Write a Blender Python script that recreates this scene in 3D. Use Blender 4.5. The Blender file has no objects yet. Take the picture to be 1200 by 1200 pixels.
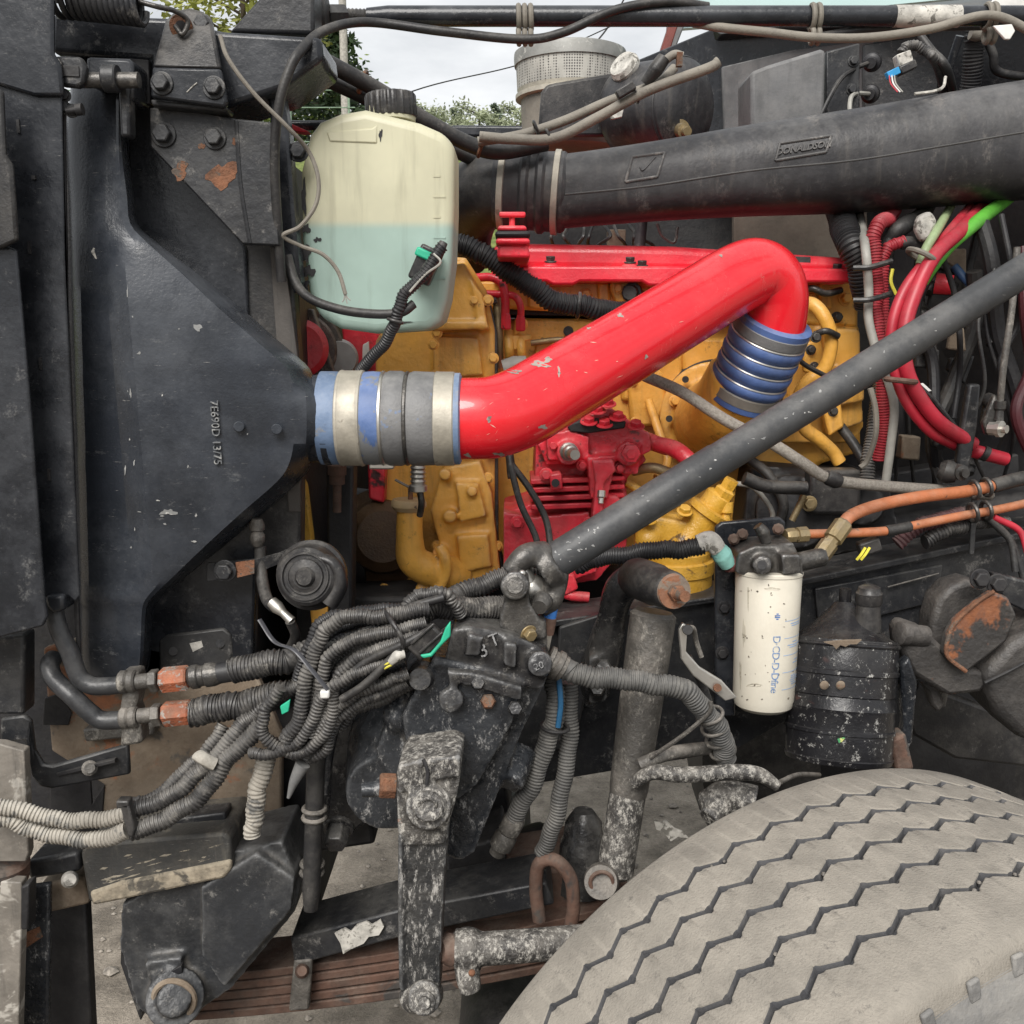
import bpy, bmesh, math, random
from mathutils import Vector, Matrix
random.seed(7)
R = math.radians
scene = bpy.context.scene
# ------------------------------------------------------------------ camera
CAM_H, PITCH, FOC = 1.55, R(10.0), 1178.0
cam = bpy.data.cameras.new('camera'); camo = bpy.data.objects.new('camera', cam)
scene.collection.objects.link(camo); scene.camera = camo
cam.sensor_width = 36; cam.sensor_fit = 'HORIZONTAL'; cam.lens = 36 * FOC / 1200
cam.clip_start = .02; cam.clip_end = 2000
camo.location = (0, 0, CAM_H); camo.rotation_euler = (R(90) - PITCH, 0, 0)
# ------------------------------------------------------------------ sky and sun (bright overcast day)
SUN_EL, SUN_AZ = R(43), R(197)          # azimuth measured from +Y towards +X
w = bpy.data.worlds.new('World'); scene.world = w; w.use_nodes = True
nt = w.node_tree; nt.nodes.clear()
wo = nt.nodes.new('ShaderNodeOutputWorld'); bg = nt.nodes.new('ShaderNodeBackground')
sk = nt.nodes.new('ShaderNodeTexSky'); sk.sky_type = 'NISHITA'; sk.sun_disc = False
sk.sun_elevation = SUN_EL; sk.sun_rotation = SUN_AZ; sk.dust_density = 3; sk.air_density = 1.0
hs = nt.nodes.new('ShaderNodeHueSaturation'); hs.inputs['Saturation'].default_value = .12
tc = nt.nodes.new('ShaderNodeTexCoord'); nz = nt.nodes.new('ShaderNodeTexNoise')
nz.inputs['Scale'].default_value = 4.5; nz.inputs['Detail'].default_value = 7; nz.inputs['Roughness'].default_value = .55
mp = nt.nodes.new('ShaderNodeMapping'); mp.inputs['Scale'].default_value = (1, 1, 3.0)
cr = nt.nodes.new('ShaderNodeValToRGB')
cr.color_ramp.elements[0].position = .32; cr.color_ramp.elements[0].color = (4.3, 4.55, 4.9, 1)
cr.color_ramp.elements[1].position = .66; cr.color_ramp.elements[1].color = (7.6, 7.75, 7.9, 1)
mx = nt.nodes.new('ShaderNodeMix'); mx.data_type = 'RGBA'; mx.inputs[0].default_value = .8
L = nt.links.new
L(tc.outputs['Generated'], mp.inputs[0]); L(mp.outputs[0], nz.inputs['Vector']); L(nz.outputs['Fac'], cr.inputs[0])
L(sk.outputs[0], hs.inputs['Color']); L(hs.outputs[0], mx.inputs[6]); L(cr.outputs[0], mx.inputs[7])
L(mx.outputs[2], bg.inputs[0]); bg.inputs[1].default_value = .050
L(bg.outputs[0], wo.inputs[0])
sd = bpy.data.lights.new('sun', 'SUN'); sd.energy = 1.5; sd.angle = R(35); sd.color = (1, .965, .92)
so = bpy.data.objects.new('sun', sd); scene.collection.objects.link(so)
sv = Vector((math.sin(SUN_AZ) * math.cos(SUN_EL), math.cos(SUN_AZ) * math.cos(SUN_EL), math.sin(SUN_EL)))
so.rotation_euler = (-sv).to_track_quat('-Z', 'Y').to_euler()
vs = scene.view_settings; vs.view_transform = 'Standard'; vs.look = 'None'; vs.gamma = 1; vs.use_curve_mapping = False
vs.exposure = 1.5
scene.cycles.max_bounces = 5; scene.cycles.diffuse_bounces = 3; scene.cycles.glossy_bounces = 2; scene.cycles.transmission_bounces = 2
scene.render.resolution_x = scene.render.resolution_y = 1024

# ------------------------------------------------------------------ helpers
COL = scene.collection
CP, SP = math.cos(PITCH), math.sin(PITCH)
def P(x, y, d):
    """photo pixel + distance d from the camera plane (world Y) -> a point of the place"""
    u = (x - 600) / FOC; v = (600 - y) / FOC
    dy = CP + v * SP; t = d / dy
    return Vector((u * t, d, CAM_H + t * (-SP + v * CP)))
def S(x, y, d):
    v = (600 - y) / FOC
    return d / (CP + v * SP) / FOC
def V(p):
    return p if isinstance(p, Vector) else P(*p)

def tag(o, label=None, cat=None, group=None, kind=None):
    if label: o['label'] = label
    if cat: o['category'] = cat
    if group: o['group'] = group
    if kind: o['kind'] = kind
    return o
def thing(name, label, cat, at, group=None):
    o = bpy.data.objects.new(name, None); COL.objects.link(o); o.empty_display_size = .02
    o.location = V(at); tag(o, label, cat, group); return o
def link(name, me, parent=None):
    o = bpy.data.objects.new(name, me); COL.objects.link(o)
    if parent:
        o.parent = parent
        if parent.type == 'EMPTY': o.matrix_parent_inverse = Matrix.Translation(-parent.location)
    return o
def catmull(pts, n=10):
    if len(pts) == 2:
        return [pts[0].lerp(pts[1], i / n) for i in range(n + 1)]
    q = [pts[0] * 2 - pts[1]] + pts + [pts[-1] * 2 - pts[-2]]; out = []
    for i in range(1, len(q) - 2):
        a, b, c, d = q[i - 1:i + 3]
        for k in range(n):
            t = k / n
            out.append(.5 * ((2 * b) + (c - a) * t + (2 * a - 5 * b + 4 * c - d) * t * t + (3 * b - a - 3 * c + d) * t ** 3))
    out.append(pts[-1].copy()); return out

class MB:
    def __init__(s): s.v = []; s.f = []; s.m = []; s.cm = 0
    def add(s, vs, fs):
        o = len(s.v); s.v += [tuple(v) for v in vs]; s.f += [tuple(i + o for i in f) for f in fs]; s.m += [s.cm] * len(fs); return s
    def plate(s, pts, d, t, back=None):
        """polygon traced in the plane at distance d (own third value: depth offset), real thickness t"""
        fr = [P(p[0], p[1], d + (p[2] if len(p) > 2 else 0)) for p in pts]
        bk = [v + Vector((0, t, 0)) for v in fr]; n = len(fr)
        ar = sum(pts[i][0] * pts[(i + 1) % n][1] - pts[(i + 1) % n][0] * pts[i][1] for i in range(n))
        fs = [tuple(range(n))[::-1] if ar > 0 else tuple(range(n)), tuple(range(n, 2 * n)) if ar > 0 else tuple(range(n, 2 * n))[::-1]]
        for i in range(n):
            j = (i + 1) % n
            q = (i, j, j + n, i + n); fs.append(q if ar > 0 else q[::-1])
        return s.add(fr + bk, fs)
    def frame(s, ax):
        ax = ax.normalized(); a = Vector((0, 0, 1)) if abs(ax.z) < .9 else Vector((1, 0, 0))
        u = ax.cross(a).normalized(); return u, ax.cross(u).normalized()
    def lathe(s, p0, p1, prof, seg=24, mod=None, caps=True):
        """prof: (fraction along p0-p1, radius m)"""
        p0, p1 = V(p0), V(p1); u, w_ = s.frame(p1 - p0); vs = []; n = len(prof)
        for t, r in prof:
            c = p0.lerp(p1, t)
            for k in range(seg):
                a = 2 * math.pi * k / seg; rr = r * (mod(a) if mod else 1)
                vs.append(c + u * (rr * math.cos(a)) + w_ * (rr * math.sin(a)))
        fs = [(i * seg + k, i * seg + (k + 1) % seg, (i + 1) * seg + (k + 1) % seg, (i + 1) * seg + k) for i in range(n - 1) for k in range(seg)]
        if caps: fs += [tuple(range(seg))[::-1], tuple(range((n - 1) * seg, n * seg))]
        return s.add(vs, fs)
    def cyl(s, p0, p1, r0, r1=None, seg=20):
        return s.lathe(p0, p1, [(0, r0), (1, r0 if r1 is None else r1)], seg)
    def sph(s, c, r, sc=(1, 1, 1), seg=16):
        c = V(c); vs = []; fs = []; h = seg // 2
        for i in range(h + 1):
            a = math.pi * i / h
            for k in range(seg):
                b = 2 * math.pi * k / seg
                vs.append(c + Vector((r * sc[0] * math.sin(a) * math.cos(b), r * sc[1] * math.sin(a) * math.sin(b), r * sc[2] * math.cos(a))))
        for i in range(h):
            for k in range(seg):
                fs.append((i * seg + k, (i + 1) * seg + k, (i + 1) * seg + (k + 1) % seg, i * seg + (k + 1) % seg))
        return s.add(vs, fs)
    def box(s, c, size, rot=None):
        c = V(c); h = [x / 2 for x in size]; M = rot or Matrix.Identity(3)
        vs = [c + M @ Vector((x * h[0], y * h[1], z * h[2])) for x in (-1, 1) for y in (-1, 1) for z in (-1, 1)]
        return s.add(vs, [(0, 1, 3, 2), (4, 6, 7, 5), (0, 4, 5, 1), (2, 3, 7, 6), (0, 2, 6, 4), (1, 5, 7, 3)])
    def hexa(s, p, ax, r, h, washer=1.35):
        p = V(p); ax = Vector(ax).normalized()
        if washer: s.lathe(p, p + ax * h * .22, [(0, r * washer), (.8, r * washer), (1, r * washer * .95)], 18)
        s.lathe(p, p + ax * h, [(0, r), (.9, r), (1, r * .86)], 6)
        return s
    def tube(s, pts, r, seg=14, corr=None, step=None, n=12, flat=1.0):
        """swept round tube; r px (number or list); corr = (pitch m, depth fraction) for ribbed conduit"""
        q = [V(p) for p in pts]
        if isinstance(r, (int, float)):
            p = pts[0]; rs = [r * S(*p) if not isinstance(p, Vector) else r] * len(q)
        else: rs = [a * S(*p) if not isinstance(p, Vector) else a for a, p in zip(r, pts)]
        c = catmull(q, n); m = len(c) - 1; k = len(q) - 1
        if corr:
            j = random.Random(len(s.v) + int(q[0].x * 1e4)); ph = [j.uniform(0, 6.3) for _ in range(6)]; am = min(.0022, rs[0] * .22)
            for i, p_ in enumerate(c):
                t = i / 7.0; p_.x += am * math.sin(t * 1.9 + ph[0]) * .6 + am * .4 * math.sin(t * 4.3 + ph[1]); p_.z += am * math.sin(t * 2.3 + ph[2]) * .6 + am * .4 * math.sin(t * 5.1 + ph[3])
        rr = []
        for i in range(len(c)):
            t = i / m * k; j = min(int(t), k - 1); rr.append(rs[j] + (rs[j + 1] - rs[j]) * (t - j))
        if corr or step:
            st = corr[0] / 4 if corr else step
            ln = [0]
            for i in range(1, len(c)): ln.append(ln[-1] + (c[i] - c[i - 1]).length)
            N = max(2, int(ln[-1] / st)); c2 = []; r2 = []; j = 0
            for i in range(N + 1):
                t = ln[-1] * i / N
                while j < len(ln) - 2 and ln[j + 1] < t: j += 1
                f = (t - ln[j]) / max(1e-9, ln[j + 1] - ln[j]); c2.append(c[j].lerp(c[j + 1], f)); a = rr[j] + (rr[j + 1] - rr[j]) * f
                if corr: a *= (1, 1, 1 - corr[1], 1 - corr[1])[i % 4]
                r2.append(a)
            c, rr = c2, r2
        T = [(c[min(i + 1, len(c) - 1)] - c[max(i - 1, 0)]).normalized() for i in range(len(c))]
        u, _ = s.frame(T[0]); vs = []
        for i in range(len(c)):
            u = (u - T[i] * u.dot(T[i])).normalized(); w_ = T[i].cross(u)
            for k2 in range(seg):
                a = 2 * math.pi * k2 / seg; vs.append(c[i] + u * (rr[i] * math.cos(a)) + w_ * (rr[i] * flat * math.sin(a)))
        n_ = len(c)
        fs = [(i * seg + k2, i * seg + (k2 + 1) % seg, (i + 1) * seg + (k2 + 1) % seg, (i + 1) * seg + k2) for i in range(n_ - 1) for k2 in range(seg)]
        fs += [tuple(range(seg))[::-1], tuple(range((n_ - 1) * seg, n_ * seg))]
        return s.add(vs, fs)
    def ring(s, c, ax, R_, r, seg=28, seg2=8, sc=1.0):
        c = V(c); ax = Vector(ax); u, w_ = s.frame(ax); ax = ax.normalized(); vs = []; fs = []
        for i in range(seg):
            a = 2 * math.pi * i / seg; d = u * math.cos(a) + w_ * math.sin(a)
            for k in range(seg2):
                b = 2 * math.pi * k / seg2; vs.append(c + d * (R_ + r * math.cos(b)) + ax * (r * sc * math.sin(b)))
        for i in range(seg):
            for k in range(seg2):
                j = (i + 1) % seg; l = (k + 1) % seg2; fs.append((i * seg2 + k, j * seg2 + k, j * seg2 + l, i * seg2 + l))
        return s.add(vs, fs)
    def build(s, name, mat, parent=None, bevel=0, bseg=2, smooth=32, cast=None, sm=3, sub=0):
        me = bpy.data.meshes.new(name); me.from_pydata(s.v, [], s.f)
        mats = mat if isinstance(mat, (list, tuple)) else [mat]
        if cast: mats = [castmat(m_) for m_ in mats]
        for m in mats: me.materials.append(m)
        me.polygons.foreach_set('material_index', s.m)
        bm = bmesh.new(); bm.from_mesh(me); bmesh.ops.recalc_face_normals(bm, faces=bm.faces); bm.to_mesh(me); bm.free()
        me.polygons.foreach_set('use_smooth', [True] * len(me.polygons))
        if not cast: me.set_sharp_from_angle(angle=R(smooth))
        me.update(); o = link(name, me, parent)
        if bevel:
            b = o.modifiers.new('edge', 'BEVEL'); b.width = bevel; b.segments = bseg; b.limit_method = 'ANGLE'; b.angle_limit = R(35); b.use_clamp_overlap = True
        if cast:
            r_ = o.modifiers.new('skin', 'REMESH'); r_.mode = 'VOXEL'; r_.voxel_size = cast; r_.use_smooth_shade = True
            q = o.modifiers.new('soft', 'SMOOTH'); q.factor = .5; q.iterations = sm
        if sub:
            q = o.modifiers.new('sub', 'SUBSURF'); q.levels = q.render_levels = sub
        return o
def mplate(name, pts, d, t, mat, parent=None, bevel=.002, **k): return MB().plate(pts, d, t).build(name, mat, parent, bevel, **k)
def mtube(name, pts, r, mat, parent=None, **k): return MB().tube(pts, r, **k).build(name, mat, parent)
def mlathe(name, p0, p1, prof, mat, parent=None, seg=28, **k): return MB().lathe(p0, p1, prof, seg, **k).build(name, mat, parent)
def bolt(at, r, mat, parent, ax=(0, -1, .05), h=None, name='bolt', washer=1.35):
    rr = r * S(*at); return MB().hexa(at, ax, rr, h or rr * 1.1, washer).build(name, mat, parent, rr * .08, 1)
def lettering(name, body, size, mat, parent, M, depth=.001, fn=None, bold=0, shear=0, spacing=1):
    c = bpy.data.curves.new('letters', 'FONT'); c.body = body; c.size = size; c.extrude = depth; c.offset = bold; c.shear = shear
    c.align_x = 'CENTER'; c.align_y = 'CENTER'; c.space_character = spacing; c.resolution_u = 3
    o = bpy.data.objects.new('letters', c); COL.objects.link(o)
    dg = bpy.context.evaluated_depsgraph_get(); me = bpy.data.meshes.new_from_object(o.evaluated_get(dg))
    bpy.data.objects.remove(o)
    for v in me.vertices: v.co = fn(v.co) if fn else M @ v.co
    me.materials.clear(); me.materials.append(mat); me.name = name
    return link(name, me, parent)
def blob(cx, cy, rx, ry, n=16, seed=1, rough=.28):
    q = random.Random(seed); ph = [q.uniform(0, 6.28) for _ in range(4)]
    out = []
    for i in range(n):
        t = 2 * math.pi * i / n; f = 1 + rough * (.6 * math.sin(2 * t + ph[0]) + .5 * math.sin(3 * t + ph[1]) + .5 * math.sin(5 * t + ph[2])) + q.uniform(-.12, .12)
        out.append((cx + rx * f * math.cos(t), cy + ry * f * math.sin(t)))
    return out
from mathutils.bvhtree import BVHTree
def bvh(o):
    me = o.data; return BVHTree.FromPolygons([v.co.copy() for v in me.vertices], [tuple(p.vertices) for p in me.polygons])
def decal(name, tree_, pts, m, parent, off=.0005):
    """a worn patch lying on a surface: outline projected onto the mesh"""
    vs = []; o0 = Vector((0, 0, CAM_H))
    for x, y in pts:
        h = tree_.ray_cast(o0, (P(x, y, 1.0) - o0).normalized())
        if h[0] is None: return None
        n_ = h[1] if h[1].dot(o0 - h[0]) > 0 else -h[1]
        vs.append(h[0] + n_ * off)
    if max((v - vs[0]).length for v in vs) > .08: return None
    n = len(vs); c = sum(vs, Vector()) / n
    return MB().add(vs + [c], [(i, (i + 1) % n, n) for i in range(n)]).build(name, m, parent)
def basis(o, x, y):
    x = x.normalized(); y = (y - x * y.dot(x)).normalized(); z = x.cross(y)
    return Matrix.Translation(o) @ Matrix((x, y, z)).transposed().to_4x4()

# ------------------------------------------------------------------ materials
KW = {}; CASTM = {}
def castmat(m):
    n = m.name
    if n not in KW: return m
    if n not in CASTM: CASTM[n] = mat(n + '_worn_edges_tinted_creases', wear_creases=True, **KW[n])
    return CASTM[n]
def mat(name, base, rough=.5, metal=0, var=.25, vscale=14, dust=None, rust=None, speck=None, bump=.15, bscale=260, coat=0, scratch=0, second=None, transl=0, streak=None, grit=None, wear_creases=None):
    KW[name] = dict(base=base, rough=rough, metal=metal, var=var, vscale=vscale, dust=dust, rust=rust, speck=speck, bump=bump, bscale=bscale, coat=coat, scratch=scratch, second=second, transl=transl, streak=streak, grit=grit)
    m = bpy.data.materials.new(name); m.use_nodes = True; t = m.node_tree; N = t.nodes; lk = t.links.new
    b = N['Principled BSDF']; b.inputs['Metallic'].default_value = metal; b.inputs['Coat Weight'].default_value = coat
    tc = N.new('ShaderNodeTexCoord'); co = tc.outputs['Object']
    def noise(sc, det=5, ro=.55, vec=None, dis=0):
        n = N.new('ShaderNodeTexNoise'); n.inputs['Scale'].default_value = sc; n.inputs['Detail'].default_value = det; n.inputs['Roughness'].default_value = ro
        n.inputs['Distortion'].default_value = dis
        lk(vec or co, n.inputs['Vector']); return n.outputs['Fac']
    def ramp(f, a, b_):
        r = N.new('ShaderNodeMapRange'); r.inputs[1].default_value = a; r.inputs[2].default_value = b_; r.interpolation_type = 'SMOOTHSTEP'; lk(f, r.inputs[0]); return r.outputs[0]
    def mix(f, a, c):
        x = N.new('ShaderNodeMix'); x.data_type = 'RGBA'
        for i, q in ((6, a), (7, c)):
            if hasattr(q, 'links'): lk(q, x.inputs[i])
            else: x.inputs[i].default_value = (*q, 1)
        if hasattr(f, 'links'): lk(f, x.inputs[0])
        else: x.inputs[0].default_value = f
        return x.outputs[2]
    def mathn(op, a, c):
        x = N.new('ShaderNodeMath'); x.operation = op
        for i, q in ((0, a), (1, c)):
            if hasattr(q, 'links'): lk(q, x.inputs[i])
            else: x.inputs[i].default_value = q
        return x.outputs[0]
    base = tuple(base)
    n1 = noise(vscale, 4, .65)
    col = mix(ramp(n1, .3, .7), tuple(c * (1 - var) for c in base), tuple(min(1, c * (1 + var)) for c in base))
    rg = mathn('ADD', rough - .1, mathn('MULTIPLY', n1, .2))
    if second:                                   # (colour, threshold, scale): worn second tone in patches
        k = ramp(noise(second[2], 4, .7, dis=.4), second[1], second[1] + .07); col = mix(k, col, second[0])
    if scratch:
        mpn = N.new('ShaderNodeMapping'); mpn.inputs['Scale'].default_value = (5, 5, 60); mpn.inputs['Rotation'].default_value = (.4, .7, .3); lk(co, mpn.inputs[0])
        k = mathn('MULTIPLY', ramp(noise(12, 4, .7, mpn.outputs[0]), .66, .74), scratch); col = mix(k, col, (.45, .43, .40))
    if streak:                                   # (colour, amount): vertical run marks
        mpn = N.new('ShaderNodeMapping'); mpn.inputs['Scale'].default_value = (60, 60, 6); lk(co, mpn.inputs[0])
        k = mathn('MULTIPLY', ramp(noise(1, 5, .6, mpn.outputs[0]), .52, .75), streak[1]); col = mix(k, col, streak[0])
    if rust:                                     # (threshold, scale)
        k = ramp(noise(rust[1], 5, .7, dis=.3), rust[0], rust[0] + .06)
        rc = mix(noise(90, 2), (.10, .030, .014), (.30, .105, .035)); col = mix(k, col, rc); rg = mathn('MAXIMUM', rg, mathn('MULTIPLY', k, .85))
    if dust:                                     # (colour, amount, scale) settles in patches, more on upward faces
        ge = N.new('ShaderNodeNewGeometry'); sx = N.new('ShaderNodeSeparateXYZ'); lk(ge.outputs['Normal'], sx.inputs[0])
        up = ramp(sx.outputs[2], -.6, 1.0)
        dn = noise(dust[2], 6, .78)
        k = mathn('MULTIPLY', mathn('ADD', mathn('MULTIPLY', ramp(dn, .40, .66), .8), .2), mathn('ADD', mathn('MULTIPLY', up, .8), .2))
        k = mathn('MULTIPLY', k, dust[1]); col = mix(k, col, dust[0]); rg = mathn('ADD', rg, mathn('MULTIPLY', k, .3))
    if speck:                                    # (colour, threshold, scale): spattered dots
        k = ramp(noise(speck[2] * 1.5, 1, .6), speck[1] + .03, speck[1] + .09)
        k2 = ramp(noise(speck[2] * .06, 4, .7), .42, .66)
        if len(speck) > 3: k2 = mathn('ADD', mathn('MULTIPLY', k2, 1 - speck[3]), speck[3]); k = mathn('MULTIPLY', k, k2); col = mix(k, col, speck[0]); rg = mathn('ADD', rg, mathn('MULTIPLY', k, .3))
    if grit:                                     # (colour, amount, low, high, scale, stretch): caked splash and grime of all sizes
        v_ = None
        if len(grit) > 5:
            mpn = N.new('ShaderNodeMapping'); mpn.inputs['Scale'].default_value = (1, 1, grit[5]); mpn.inputs['Rotation'].default_value = (.25, .35, 0); lk(co, mpn.inputs[0]); v_ = mpn.outputs[0]
        g_ = noise(grit[4], 7, .86, v_); k = mathn('MULTIPLY', ramp(g_, grit[2], grit[3]), grit[1]); col = mix(k, col, grit[0]); rg = mathn('ADD', rg, mathn('MULTIPLY', k, .35))
    if wear_creases:
        ge = N.new('ShaderNodeNewGeometry'); k = mathn('MULTIPLY', ramp(ge.outputs['Pointiness'], .515, .58), mathn('ADD', ramp(noise(60, 4, .7), .35, .65), .25))
        k = mathn('MULTIPLY', k, .55); lite = tuple(min(1, c * .55 + .20) for c in base); col = mix(k, col, lite)
        k = mathn('MULTIPLY', ramp(ge.outputs['Pointiness'], .485, .43), .7); col = mix(k, col, tuple(c * .25 + q * .75 for c, q in zip(base, (.10, .085, .07))) if max(base) > .1 else (.16, .145, .125))  # creases tinted by curvature: darker brown on bright paint, paler on black
    lk(col, b.inputs['Base Color']); lk(rg, b.inputs['Roughness'])
    if bump:
        bp = N.new('ShaderNodeBump'); bp.inputs['Strength'].default_value = bump; bp.inputs['Distance'].default_value = .002
        lk(noise(bscale, 2, .6), bp.inputs['Height']); lk(bp.outputs[0], b.inputs['Normal'])
    if transl:
        tr = N.new('ShaderNodeBsdfTranslucent'); lk(col, tr.inputs[0]); ms = N.new('ShaderNodeMixShader'); ms.inputs[0].default_value = transl
        lk(b.outputs[0], ms.inputs[1]); lk(tr.outputs[0], ms.inputs[2]); lk(ms.outputs[0], N['Material Output'].inputs[0])
    if max(base) < .04 and not metal: b.inputs['Specular IOR Level'].default_value = .38
    m['col'] = 1; m.diffuse_color = (*base, 1)
    return m
DU = (.26, .24, .21)
M_black = mat('black_paint', (.0095, .011, .0145), .26, dust=((.22, .225, .235), .26, 7), scratch=.4, grit=((.24, .235, .225), .5, .56, .74, 26), bump=.2, bscale=150)
M_black2 = mat('black_dusty_steel', (.010, .011, .014), .40, dust=((.22, .21, .19), .30, 10), grit=((.27, .255, .235), .6, .53, .72, 30), bump=.28, bscale=140)
M_tank = mat('black_moulded_plastic', (.014, .017, .023), .25, dust=((.26, .275, .30), .30, 4.5), scratch=.55, grit=((.25, .25, .245), .45, .57, .76, 16, 2.2), bump=.15)
M_plastic = mat('black_plastic', (.010, .010, .012), .32, dust=(DU, .35, 14), grit=((.25, .235, .21), .45, .54, .72, 40), bump=.15)
M_duct = mat('grey_black_rubber_duct', (.016, .0155, .018), .42, dust=((.20, .195, .19), .48, 4.5), streak=((.11, .098, .085), .35), bump=.35, bscale=90, grit=((.22, .20, .18), .6, .53, .74, 14, .6))
M_rubber = mat('black_rubber', (.011, .011, .0125), .45, dust=(DU, .35, 16), grit=((.24, .22, .20), .4, .55, .72, 40), bump=.2)
M_loom = mat('ribbed_conduit_plastic', (.013, .013, .015), .36, dust=((.31, .29, .26), .62, 16), grit=((.36, .335, .295), .6, .53, .72, 34), bump=.15)
M_loomdust = mat('conduit_caked_in_dry_mud', (.22, .20, .17), .85, dust=((.50, .47, .41), .8, 16), second=((.05, .05, .05), .55, 30), bump=.6, bscale=200)
M_loomblack = mat('clean_black_conduit', (.016, .016, .018), .42, dust=(DU, .12, 20), bump=.05)
M_speck = mat('black_spattered_casting', (.008, .0095, .0125), .25, grit=((.36, .35, .335), .72, .54, .67, 95, .55), dust=((.15, .155, .16), .35, 7), rust=(.69, 9), bump=.8, bscale=120)
M_speckhi = mat('heavily_spattered_steel', (.022, .021, .021), .5, grit=((.46, .435, .39), .85, .475, .62, 125, .6), dust=((.30, .275, .24), .5, 18), rust=(.66, 18), bump=1.0, bscale=240)
M_gear = mat('oily_black_casting', (.008, .008, .010), .24, dust=((.23, .22, .20), .45, 10), grit=((.33, .31, .28), .6, .54, .70, 36), rust=(.68, 13), bump=.7, bscale=90)
M_dirtsteel = mat('dirty_grey_brown_steel', (.042, .039, .035), .5, dust=((.30, .27, .235), .75, 13), grit=((.40, .37, .32), .6, .52, .68, 40, .6), second=((.022, .020, .019), .60, 20), bump=.7, bscale=200)
M_browndirt = mat('mud_coated_plate', (.13, .095, .065), .85, dust=((.36, .30, .23), .9, 9), rust=(.56, 12), second=((.04, .038, .036), .60, 16), bump=.6, bscale=160)
M_steel = mat('bare_steel', (.52, .50, .46), .36, metal=.85, var=.15, dust=((.45, .42, .37), .35, 30), bump=.08)
M_steeld = mat('dull_dark_steel', (.045, .043, .042), .34, metal=.5, dust=(DU, .5, 20), grit=((.30, .28, .25), .5, .54, .70, 40), second=((.02, .02, .02), .60, 30), bump=.35)
M_rust = mat('rusty_steel', (.135, .055, .027), .85, var=.5, vscale=45, second=((.065, .058, .052), .54, 40), dust=((.26, .17, .11), .5, 40), bump=.9, bscale=300)
M_rustbrown = mat('brown_rusted_spring_steel', (.085, .042, .028), .8, var=.4, vscale=30, dust=((.26, .21, .17), .5, 14), second=((.03, .028, .027), .56, 12), bump=.5, bscale=160)
M_red = mat('glossy_red_paint', (.68, .006, .016), .24, var=.05, coat=.5, bump=.04, bscale=60, second=((.27, .225, .20), .70, 30), grit=((.46, .10, .085), .55, .60, .72, 22, .5), scratch=.25, dust=((.62, .16, .15), .20, 9))
M_redd = mat('weathered_red_paint', (.66, .018, .040), .34, var=.25, dust=((.55, .24, .21), .45, 12), second=((.045, .018, .02), .64, 18), grit=((.06, .025, .022), .8, .56, .70, 32), bump=.5, bscale=140)
M_yel = mat('worn_ochre_engine_paint', (.74, .375, .060), .36, var=.15, dust=((.72, .50, .24), .35, 9), second=((.20, .105, .04), .655, 16), streak=((.30, .15, .04), .5), grit=((.10, .06, .03), .8, .56, .72, 30), bump=.5, bscale=110)
M_yelb = mat('bright_yellow_paint', (.60, .32, .025), .36, var=.2, second=((.10, .05, .02), .62, 22), dust=((.5, .38, .2), .45, 14), grit=((.07, .045, .02), .8, .54, .70, 34), bump=.5)
M_copper = mat('orange_rubber_line', (.40, .120, .042), .5, var=.3, second=((.11, .055, .035), .61, 30), dust=((.46, .29, .20), .5, 18), speck=((.06, .04, .03), .58, 240), bump=.35)
M_orangefit = mat('orange_corroded_fitting', (.26, .070, .028), .7, var=.4, vscale=40, second=((.25, .24, .22), .53, 70), dust=((.30, .22, .16), .5, 30), speck=((.08, .05, .04), .55, 300), bump=.8)
M_brass = mat('dull_brass', (.32, .24, .12), .45, metal=.6, dust=(DU, .5, 26), bump=.3)
M_blue = mat('blue_silicone', (.105, .165, .275), .5, var=.25, second=((.19, .195, .20), .56, 18), dust=((.33, .34, .36), .45, 14), grit=((.05, .055, .07), .5, .57, .7, 30), bump=.2)
M_bluegrey = mat('grey_worn_blue_silicone', (.13, .13, .132), .5, var=.2, second=((.10, .17, .32), .63, 24), dust=((.3, .29, .27), .4, 14), grit=((.05, .05, .055), .5, .56, .7, 30), bump=.25)
M_clamp = mat('worn_steel_band', (.40, .37, .31), .52, metal=.45, var=.2, vscale=30, second=((.27, .24, .20), .6, 30), dust=((.45, .41, .34), .5, 24), bump=.15)
M_braid = mat('braided_steel_hose', (.33, .30, .26), .45, metal=.35, var=.3, vscale=300, dust=((.4, .36, .3), .4, 20), bump=1.0, bscale=900)
M_tan = mat('sun_faded_tan_hose', (.15, .134, .11), .65, var=.25, dust=((.30, .275, .235), .6, 16), grit=((.05, .045, .04), .5, .55, .7, 40), bump=.3)
M_cream = None
M_filter = mat('ivory_filter_paint', (.60, .56, .47), .42, var=.06, dust=((.48, .42, .33), .45, 10), speck=((.12, .10, .08), .72, 90), bump=.06)
M_print = mat('blue_print', (.03, .12, .36), .5, bump=0)
M_printp = mat('pale_blue_print', (.28, .40, .60), .5, bump=0)
M_white = mat('white_plastic', (.68, .67, .64), .5, dust=((.4, .37, .32), .4, 20), bump=.05)
M_green = mat('green_tape', (.02, .36, .21), .45, bump=.1)
M_greenw = mat('green_cable', (.10, .36, .04), .45, bump=.05)
M_redw = mat('red_cable_sheath', (.40, .012, .03), .42, dust=((.35, .18, .16), .25, 18), bump=.05)
M_wire = mat('grey_wire', (.30, .29, .26), .5, bump=.05)
M_yelw = mat('yellow_wire', (.62, .55, .06), .5, bump=.05)
M_bluew = mat('blue_connector', (.02, .25, .52), .45, bump=.05)
M_teal = mat('verdigris_fitting', (.25, .52, .46), .7, var=.3, second=((.5, .48, .4), .60, 60), bump=.4)
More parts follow.
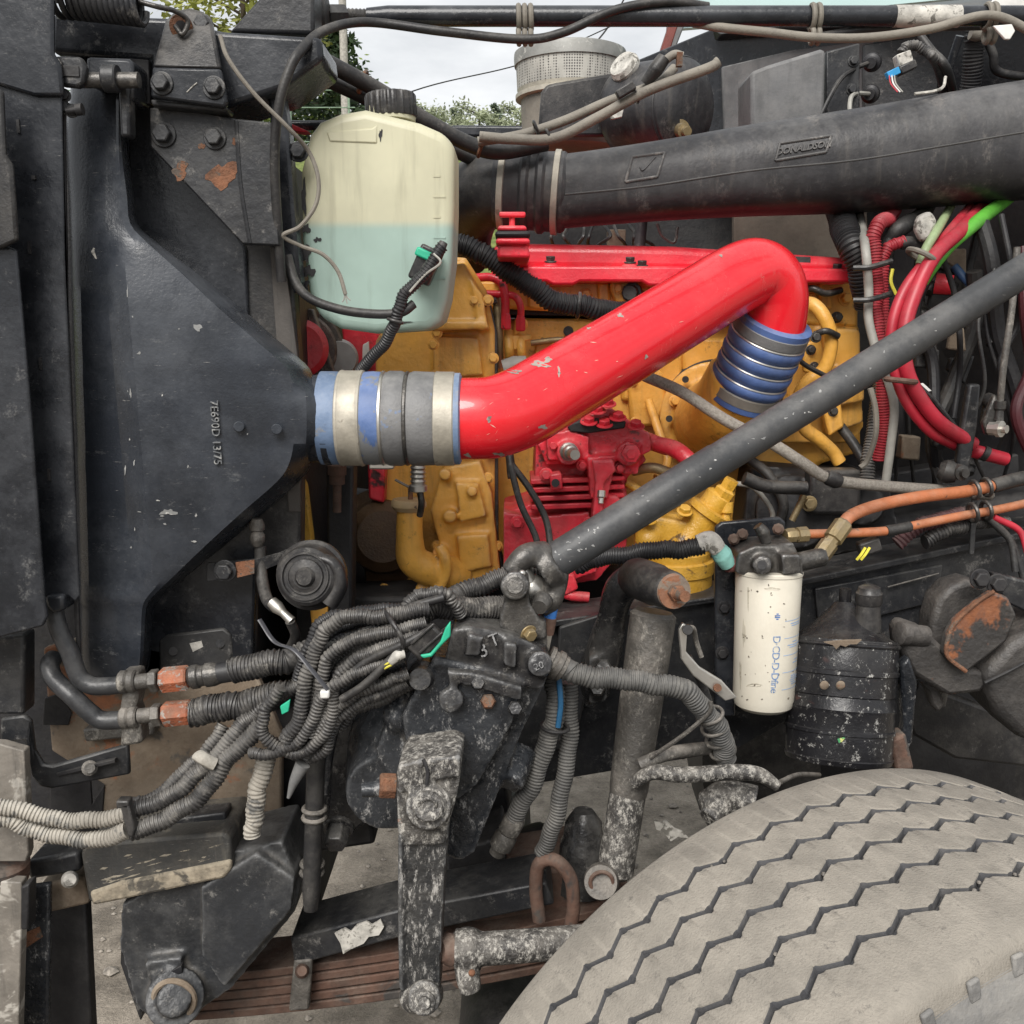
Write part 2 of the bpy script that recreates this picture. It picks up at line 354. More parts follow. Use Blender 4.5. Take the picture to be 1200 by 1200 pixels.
M_label = mat('worn_white_label', (.42, .40, .36), .65, var=.3, vscale=60, second=((.16, .15, .13), .54, 70), speck=((.08, .075, .07), .55, 300), bump=.3)
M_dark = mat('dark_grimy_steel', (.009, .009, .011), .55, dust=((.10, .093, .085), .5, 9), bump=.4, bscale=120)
M_greybox = mat('dust_grey_plastic_box', (.10, .10, .102), .65, dust=((.26, .25, .24), .6, 20), streak=((.05, .05, .05), .5), bump=.2)
# ================================================================== setting: ground, bank, far trees, fence
def groundmat(name, c0, c1, bs):
    m = bpy.data.materials.new(name); m.use_nodes = True; t = m.node_tree; N = t.nodes; lk = t.links.new; b = N['Principled BSDF']
    tc = N.new('ShaderNodeTexCoord'); n = N.new('ShaderNodeTexNoise'); n.inputs['Scale'].default_value = 7; n.inputs['Detail'].default_value = 10; n.inputs['Roughness'].default_value = .7
    v = N.new('ShaderNodeTexVoronoi'); v.inputs['Scale'].default_value = bs
    r = N.new('ShaderNodeValToRGB'); r.color_ramp.elements[0].position = .38; r.color_ramp.elements[0].color = (*c0, 1); r.color_ramp.elements[1].position = .65; r.color_ramp.elements[1].color = (*c1, 1)
    for q in (n, v): lk(tc.outputs['Object'], q.inputs['Vector'])
    lk(n.outputs['Fac'], r.inputs[0]); pass; b.inputs['Roughness'].default_value = .95
    ad = N.new('ShaderNodeMath'); ad.operation = 'ADD'; lk(n.outputs['Fac'], ad.inputs[0]); ad.inputs[1].default_value = 0; n2 = N.new('ShaderNodeTexNoise'); n2.inputs['Scale'].default_value = bs * 2; n2.inputs['Detail'].default_value = 6; n2.inputs['Roughness'].default_value = .75; lk(tc.outputs['Object'], n2.inputs['Vector']); lk(n2.outputs['Fac'], ad.inputs[1])
    mm = N.new('ShaderNodeMix'); mm.data_type = 'RGBA'; mm.blend_type = 'OVERLAY'; mm.inputs[0].default_value = .7; lk(r.outputs[0], mm.inputs[6]); lk(n2.outputs['Color'] if False else n2.outputs['Fac'], mm.inputs[7]); lk(mm.outputs[2], b.inputs['Base Color'])
    bp = N.new('ShaderNodeBump'); bp.inputs['Strength'].default_value = .8; bp.inputs['Distance'].default_value = .02; lk(ad.outputs[0], bp.inputs['Height']); lk(bp.outputs[0], b.inputs['Normal'])
    return m
M_ground = groundmat('pale_gritty_concrete', (.17, .145, .115), (.40, .345, .28), 55)
M_grass = groundmat('grass_bank', (.07, .10, .02), (.17, .20, .05), 3)
g = MB().add([(-300, -300, 0), (300, -300, 0), (300, 600, 0), (-300, 600, 0)], [(0, 1, 2, 3)]).build('ground', M_ground); tag(g, kind='structure')
b_ = MB(); xs = [-60 + 6 * i for i in range(26)]; rows = [(16, -.05), (20, 1.2), (26, 4.5), (31, 7.0), (40, 7.6), (90, 8.0), (120, 2), (120, -.1)]
vv = [(x, y, z + (random.uniform(-.35, .35) if 0 < i < 6 else 0)) for i, (y, z) in enumerate(rows) for x in xs]
ff = [(i * 26 + k, i * 26 + k + 1, (i + 1) * 26 + k + 1, (i + 1) * 26 + k) for i in range(7) for k in range(25)]
tag(b_.add(vv, ff).build('grass_bank', M_grass, smooth=60), kind='structure')

gv = MB(); rq = random.Random(9)
for i in range(1500):
    x, y = rq.uniform(-1.6, 1.9), rq.uniform(.9, 4.6); r = rq.uniform(.003, .011) * (1 if rq.random() < .93 else 2.2); z = r * .3
    q_ = [Vector((x + r * rq.uniform(.7, 1.2) * math.cos(t), y + r * rq.uniform(.7, 1.2) * math.sin(t), z)) for t in (0, 1.26, 2.5, 3.8, 5.0)]
    gv.add(q_ + [Vector((x, y, z + r * rq.uniform(.4, .8))), Vector((x, y, -.002))], [(j, (j + 1) % 5, 5) for j in range(5)] + [((j + 1) % 5, j, 6) for j in range(5)])
tag(gv.build('gravel', mat('grey_brown_stones', (.22, .195, .165), .9, var=.5, vscale=60)), 'loose small stones and grit scattered on the ground', 'gravel', kind='stuff')
M_leafA = mat('fresh_green_leaves', (.16, .21, .045), .6, var=.4, vscale=.9, bump=0, transl=.35)
M_leafB = mat('dark_conifer_needles', (.035, .060, .022), .6, var=.4, vscale=1.1, bump=0, transl=.15)
M_far = mat('haze_painted_pale_leaves', (.30, .33, .21), .7, var=.3, vscale=.5, bump=0, transl=.3); M_fard = mat('haze_painted_needles', (.17, .21, .15), .7, var=.3, vscale=.5, bump=0, transl=.2)  # distance haze is painted into these paler leaf colours
M_leafC = mat('yellow_green_leaves', (.22, .23, .05), .6, var=.4, vscale=.9, bump=0, transl=.35)
M_bark = mat('bark', (.10, .075, .055), .9, bump=.6, bscale=20)
def tree(name, label, x, y, z, h, rad, kind, m, n=2600, leaf=.22, group='trees beyond the bank'):
    o = thing(name, label, 'tree', Vector((x, y, z)), group); rnd = random.Random(int(x * 31 + y * 7 + h * 13))
    t = MB(); top = Vector((x + rnd.uniform(-.3, .3), y, z + h * .95))
    base = Vector((x, y, z)); mid = base.lerp(top, .5) + Vector((rnd.uniform(-.2, .2), 0, 0))
    t.tube([base, mid, top], [h * .022, h * .014, h * .003], seg=8, n=8)
    cl = []
    for i in range(26):
        f = .28 + .7 * (i / 25); c = base.lerp(top, f); a = i * 2.4
        rr = rad * ((1.05 - f) * 1.35 if kind == 'cone' else math.sin(math.pi * min(.97, (f - .1) * .98)) ** .7) * rnd.uniform(.75, 1.1)
        e = c + Vector((math.cos(a) * rr, math.sin(a) * rr, rr * (-.12 if kind == 'cone' else .3)))
        t.tube([c, c.lerp(e, .5) + Vector((0, 0, .1)), e], [h * .006, h * .004, h * .002], seg=5, n=4); cl += [(c.lerp(e, q), rr * .42) for q in (.45, .75, 1)]
    t.build('trunk', M_bark, o)
    cr_ = MB()
    for i in range(n):
        c, s_ = rnd.choice(cl); p = c + Vector((rnd.gauss(0, s_ * .5), rnd.gauss(0, s_ * .5), rnd.gauss(0, s_ * .36)))
        u = Vector((rnd.gauss(0, 1), rnd.gauss(0, 1), rnd.gauss(0, .6))).normalized(); w2 = u.orthogonal().normalized(); l = leaf * rnd.uniform(.6, 1.3)
        cr_.add([p, p + u * l * .5 + w2 * l * .28, p + u * l, p + u * l * .5 - w2 * l * .28], [(0, 1, 2, 3)])
    cr_.build('crown', m, o); return o
def gx(px, d): return (px - 600) / FOC * d * 1.0
for px, d, top, rad, kind, m, lab in [
    (275, 37, -120, 3.2, 'round', M_leafC, 'bright yellow green tree crown directly behind the pivot bracket'),
    (392, 41, 10, 2.2, 'cone', M_leafB, 'dark green conifer beside the utility pole'),
    (338, 46, 60, 2.4, 'round', M_leafA, 'mid green leafy tree between the beam and the dark conifer'),
    (505, 84, 122, 3.0, 'round', M_leafC, 'small pale yellow green tree at the left end of the far tree line'),
    (538, 88, 116, 2.6, 'cone', M_leafB, 'small pointed conifer second from left in the far tree line'),
    (562, 86, 122, 3.0, 'round', M_leafC, 'small rounded pale tree in the middle of the far tree line'),
    (583, 87, 112, 2.4, 'cone', M_leafB, 'small pointed conifer just left of the mesh air breather'),
    (610, 88, 120, 3.0, 'round', M_leafA, 'small leafy tree partly hidden by the mesh air breather')]:
    zt = P(px, top, d).z; zb = 7.3 if d < 60 else 7.6
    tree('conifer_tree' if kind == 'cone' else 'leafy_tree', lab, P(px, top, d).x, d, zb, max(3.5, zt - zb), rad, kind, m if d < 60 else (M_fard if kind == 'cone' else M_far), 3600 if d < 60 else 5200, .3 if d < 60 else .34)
po = thing('utility_pole', 'thin pale utility pole in front of the dark conifer', 'pole', Vector((P(405, 140, 34).x, 34, 7)))
MB().cyl(Vector((P(405, 140, 34).x, 34, 7)), Vector((P(405, 140, 34).x, 34, 14.5)), .14, .11).build('post', mat('weathered_grey_wood', (.32, .30, .27), .85), po)
MB().box(Vector((P(405, 140, 34).x, 33.85, 14)), (1.6, .12, .12)).build('crossarm', M_bark, po)
tag(mtube('power_line', [(300, 210, 34), (470, 112, 40), (620, 72, 46), (740, 20, 52)], 1.0, M_dark, seg=6), 'single dark power line slanting up across the sky', 'power line')
tag(mtube('power_line', [(690, 60, 60), (720, 20, 62), (760, -60, 64)], 1.0, M_dark, seg=6), 'faint steep power line above the mesh air breather', 'power line')
fe = thing('mesh_fence', 'thin green wire mesh fence on top of the grass bank', 'fence', Vector((-12, 32.5, 7)))
M_fence = mat('green_fence_wire', (.16, .23, .16), .6, bump=0)
for i in range(6):
    x = -14 + i * 1.8; MB().cyl(Vector((x, 32.5, 6.7)), Vector((x, 32.5, 9.0)), .04, seg=8).build('post', M_fence, fe)
for z in (7.4, 7.9, 8.4, 8.9):
    MB().cyl(Vector((-14, 32.46, z)), Vector((-4.8, 32.46, z)), .018, seg=6).build('wire', M_fence, fe)

# ================================================================== left: grille shell, charge air tank, brackets
gs = thing('grille_shell', 'tall black grille shell side panels along the left edge', 'panel', (20, 740, 1.09))
mplate('panel', [(-170, 200), (2, 285), (19, 293), (35, 480), (52, 705), (55, 722), (50, 734), (0, 747), (-170, 790)], 1.045, .006, M_black, gs, .002)
mplate('post', [(-170, -90), (61, -90), (62, 62), (70, 75), (74, 112), (40, 112), (0, 100), (-170, 60)], 1.075, .008, M_black, gs, .003)
mplate('panel', [(-170, 50), (30, 85), (72, 112), (75, 300), (84, 500), (93, 698), (88, 705), (80, 698), (56, 700), (-170, 720)], 1.082, .004, M_black, gs, .0015)
mplate('rubber_flap', [(-60, 90), (2, 105), (5, 180), (13, 192), (20, 282), (0, 291), (-60, 291)], 1.035, .008, M_rubber, gs, .003)
for x, y in ((22, 148), (35, 290), (48, 426), (58, 556)):
    MB().box((x, y, 1.082), (.003, .004, .013)).build('slot', M_dark, gs)
MB().box((40, 208, 1.081), (.004, .004, .004)).build('rivet', M_dark, gs)
mplate('edge_strip', [(72, 112), (76, 112), (77, 300), (86, 520), (94, 770), (90, 775), (82, 640)], 1.10, .004, M_dark, gs, .001)

ct = thing('charge_air_tank', 'black moulded charge air cooler side tank with part number', 'tank', (170, 790, 1.2))
def tank():
    rows = [(78, 86, 146, .04), (112, 84, 150, .028), (140, 80, 150, .024), (170, 79, 150, .022), (200, 80, 153, .016), (232, 82, 157, .010), (262, 83, 161, .004), (285, 84, 185, .0), (320, 85, 231, 0), (360, 86, 281, 0), (400, 87, 327, 0), (425, 88, 356, 0), (440, 88, 366, 0), (465, 89, 370, 0), (492, 90, 371, 0), (520, 91, 370, 0),
            (545, 91, 364, 0), (565, 92, 350, 0), (600, 93, 310, 0), (640, 94, 262, 0), (680, 95, 213, 0), (702, 95, 187, 0), (716, 96, 180, .004), (745, 96, 178, .008), (780, 97, 175, .012), (800, 101, 166, .016)]
    g_ = []
    for y, x0, x1, o in rows:
        dy = abs(y - 492); dr = 1.2 - (.054 * math.sqrt(max(0, 1 - (dy / 53) ** 2)))
        xc = 118 + (y - 262) * .09 if y > 262 else 112
        xc = min(xc, (x0 + x1) / 2); wd = x1 - x0
        sl = max(0, min(1, (wd - 75) / 120)); bw = 8 + 18 * sl
        pr = [(x0 - 2, 1.31), (x0 - 2, 1.165 + o), (x0 + 1, 1.150 + o), (x0 + 9, 1.142 + o), (xc, 1.137 + o - .006 * (1 - sl)), (xc + 13, 1.126 + o + .004 * (1 - sl)), (xc + 24, 1.118 + o + .012 * (1 - sl))]
        xe = max(xc + 26, x1 - bw); de = min(1.135, dr + .02) if dy < 53 else 1.122 + .012 * sl
        pr += [((xc + 24 + xe) / 2, (1.118 + de) / 2 + o + .008 * (1 - sl)), (xe, de + o + .01 * (1 - sl)), (xe + (x1 - xe) * .55, (de * .45 + dr * .55) - .006 + o), (x1, dr + o * .3), (x1 + 1, 1.31)]
        g_.append([P(a, y, b) for a, b in pr])
    nc = len(g_[0]); gg = []
    for c in range(nc): gg.append(catmull([r_[c] for r_ in g_], 3))
    nr = len(gg[0]); vs = [gg[c][r_] for r_ in range(nr) for c in range(nc)]
    fs = [(r_ * nc + c, r_ * nc + c + 1, (r_ + 1) * nc + c + 1, (r_ + 1) * nc + c) for r_ in range(nr - 1) for c in range(nc - 1)]
    fs += [tuple(range(nc)), tuple(range((nr - 1) * nc, nr * nc))[::-1]]
    fs += [(r_ * nc + nc - 1, r_ * nc, (r_ + 1) * nc, (r_ + 1) * nc + nc - 1) for r_ in range(nr - 1)]
    return MB().add(vs, fs)
tk = tank().build('body', M_tank, ct, smooth=24)
M_scuff = mat('pale_scuff', (.22, .22, .215), .6, second=((.42, .41, .39), .55, 120), bump=.2)
tkb = bvh(tk); rq = random.Random(4)
for i in range(0, 46, 2):
    if i < 16: x, y = 150 + rq.gauss(0, 5) + i * .5, rq.uniform(300, 700); rx, ry = rq.uniform(.4, 1.2), rq.uniform(.8, 6)
    elif i < 30: x, y = rq.uniform(150, 235), rq.uniform(560, 690); rx, ry = rq.uniform(.8, 3), rq.uniform(.6, 1.6)
    else: x, y = rq.uniform(160, 330), rq.uniform(330, 620); rx, ry = rq.uniform(.6, 2), rq.uniform(.5, 2.2)
    decal('scuff', tkb, blob(x, y, rx, ry, 9, i, .4), M_scuff, tk)
decal('scuff', tkb, blob(232, 384, 4, 5, 12, 3, .4), M_scuff, tk); decal('scuff', tkb, blob(198, 600, 8, 4, 14, 8, .5), M_scuff, tk)
nr_ = S(385, 491, 1.2)
mlathe('nozzle', (352, 491, 1.2), (396, 491, 1.2), [(0, 46 * nr_), (.3, 51 * nr_), (.6, 52 * nr_), (.7, 54 * nr_), (.85, 54 * nr_), (1, 51 * nr_)], M_tank, ct, 40)
mplate('scuff', [(106, 295), (109, 290), (115, 289), (122, 292), (128, 297), (133, 303), (136, 309), (128, 311), (119, 308), (111, 303)], 1.136, .004, mat('scraped_plastic', (.42, .40, .36), .7, second=((.06, .06, .06), .56, 90)), ct, .001)
M_emb = mat('dust_edged_raised_plastic', (.10, .105, .11), .5, second=((.26, .26, .25), .5, 120), bump=.1)
o_ = P(253, 507, 1.1245); lettering('part_number', '7E690D 13/75', .0125, M_emb, ct, basis(o_, P(255, 540, 1.1245) - P(251, 480, 1.1245), P(290, 507, 1.128) - o_), .0026, spacing=1.0)
for x, y in ((324, 503), (280, 500)): mlathe('ejector_mark', (x, y, 1.127), (x, y, 1.1215), [(0, .006), (.9, .006), (1, .0052)], M_tank, ct, 18)

hh = thing('hood_hinge_link', 'black steel hinge link with pin at the top of the tank', 'hinge', (110, 120, 1.14))
MB().plate([(58, 72), (64, 65), (94, 66), (100, 78), (98, 98), (90, 102), (70, 100), (62, 90)], 1.085, .012).build('slotted_link', M_black2, hh, .003)
mplate('slot', [(68, 76), (92, 77), (93, 90), (72, 89)], 1.0835, .002, M_dark, hh, .0005)
MB().plate([(100, 66), (150, 68), (156, 72), (157, 118), (140, 118), (138, 100), (102, 100)], 1.12, .05).build('clevis', M_black, hh, .004)
MB().plate([(138, 100), (151, 100), (152, 160), (141, 160)], 1.115, .02).build('strap', M_black2, hh, .003)
mlathe('pin', (96, 94, 1.10), (163, 94, 1.10), [(0, .008), (1, .008)], M_steeld, hh, 16)
mlathe('collar', (122, 92, 1.10), (139, 92, 1.10), [(0, .013), (.1, .014), (.9, .014), (1, .013)], M_black2, hh, 18)
MB().ring((64, 77, 1.083), (0, -1, .1), .006, .0025).build('eyelet', M_steeld, hh)
for x, y in ((75, 112), (75, 126), (84, 130)): bolt((x, y, 1.095), 6, M_black2, hh, (.3, -1, 0))
mlathe('stud', (78, 130, 1.09), (97, 128, 1.09), [(0, .0035), (.6, .0035), (.62, .006), (1, .006)], M_dark, hh, 12)

bm_ = thing('hood_support_beam', 'black folded steel cross beam above the radiator', 'beam', (240, 120, 1.18))
mplate('web', [(60, 15), (195, 20), (260, 36), (376, 43), (379, 70), (332, 104), (266, 126), (176, 120), (174, 70), (60, 62)], 1.165, .10, M_black, bm_, .006, bseg=3)
mplate('lip', [(176, 116), (266, 125), (264, 131), (178, 124)], 1.135, .03, M_black2, bm_, .002)
mplate('recess', [(150, 68), (174, 70), (176, 122), (158, 122)], 1.16, .02, M_dark, bm_, .001)
mplate('gusset', [(268, 37), (312, -12), (368, -20), (368, 40)], 1.20, .05, M_black2, bm_, .004)
mlathe('bushing', (364, 17, 1.27), (384, 18, 1.27), [(0, .021), (.2, .023), (.8, .023), (1, .020)], M_rubber, bm_, 28)
pv = thing('pivot_bracket', 'black angled pivot bracket bolted onto the beam', 'bracket', (220, 120, 1.14))
MB().plate([(193, 24, .03), (205, 12, .035), (221, 9, .035), (238, 13, .035), (248, 26, .03), (258, 80, 0), (178, 78, 0)], 1.125, .01).build('upright', M_plastic, pv, .003)
pft = mplate('foot', [(178, 78), (258, 80), (266, 118), (264, 126), (176, 114)], 1.125, .01, M_black, pv, .003)
mlathe('bushing', (213, 30, 1.17), (212, 31, 1.145), [(0, .012), (1, .012)], M_rust, pv, 22); mlathe('bore', (212, 31, 1.146), (212, 31, 1.1435), [(0, .006), (1, .006)], M_dark, pv, 16)
bolt((238, 29, 1.16), 9, M_black2, pv); bolt((190, 98, 1.125), 10, M_black2, pft); bolt((251, 103, 1.125), 10, M_black2, pft)
mtube('chalk_mark', [(219, 108, 1.1245), (226, 101, 1.1245), (231, 97, 1.1245)], .7, M_label, pv, seg=6)
gp = thing('gusset_plate', 'triangular black gusset plate with two rust patches', 'bracket', (250, 290, 1.17))
gpl = mplate('plate', [(175, 126), (240, 131), (276, 139), (276, 286), (283, 286), (175, 171)][0:3] + [(318, 143), (328, 288), (284, 286), (176, 172)], 1.155, .008, M_black2, gp, .002)
mtube('fold', [(277, 142, 1.156), (282, 215, 1.156), (293, 285, 1.156)], 3, M_black2, gp, seg=8)
bolt((192, 158, 1.155), 11, M_black2, gpl); bolt((252, 162, 1.155), 10, M_black2, gpl)
def rustpatch(pts, d, parent): return mplate('rust_patch', pts, d, .001, M_rust, parent, 0)
rustpatch(blob(211, 200, 9, 10, 20, 5, .3), 1.1545, gpl)
rustpatch(blob(261, 205, 16, 16, 26, 11, .3), 1.1545, gpl)
rustpatch(blob(236, 171, 4, 4, 12, 4), 1.1545, gpl)
rustpatch(blob(275, 165, 3, 5, 12, 9), 1.1545, gpl)

rp = thing('radiator_side_panel', 'flat black radiator side panel behind the tank', 'panel', (250, 790, 1.22))
mplate('sheet', [(150, 122), (178, 124), (284, 284), (288, 292), (300, 640), (296, 770), (150, 800)], 1.215, .012, M_black, rp, .003)
mplate('post', [(283, 284), (330, 284), (340, 292), (350, 420), (353, 560), (352, 660), (300, 660), (291, 420)], 1.222, .03, M_rubber, rp, .004)
mplate('brown_slat', [(316, 290), (332, 290), (349, 420), (352, 600), (338, 600)], 1.216, .005, mat('brown_worn_slat', (.07, .062, .055), .7, streak=((.02, .02, .02), .7)), rp, .001)
mplate('upright', [(312, 100), (330, 104), (338, 150), (345, 250), (352, 330), (344, 345), (330, 300), (322, 200)], 1.19, .03, M_black, rp, .004)
mplate('sheet', [(176, 700), (295, 610), (302, 640), (297, 860), (176, 862)], 1.226, .012, M_black2, rp, .003)
mtab = mplate('mounting_tab', [(186, 790), (186, 752), (196, 744), (262, 736), (271, 744), (273, 790)], 1.212, .006, M_black2, rp, .003)
for x, y in ((203, 763), (258, 754)): mlathe('hole', (x, y, 1.2125), (x, y, 1.210), [(0, .0055), (1, .0055)], M_dark, mtab, 18)
mplate('pale_spot', [(222, 754), (236, 751), (238, 758), (226, 764)], 1.2115, .001, M_label, rp, 0)
MB().box((110, 560, 1.5), (.42, .30, 1.0)).build('core_end', M_dark, rp)
MB().box(Vector((-.46, 1.85, 1.25)), (.20, 1.0, 1.15)).build('core', M_dark, rp)
bolt((350, 178, 1.20), 9, M_black2, rp)
mplate('red_tip', [(325, 138), (362, 154), (352, 155), (334, 150)], 1.30, .02, M_redd, rp, .001)
MB().cyl((330, 147, 1.32), (420, 147, 1.32), .006).build('cross_bar', M_black, rp)

hs_ = thing('coil_spring', 'black coil spring with hook at the top left edge', 'spring', (115, 15, 1.12))
pts = []
for i in range(16 * 14 + 1):
    a = 2 * math.pi * i / 16; f = i / (16 * 14); c = P(60 + 105 * (f ** .8), -2 + 10 * f, 1.12)
    pts.append(c + Vector((0, .017 * math.cos(a), .017 * math.sin(a))))
MB().tube(pts, [.0034] * len(pts), seg=8, n=1).build('coil', M_black2, hs_)
mtube('hook', [(163, 2, 1.115), (185, 8, 1.115), (205, 13, 1.13), (220, 24, 1.14), (214, 40, 1.14), (205, 30, 1.14)], 3, M_steeld, hs_)

# ------------------------------------------------------------------ overflow bottle
def creammat():
    m = mat('cloudy_bottle_plastic_with_coolant', (.66, .635, .46), .42, var=.08, vscale=8, streak=((.38, .36, .25), .45), speck=((.05, .05, .05), .72, 60), bump=.08, bscale=60, transl=.30)
    t = m.node_tree; N = t.nodes; lk = t.links.new
    pb = N['Principled BSDF']; src = pb.inputs['Base Color'].links[0].from_socket
    tc = N.new('ShaderNodeTexCoord'); sx = N.new('ShaderNodeSeparateXYZ'); lk(tc.outputs['Object'], sx.inputs[0])
    z0 = P(440, 262, 1.23).z
    mr = N.new('ShaderNodeMapRange'); mr.inputs[1].default_value = z0 + .005; mr.inputs[2].default_value = z0 - .008; mr.interpolation_type = 'SMOOTHSTEP'; lk(sx.outputs[2], mr.inputs[0])
    mxn = N.new('ShaderNodeMix'); mxn.data_type = 'RGBA'; mxn.blend_type = 'MULTIPLY'; lk(mr.outputs[0], mxn.inputs[0]); lk(src, mxn.inputs[6]); mxn.inputs[7].default_value = (.62, .86, 1.05, 1)
    for k in list(pb.inputs['Base Color'].links): t.links.remove(k)
    lk(mxn.outputs[2], pb.inputs['Base Color'])
    for n_ in N:
        if n_.type == 'BSDF_TRANSLUCENT': lk(mxn.outputs[2], n_.inputs[0])
    return m
M_cream = creammat()
cb = thing('coolant_bottle', 'cloudy cream plastic bottle half full of pale blue coolant', 'bottle', (440, 390, 1.3))
MB().plate([(362, 158), (374, 142), (398, 132), (428, 127), (492, 143), (524, 157), (532, 172), (532, 240), (530, 302), (524, 350), (517, 376), (504, 387), (440, 391), (398, 385), (372, 370), (361, 340), (353, 280), (352, 200)], 1.225, .12).build('body', M_cream, cb, .0115, bseg=5, smooth=60)
mplate('shoulder_recess', [(382, 154), (436, 150), (442, 146), (442, 168), (386, 166)], 1.2235, .004, M_cream, cb, .0018)
mtube('mould_seam', [(531, 175, 1.285), (531, 240, 1.285), (529, 302, 1.285), (523, 350, 1.285)], 1.2, M_cream, cb, seg=6)
for i in range(6): mplate('level_mark', [(508, 205 + i * 24), (516 + (i % 2) * 6, 205 + i * 24), (516 + (i % 2) * 6, 207.5 + i * 24), (508, 207.5 + i * 24)], 1.2243, .003, M_cream, cb, 0)
mlathe('neck', (458, 142, 1.285), (458, 128, 1.285), [(0, .030), (1, .030)], M_cream, cb)
cpr = 30 * S(458, 124, 1.285)
MB().lathe((459, 139, 1.285), (457, 110, 1.285), [(0, cpr * .97), (.06, cpr), (.88, cpr * .98), (.97, cpr * .93), (1, cpr * .86)], 96, mod=lambda a: 1 + .022 * (1 if int(a / (2 * math.pi) * 96) % 4 < 2 else -1)).build('cap', M_plastic, cb)
for i, (x, y, rx, ry) in enumerate(((358, 296, 5, 12), (362, 318, 6, 7), (357, 336, 5, 6), (356, 232, 3, 16), (372, 281, 4, 3), (359, 268, 4, 6), (366, 352, 5, 3), (470, 378, 10, 1.5), (446, 158, 2, 6))):
    mplate('tar_smear', blob(x, y, rx, ry, 18, i + 3, .4), 1.2242, .002, M_dark, cb, 0)
pm = thing('level_sensor', 'small black level sensor plug with green seal on the bottle', 'sensor', (500, 330, 1.2))
MB().box((499, 311, 1.205), (.026, .03, .042), Matrix.Rotation(R(25), 3, 'Y')).build('plug', M_plastic, pm, .003)
MB().box((497, 298, 1.19), (.020, .012, .010), Matrix.Rotation(R(25), 3, 'Y')).build('seal', M_green, pm, .002)
mtube('boot', [(520, 284, 1.185), (512, 300, 1.182), (500, 318, 1.18)], [5, 7, 8], M_rubber, pm)
mtube('loom', [(518, 290, 1.178), (500, 318, 1.176), (474, 345, 1.176), (465, 372, 1.18), (450, 402, 1.2), (422, 436, 1.23)], 7.5, M_loomblack, pm, corr=(.0036, .12))
mtube('wire', [(508, 297, 1.17), (516, 308, 1.168), (498, 322, 1.17), (480, 342, 1.168)], 1.4, M_wire, pm, seg=6)
MB().ring((463, 376, 1.18), (P(463, 376, 1.18) - P(470, 350, 1.18)), .0085, .002).build('cable_tie', M_plastic, pm)
tag(mtube('breather_tube', [(337, 300, 1.185), (346, 330, 1.18), (364, 350, 1.178), (400, 363, 1.178), (440, 368, 1.18), (470, 366, 1.18), (485, 356, 1.185)], 5.5, M_rubber, n=14), 'thin black drain tube running under the bottle', 'tube')
tag(mtube('thin_cable', [(258, 42, 1.12), (268, 70, 1.115), (298, 110, 1.12), (338, 150, 1.13), (362, 178, 1.15), (373, 210, 1.15), (370, 240, 1.15), (352, 265, 1.15), (332, 276, 1.15), (352, 288, 1.16), (378, 298, 1.165), (396, 318, 1.17), (405, 345, 1.17)], 2.6, M_tan, seg=8), 'thin frayed cable looping from the bracket across the bottle', 'cable')
mb = MB()
for dx, dy in ((-4, 8), (2, 10), (6, 6)): mb.tube([(404, 342, 1.17), (405 + dx * .4, 346 + dy * .5, 1.17), (405 + dx, 346 + dy, 1.17)], .8, seg=5)
tag(mb.build('frayed_end', M_wire), 'frayed strands at the end of the thin cable', 'wire end')
tag(mtube('control_cable', [(330, 330, 1.17), (322, 200, 1.15), (326, 130, 1.14), (338, 85, 1.14), (352, 60, 1.15), (380, 36, 1.2), (430, 26, 1.27), (520, 37, 1.275), (612, 46, 1.278), (660, 38, 1.28), (720, 12, 1.285), (780, 2, 1.29), (830, 8, 1.30)], 5.5, M_rubber, n=14), 'long dark cable curving up and along under the stay rod', 'cable')

# ------------------------------------------------------------------ top: stay rod, cables, conduits
sr = thing('stay_rod', 'long black stay rod across the top of the bay', 'rod', (800, 20, 1.3))
k = S(500, 18, 1.3)
mlathe('tube', (430, 19, 1.3), (1260, 19, 1.3), [(0, 9 * k), (.03, 11.5 * k), (1, 11.5 * k)], M_black, sr, 24)
mlathe('thread', (400, 18, 1.3), (436, 19, 1.3), [(0, 8 * k)] + [(i / 16, (7 if i % 2 else 8.2) * k) for i in range(1, 16)] + [(1, 8 * k)], M_steeld, sr, 16)
mlathe('nut', (384, 18, 1.29), (405, 18, 1.3), [(0, 11 * k), (.1, 12 * k), (.9, 12 * k), (1, 11 * k)], M_black2, sr, 6)
MB().lathe((1048, 19, 1.3), (1124, 19, 1.3), [(0, 12.1 * k), (1, 12.1 * k)], 24).build('label', M_label, sr)
def wrap(c, d, lab, n=3, w_=7, ry=1.75, rr=11.5, m=M_tan):
    o = thing('cable_tie', lab, 'cable tie', (c[0], c[1], d), 'tie wraps on the stay rod'); q = S(c[0], c[1], d)
    for i in range(n):
        x = c[0] + (i - (n - 1) / 2) * w_
        for cy, r0 in ((c[1], 13), (c[1] + 22, 8)):
            MB().ring((x, cy, d - .0), (1, 0, .04), r0 * q, 3.2 * q, 24, 8).build('loop', m, o)
    return o
wrap((615, 21), 1.295, 'grey triple tie wrap on the stay rod above the mesh breather')
wrap((955, 20), 1.295, 'grey double tie wrap on the stay rod above the grey box', 2)
wrap((1160, 19), 1.295, 'grey tie wrap at the right end of the stay rod', 2)
tag(mtube('control_cable', [(770, 16, 1.34), (830, 30, 1.30), (900, 38, 1.285), (955, 44, 1.28), (1020, 44, 1.28), (1090, 34, 1.28), (1160, 18, 1.27), (1215, 40, 1.27)], 5, M_tan), 'sagging grey cable tied under the right half of the stay rod', 'cable')
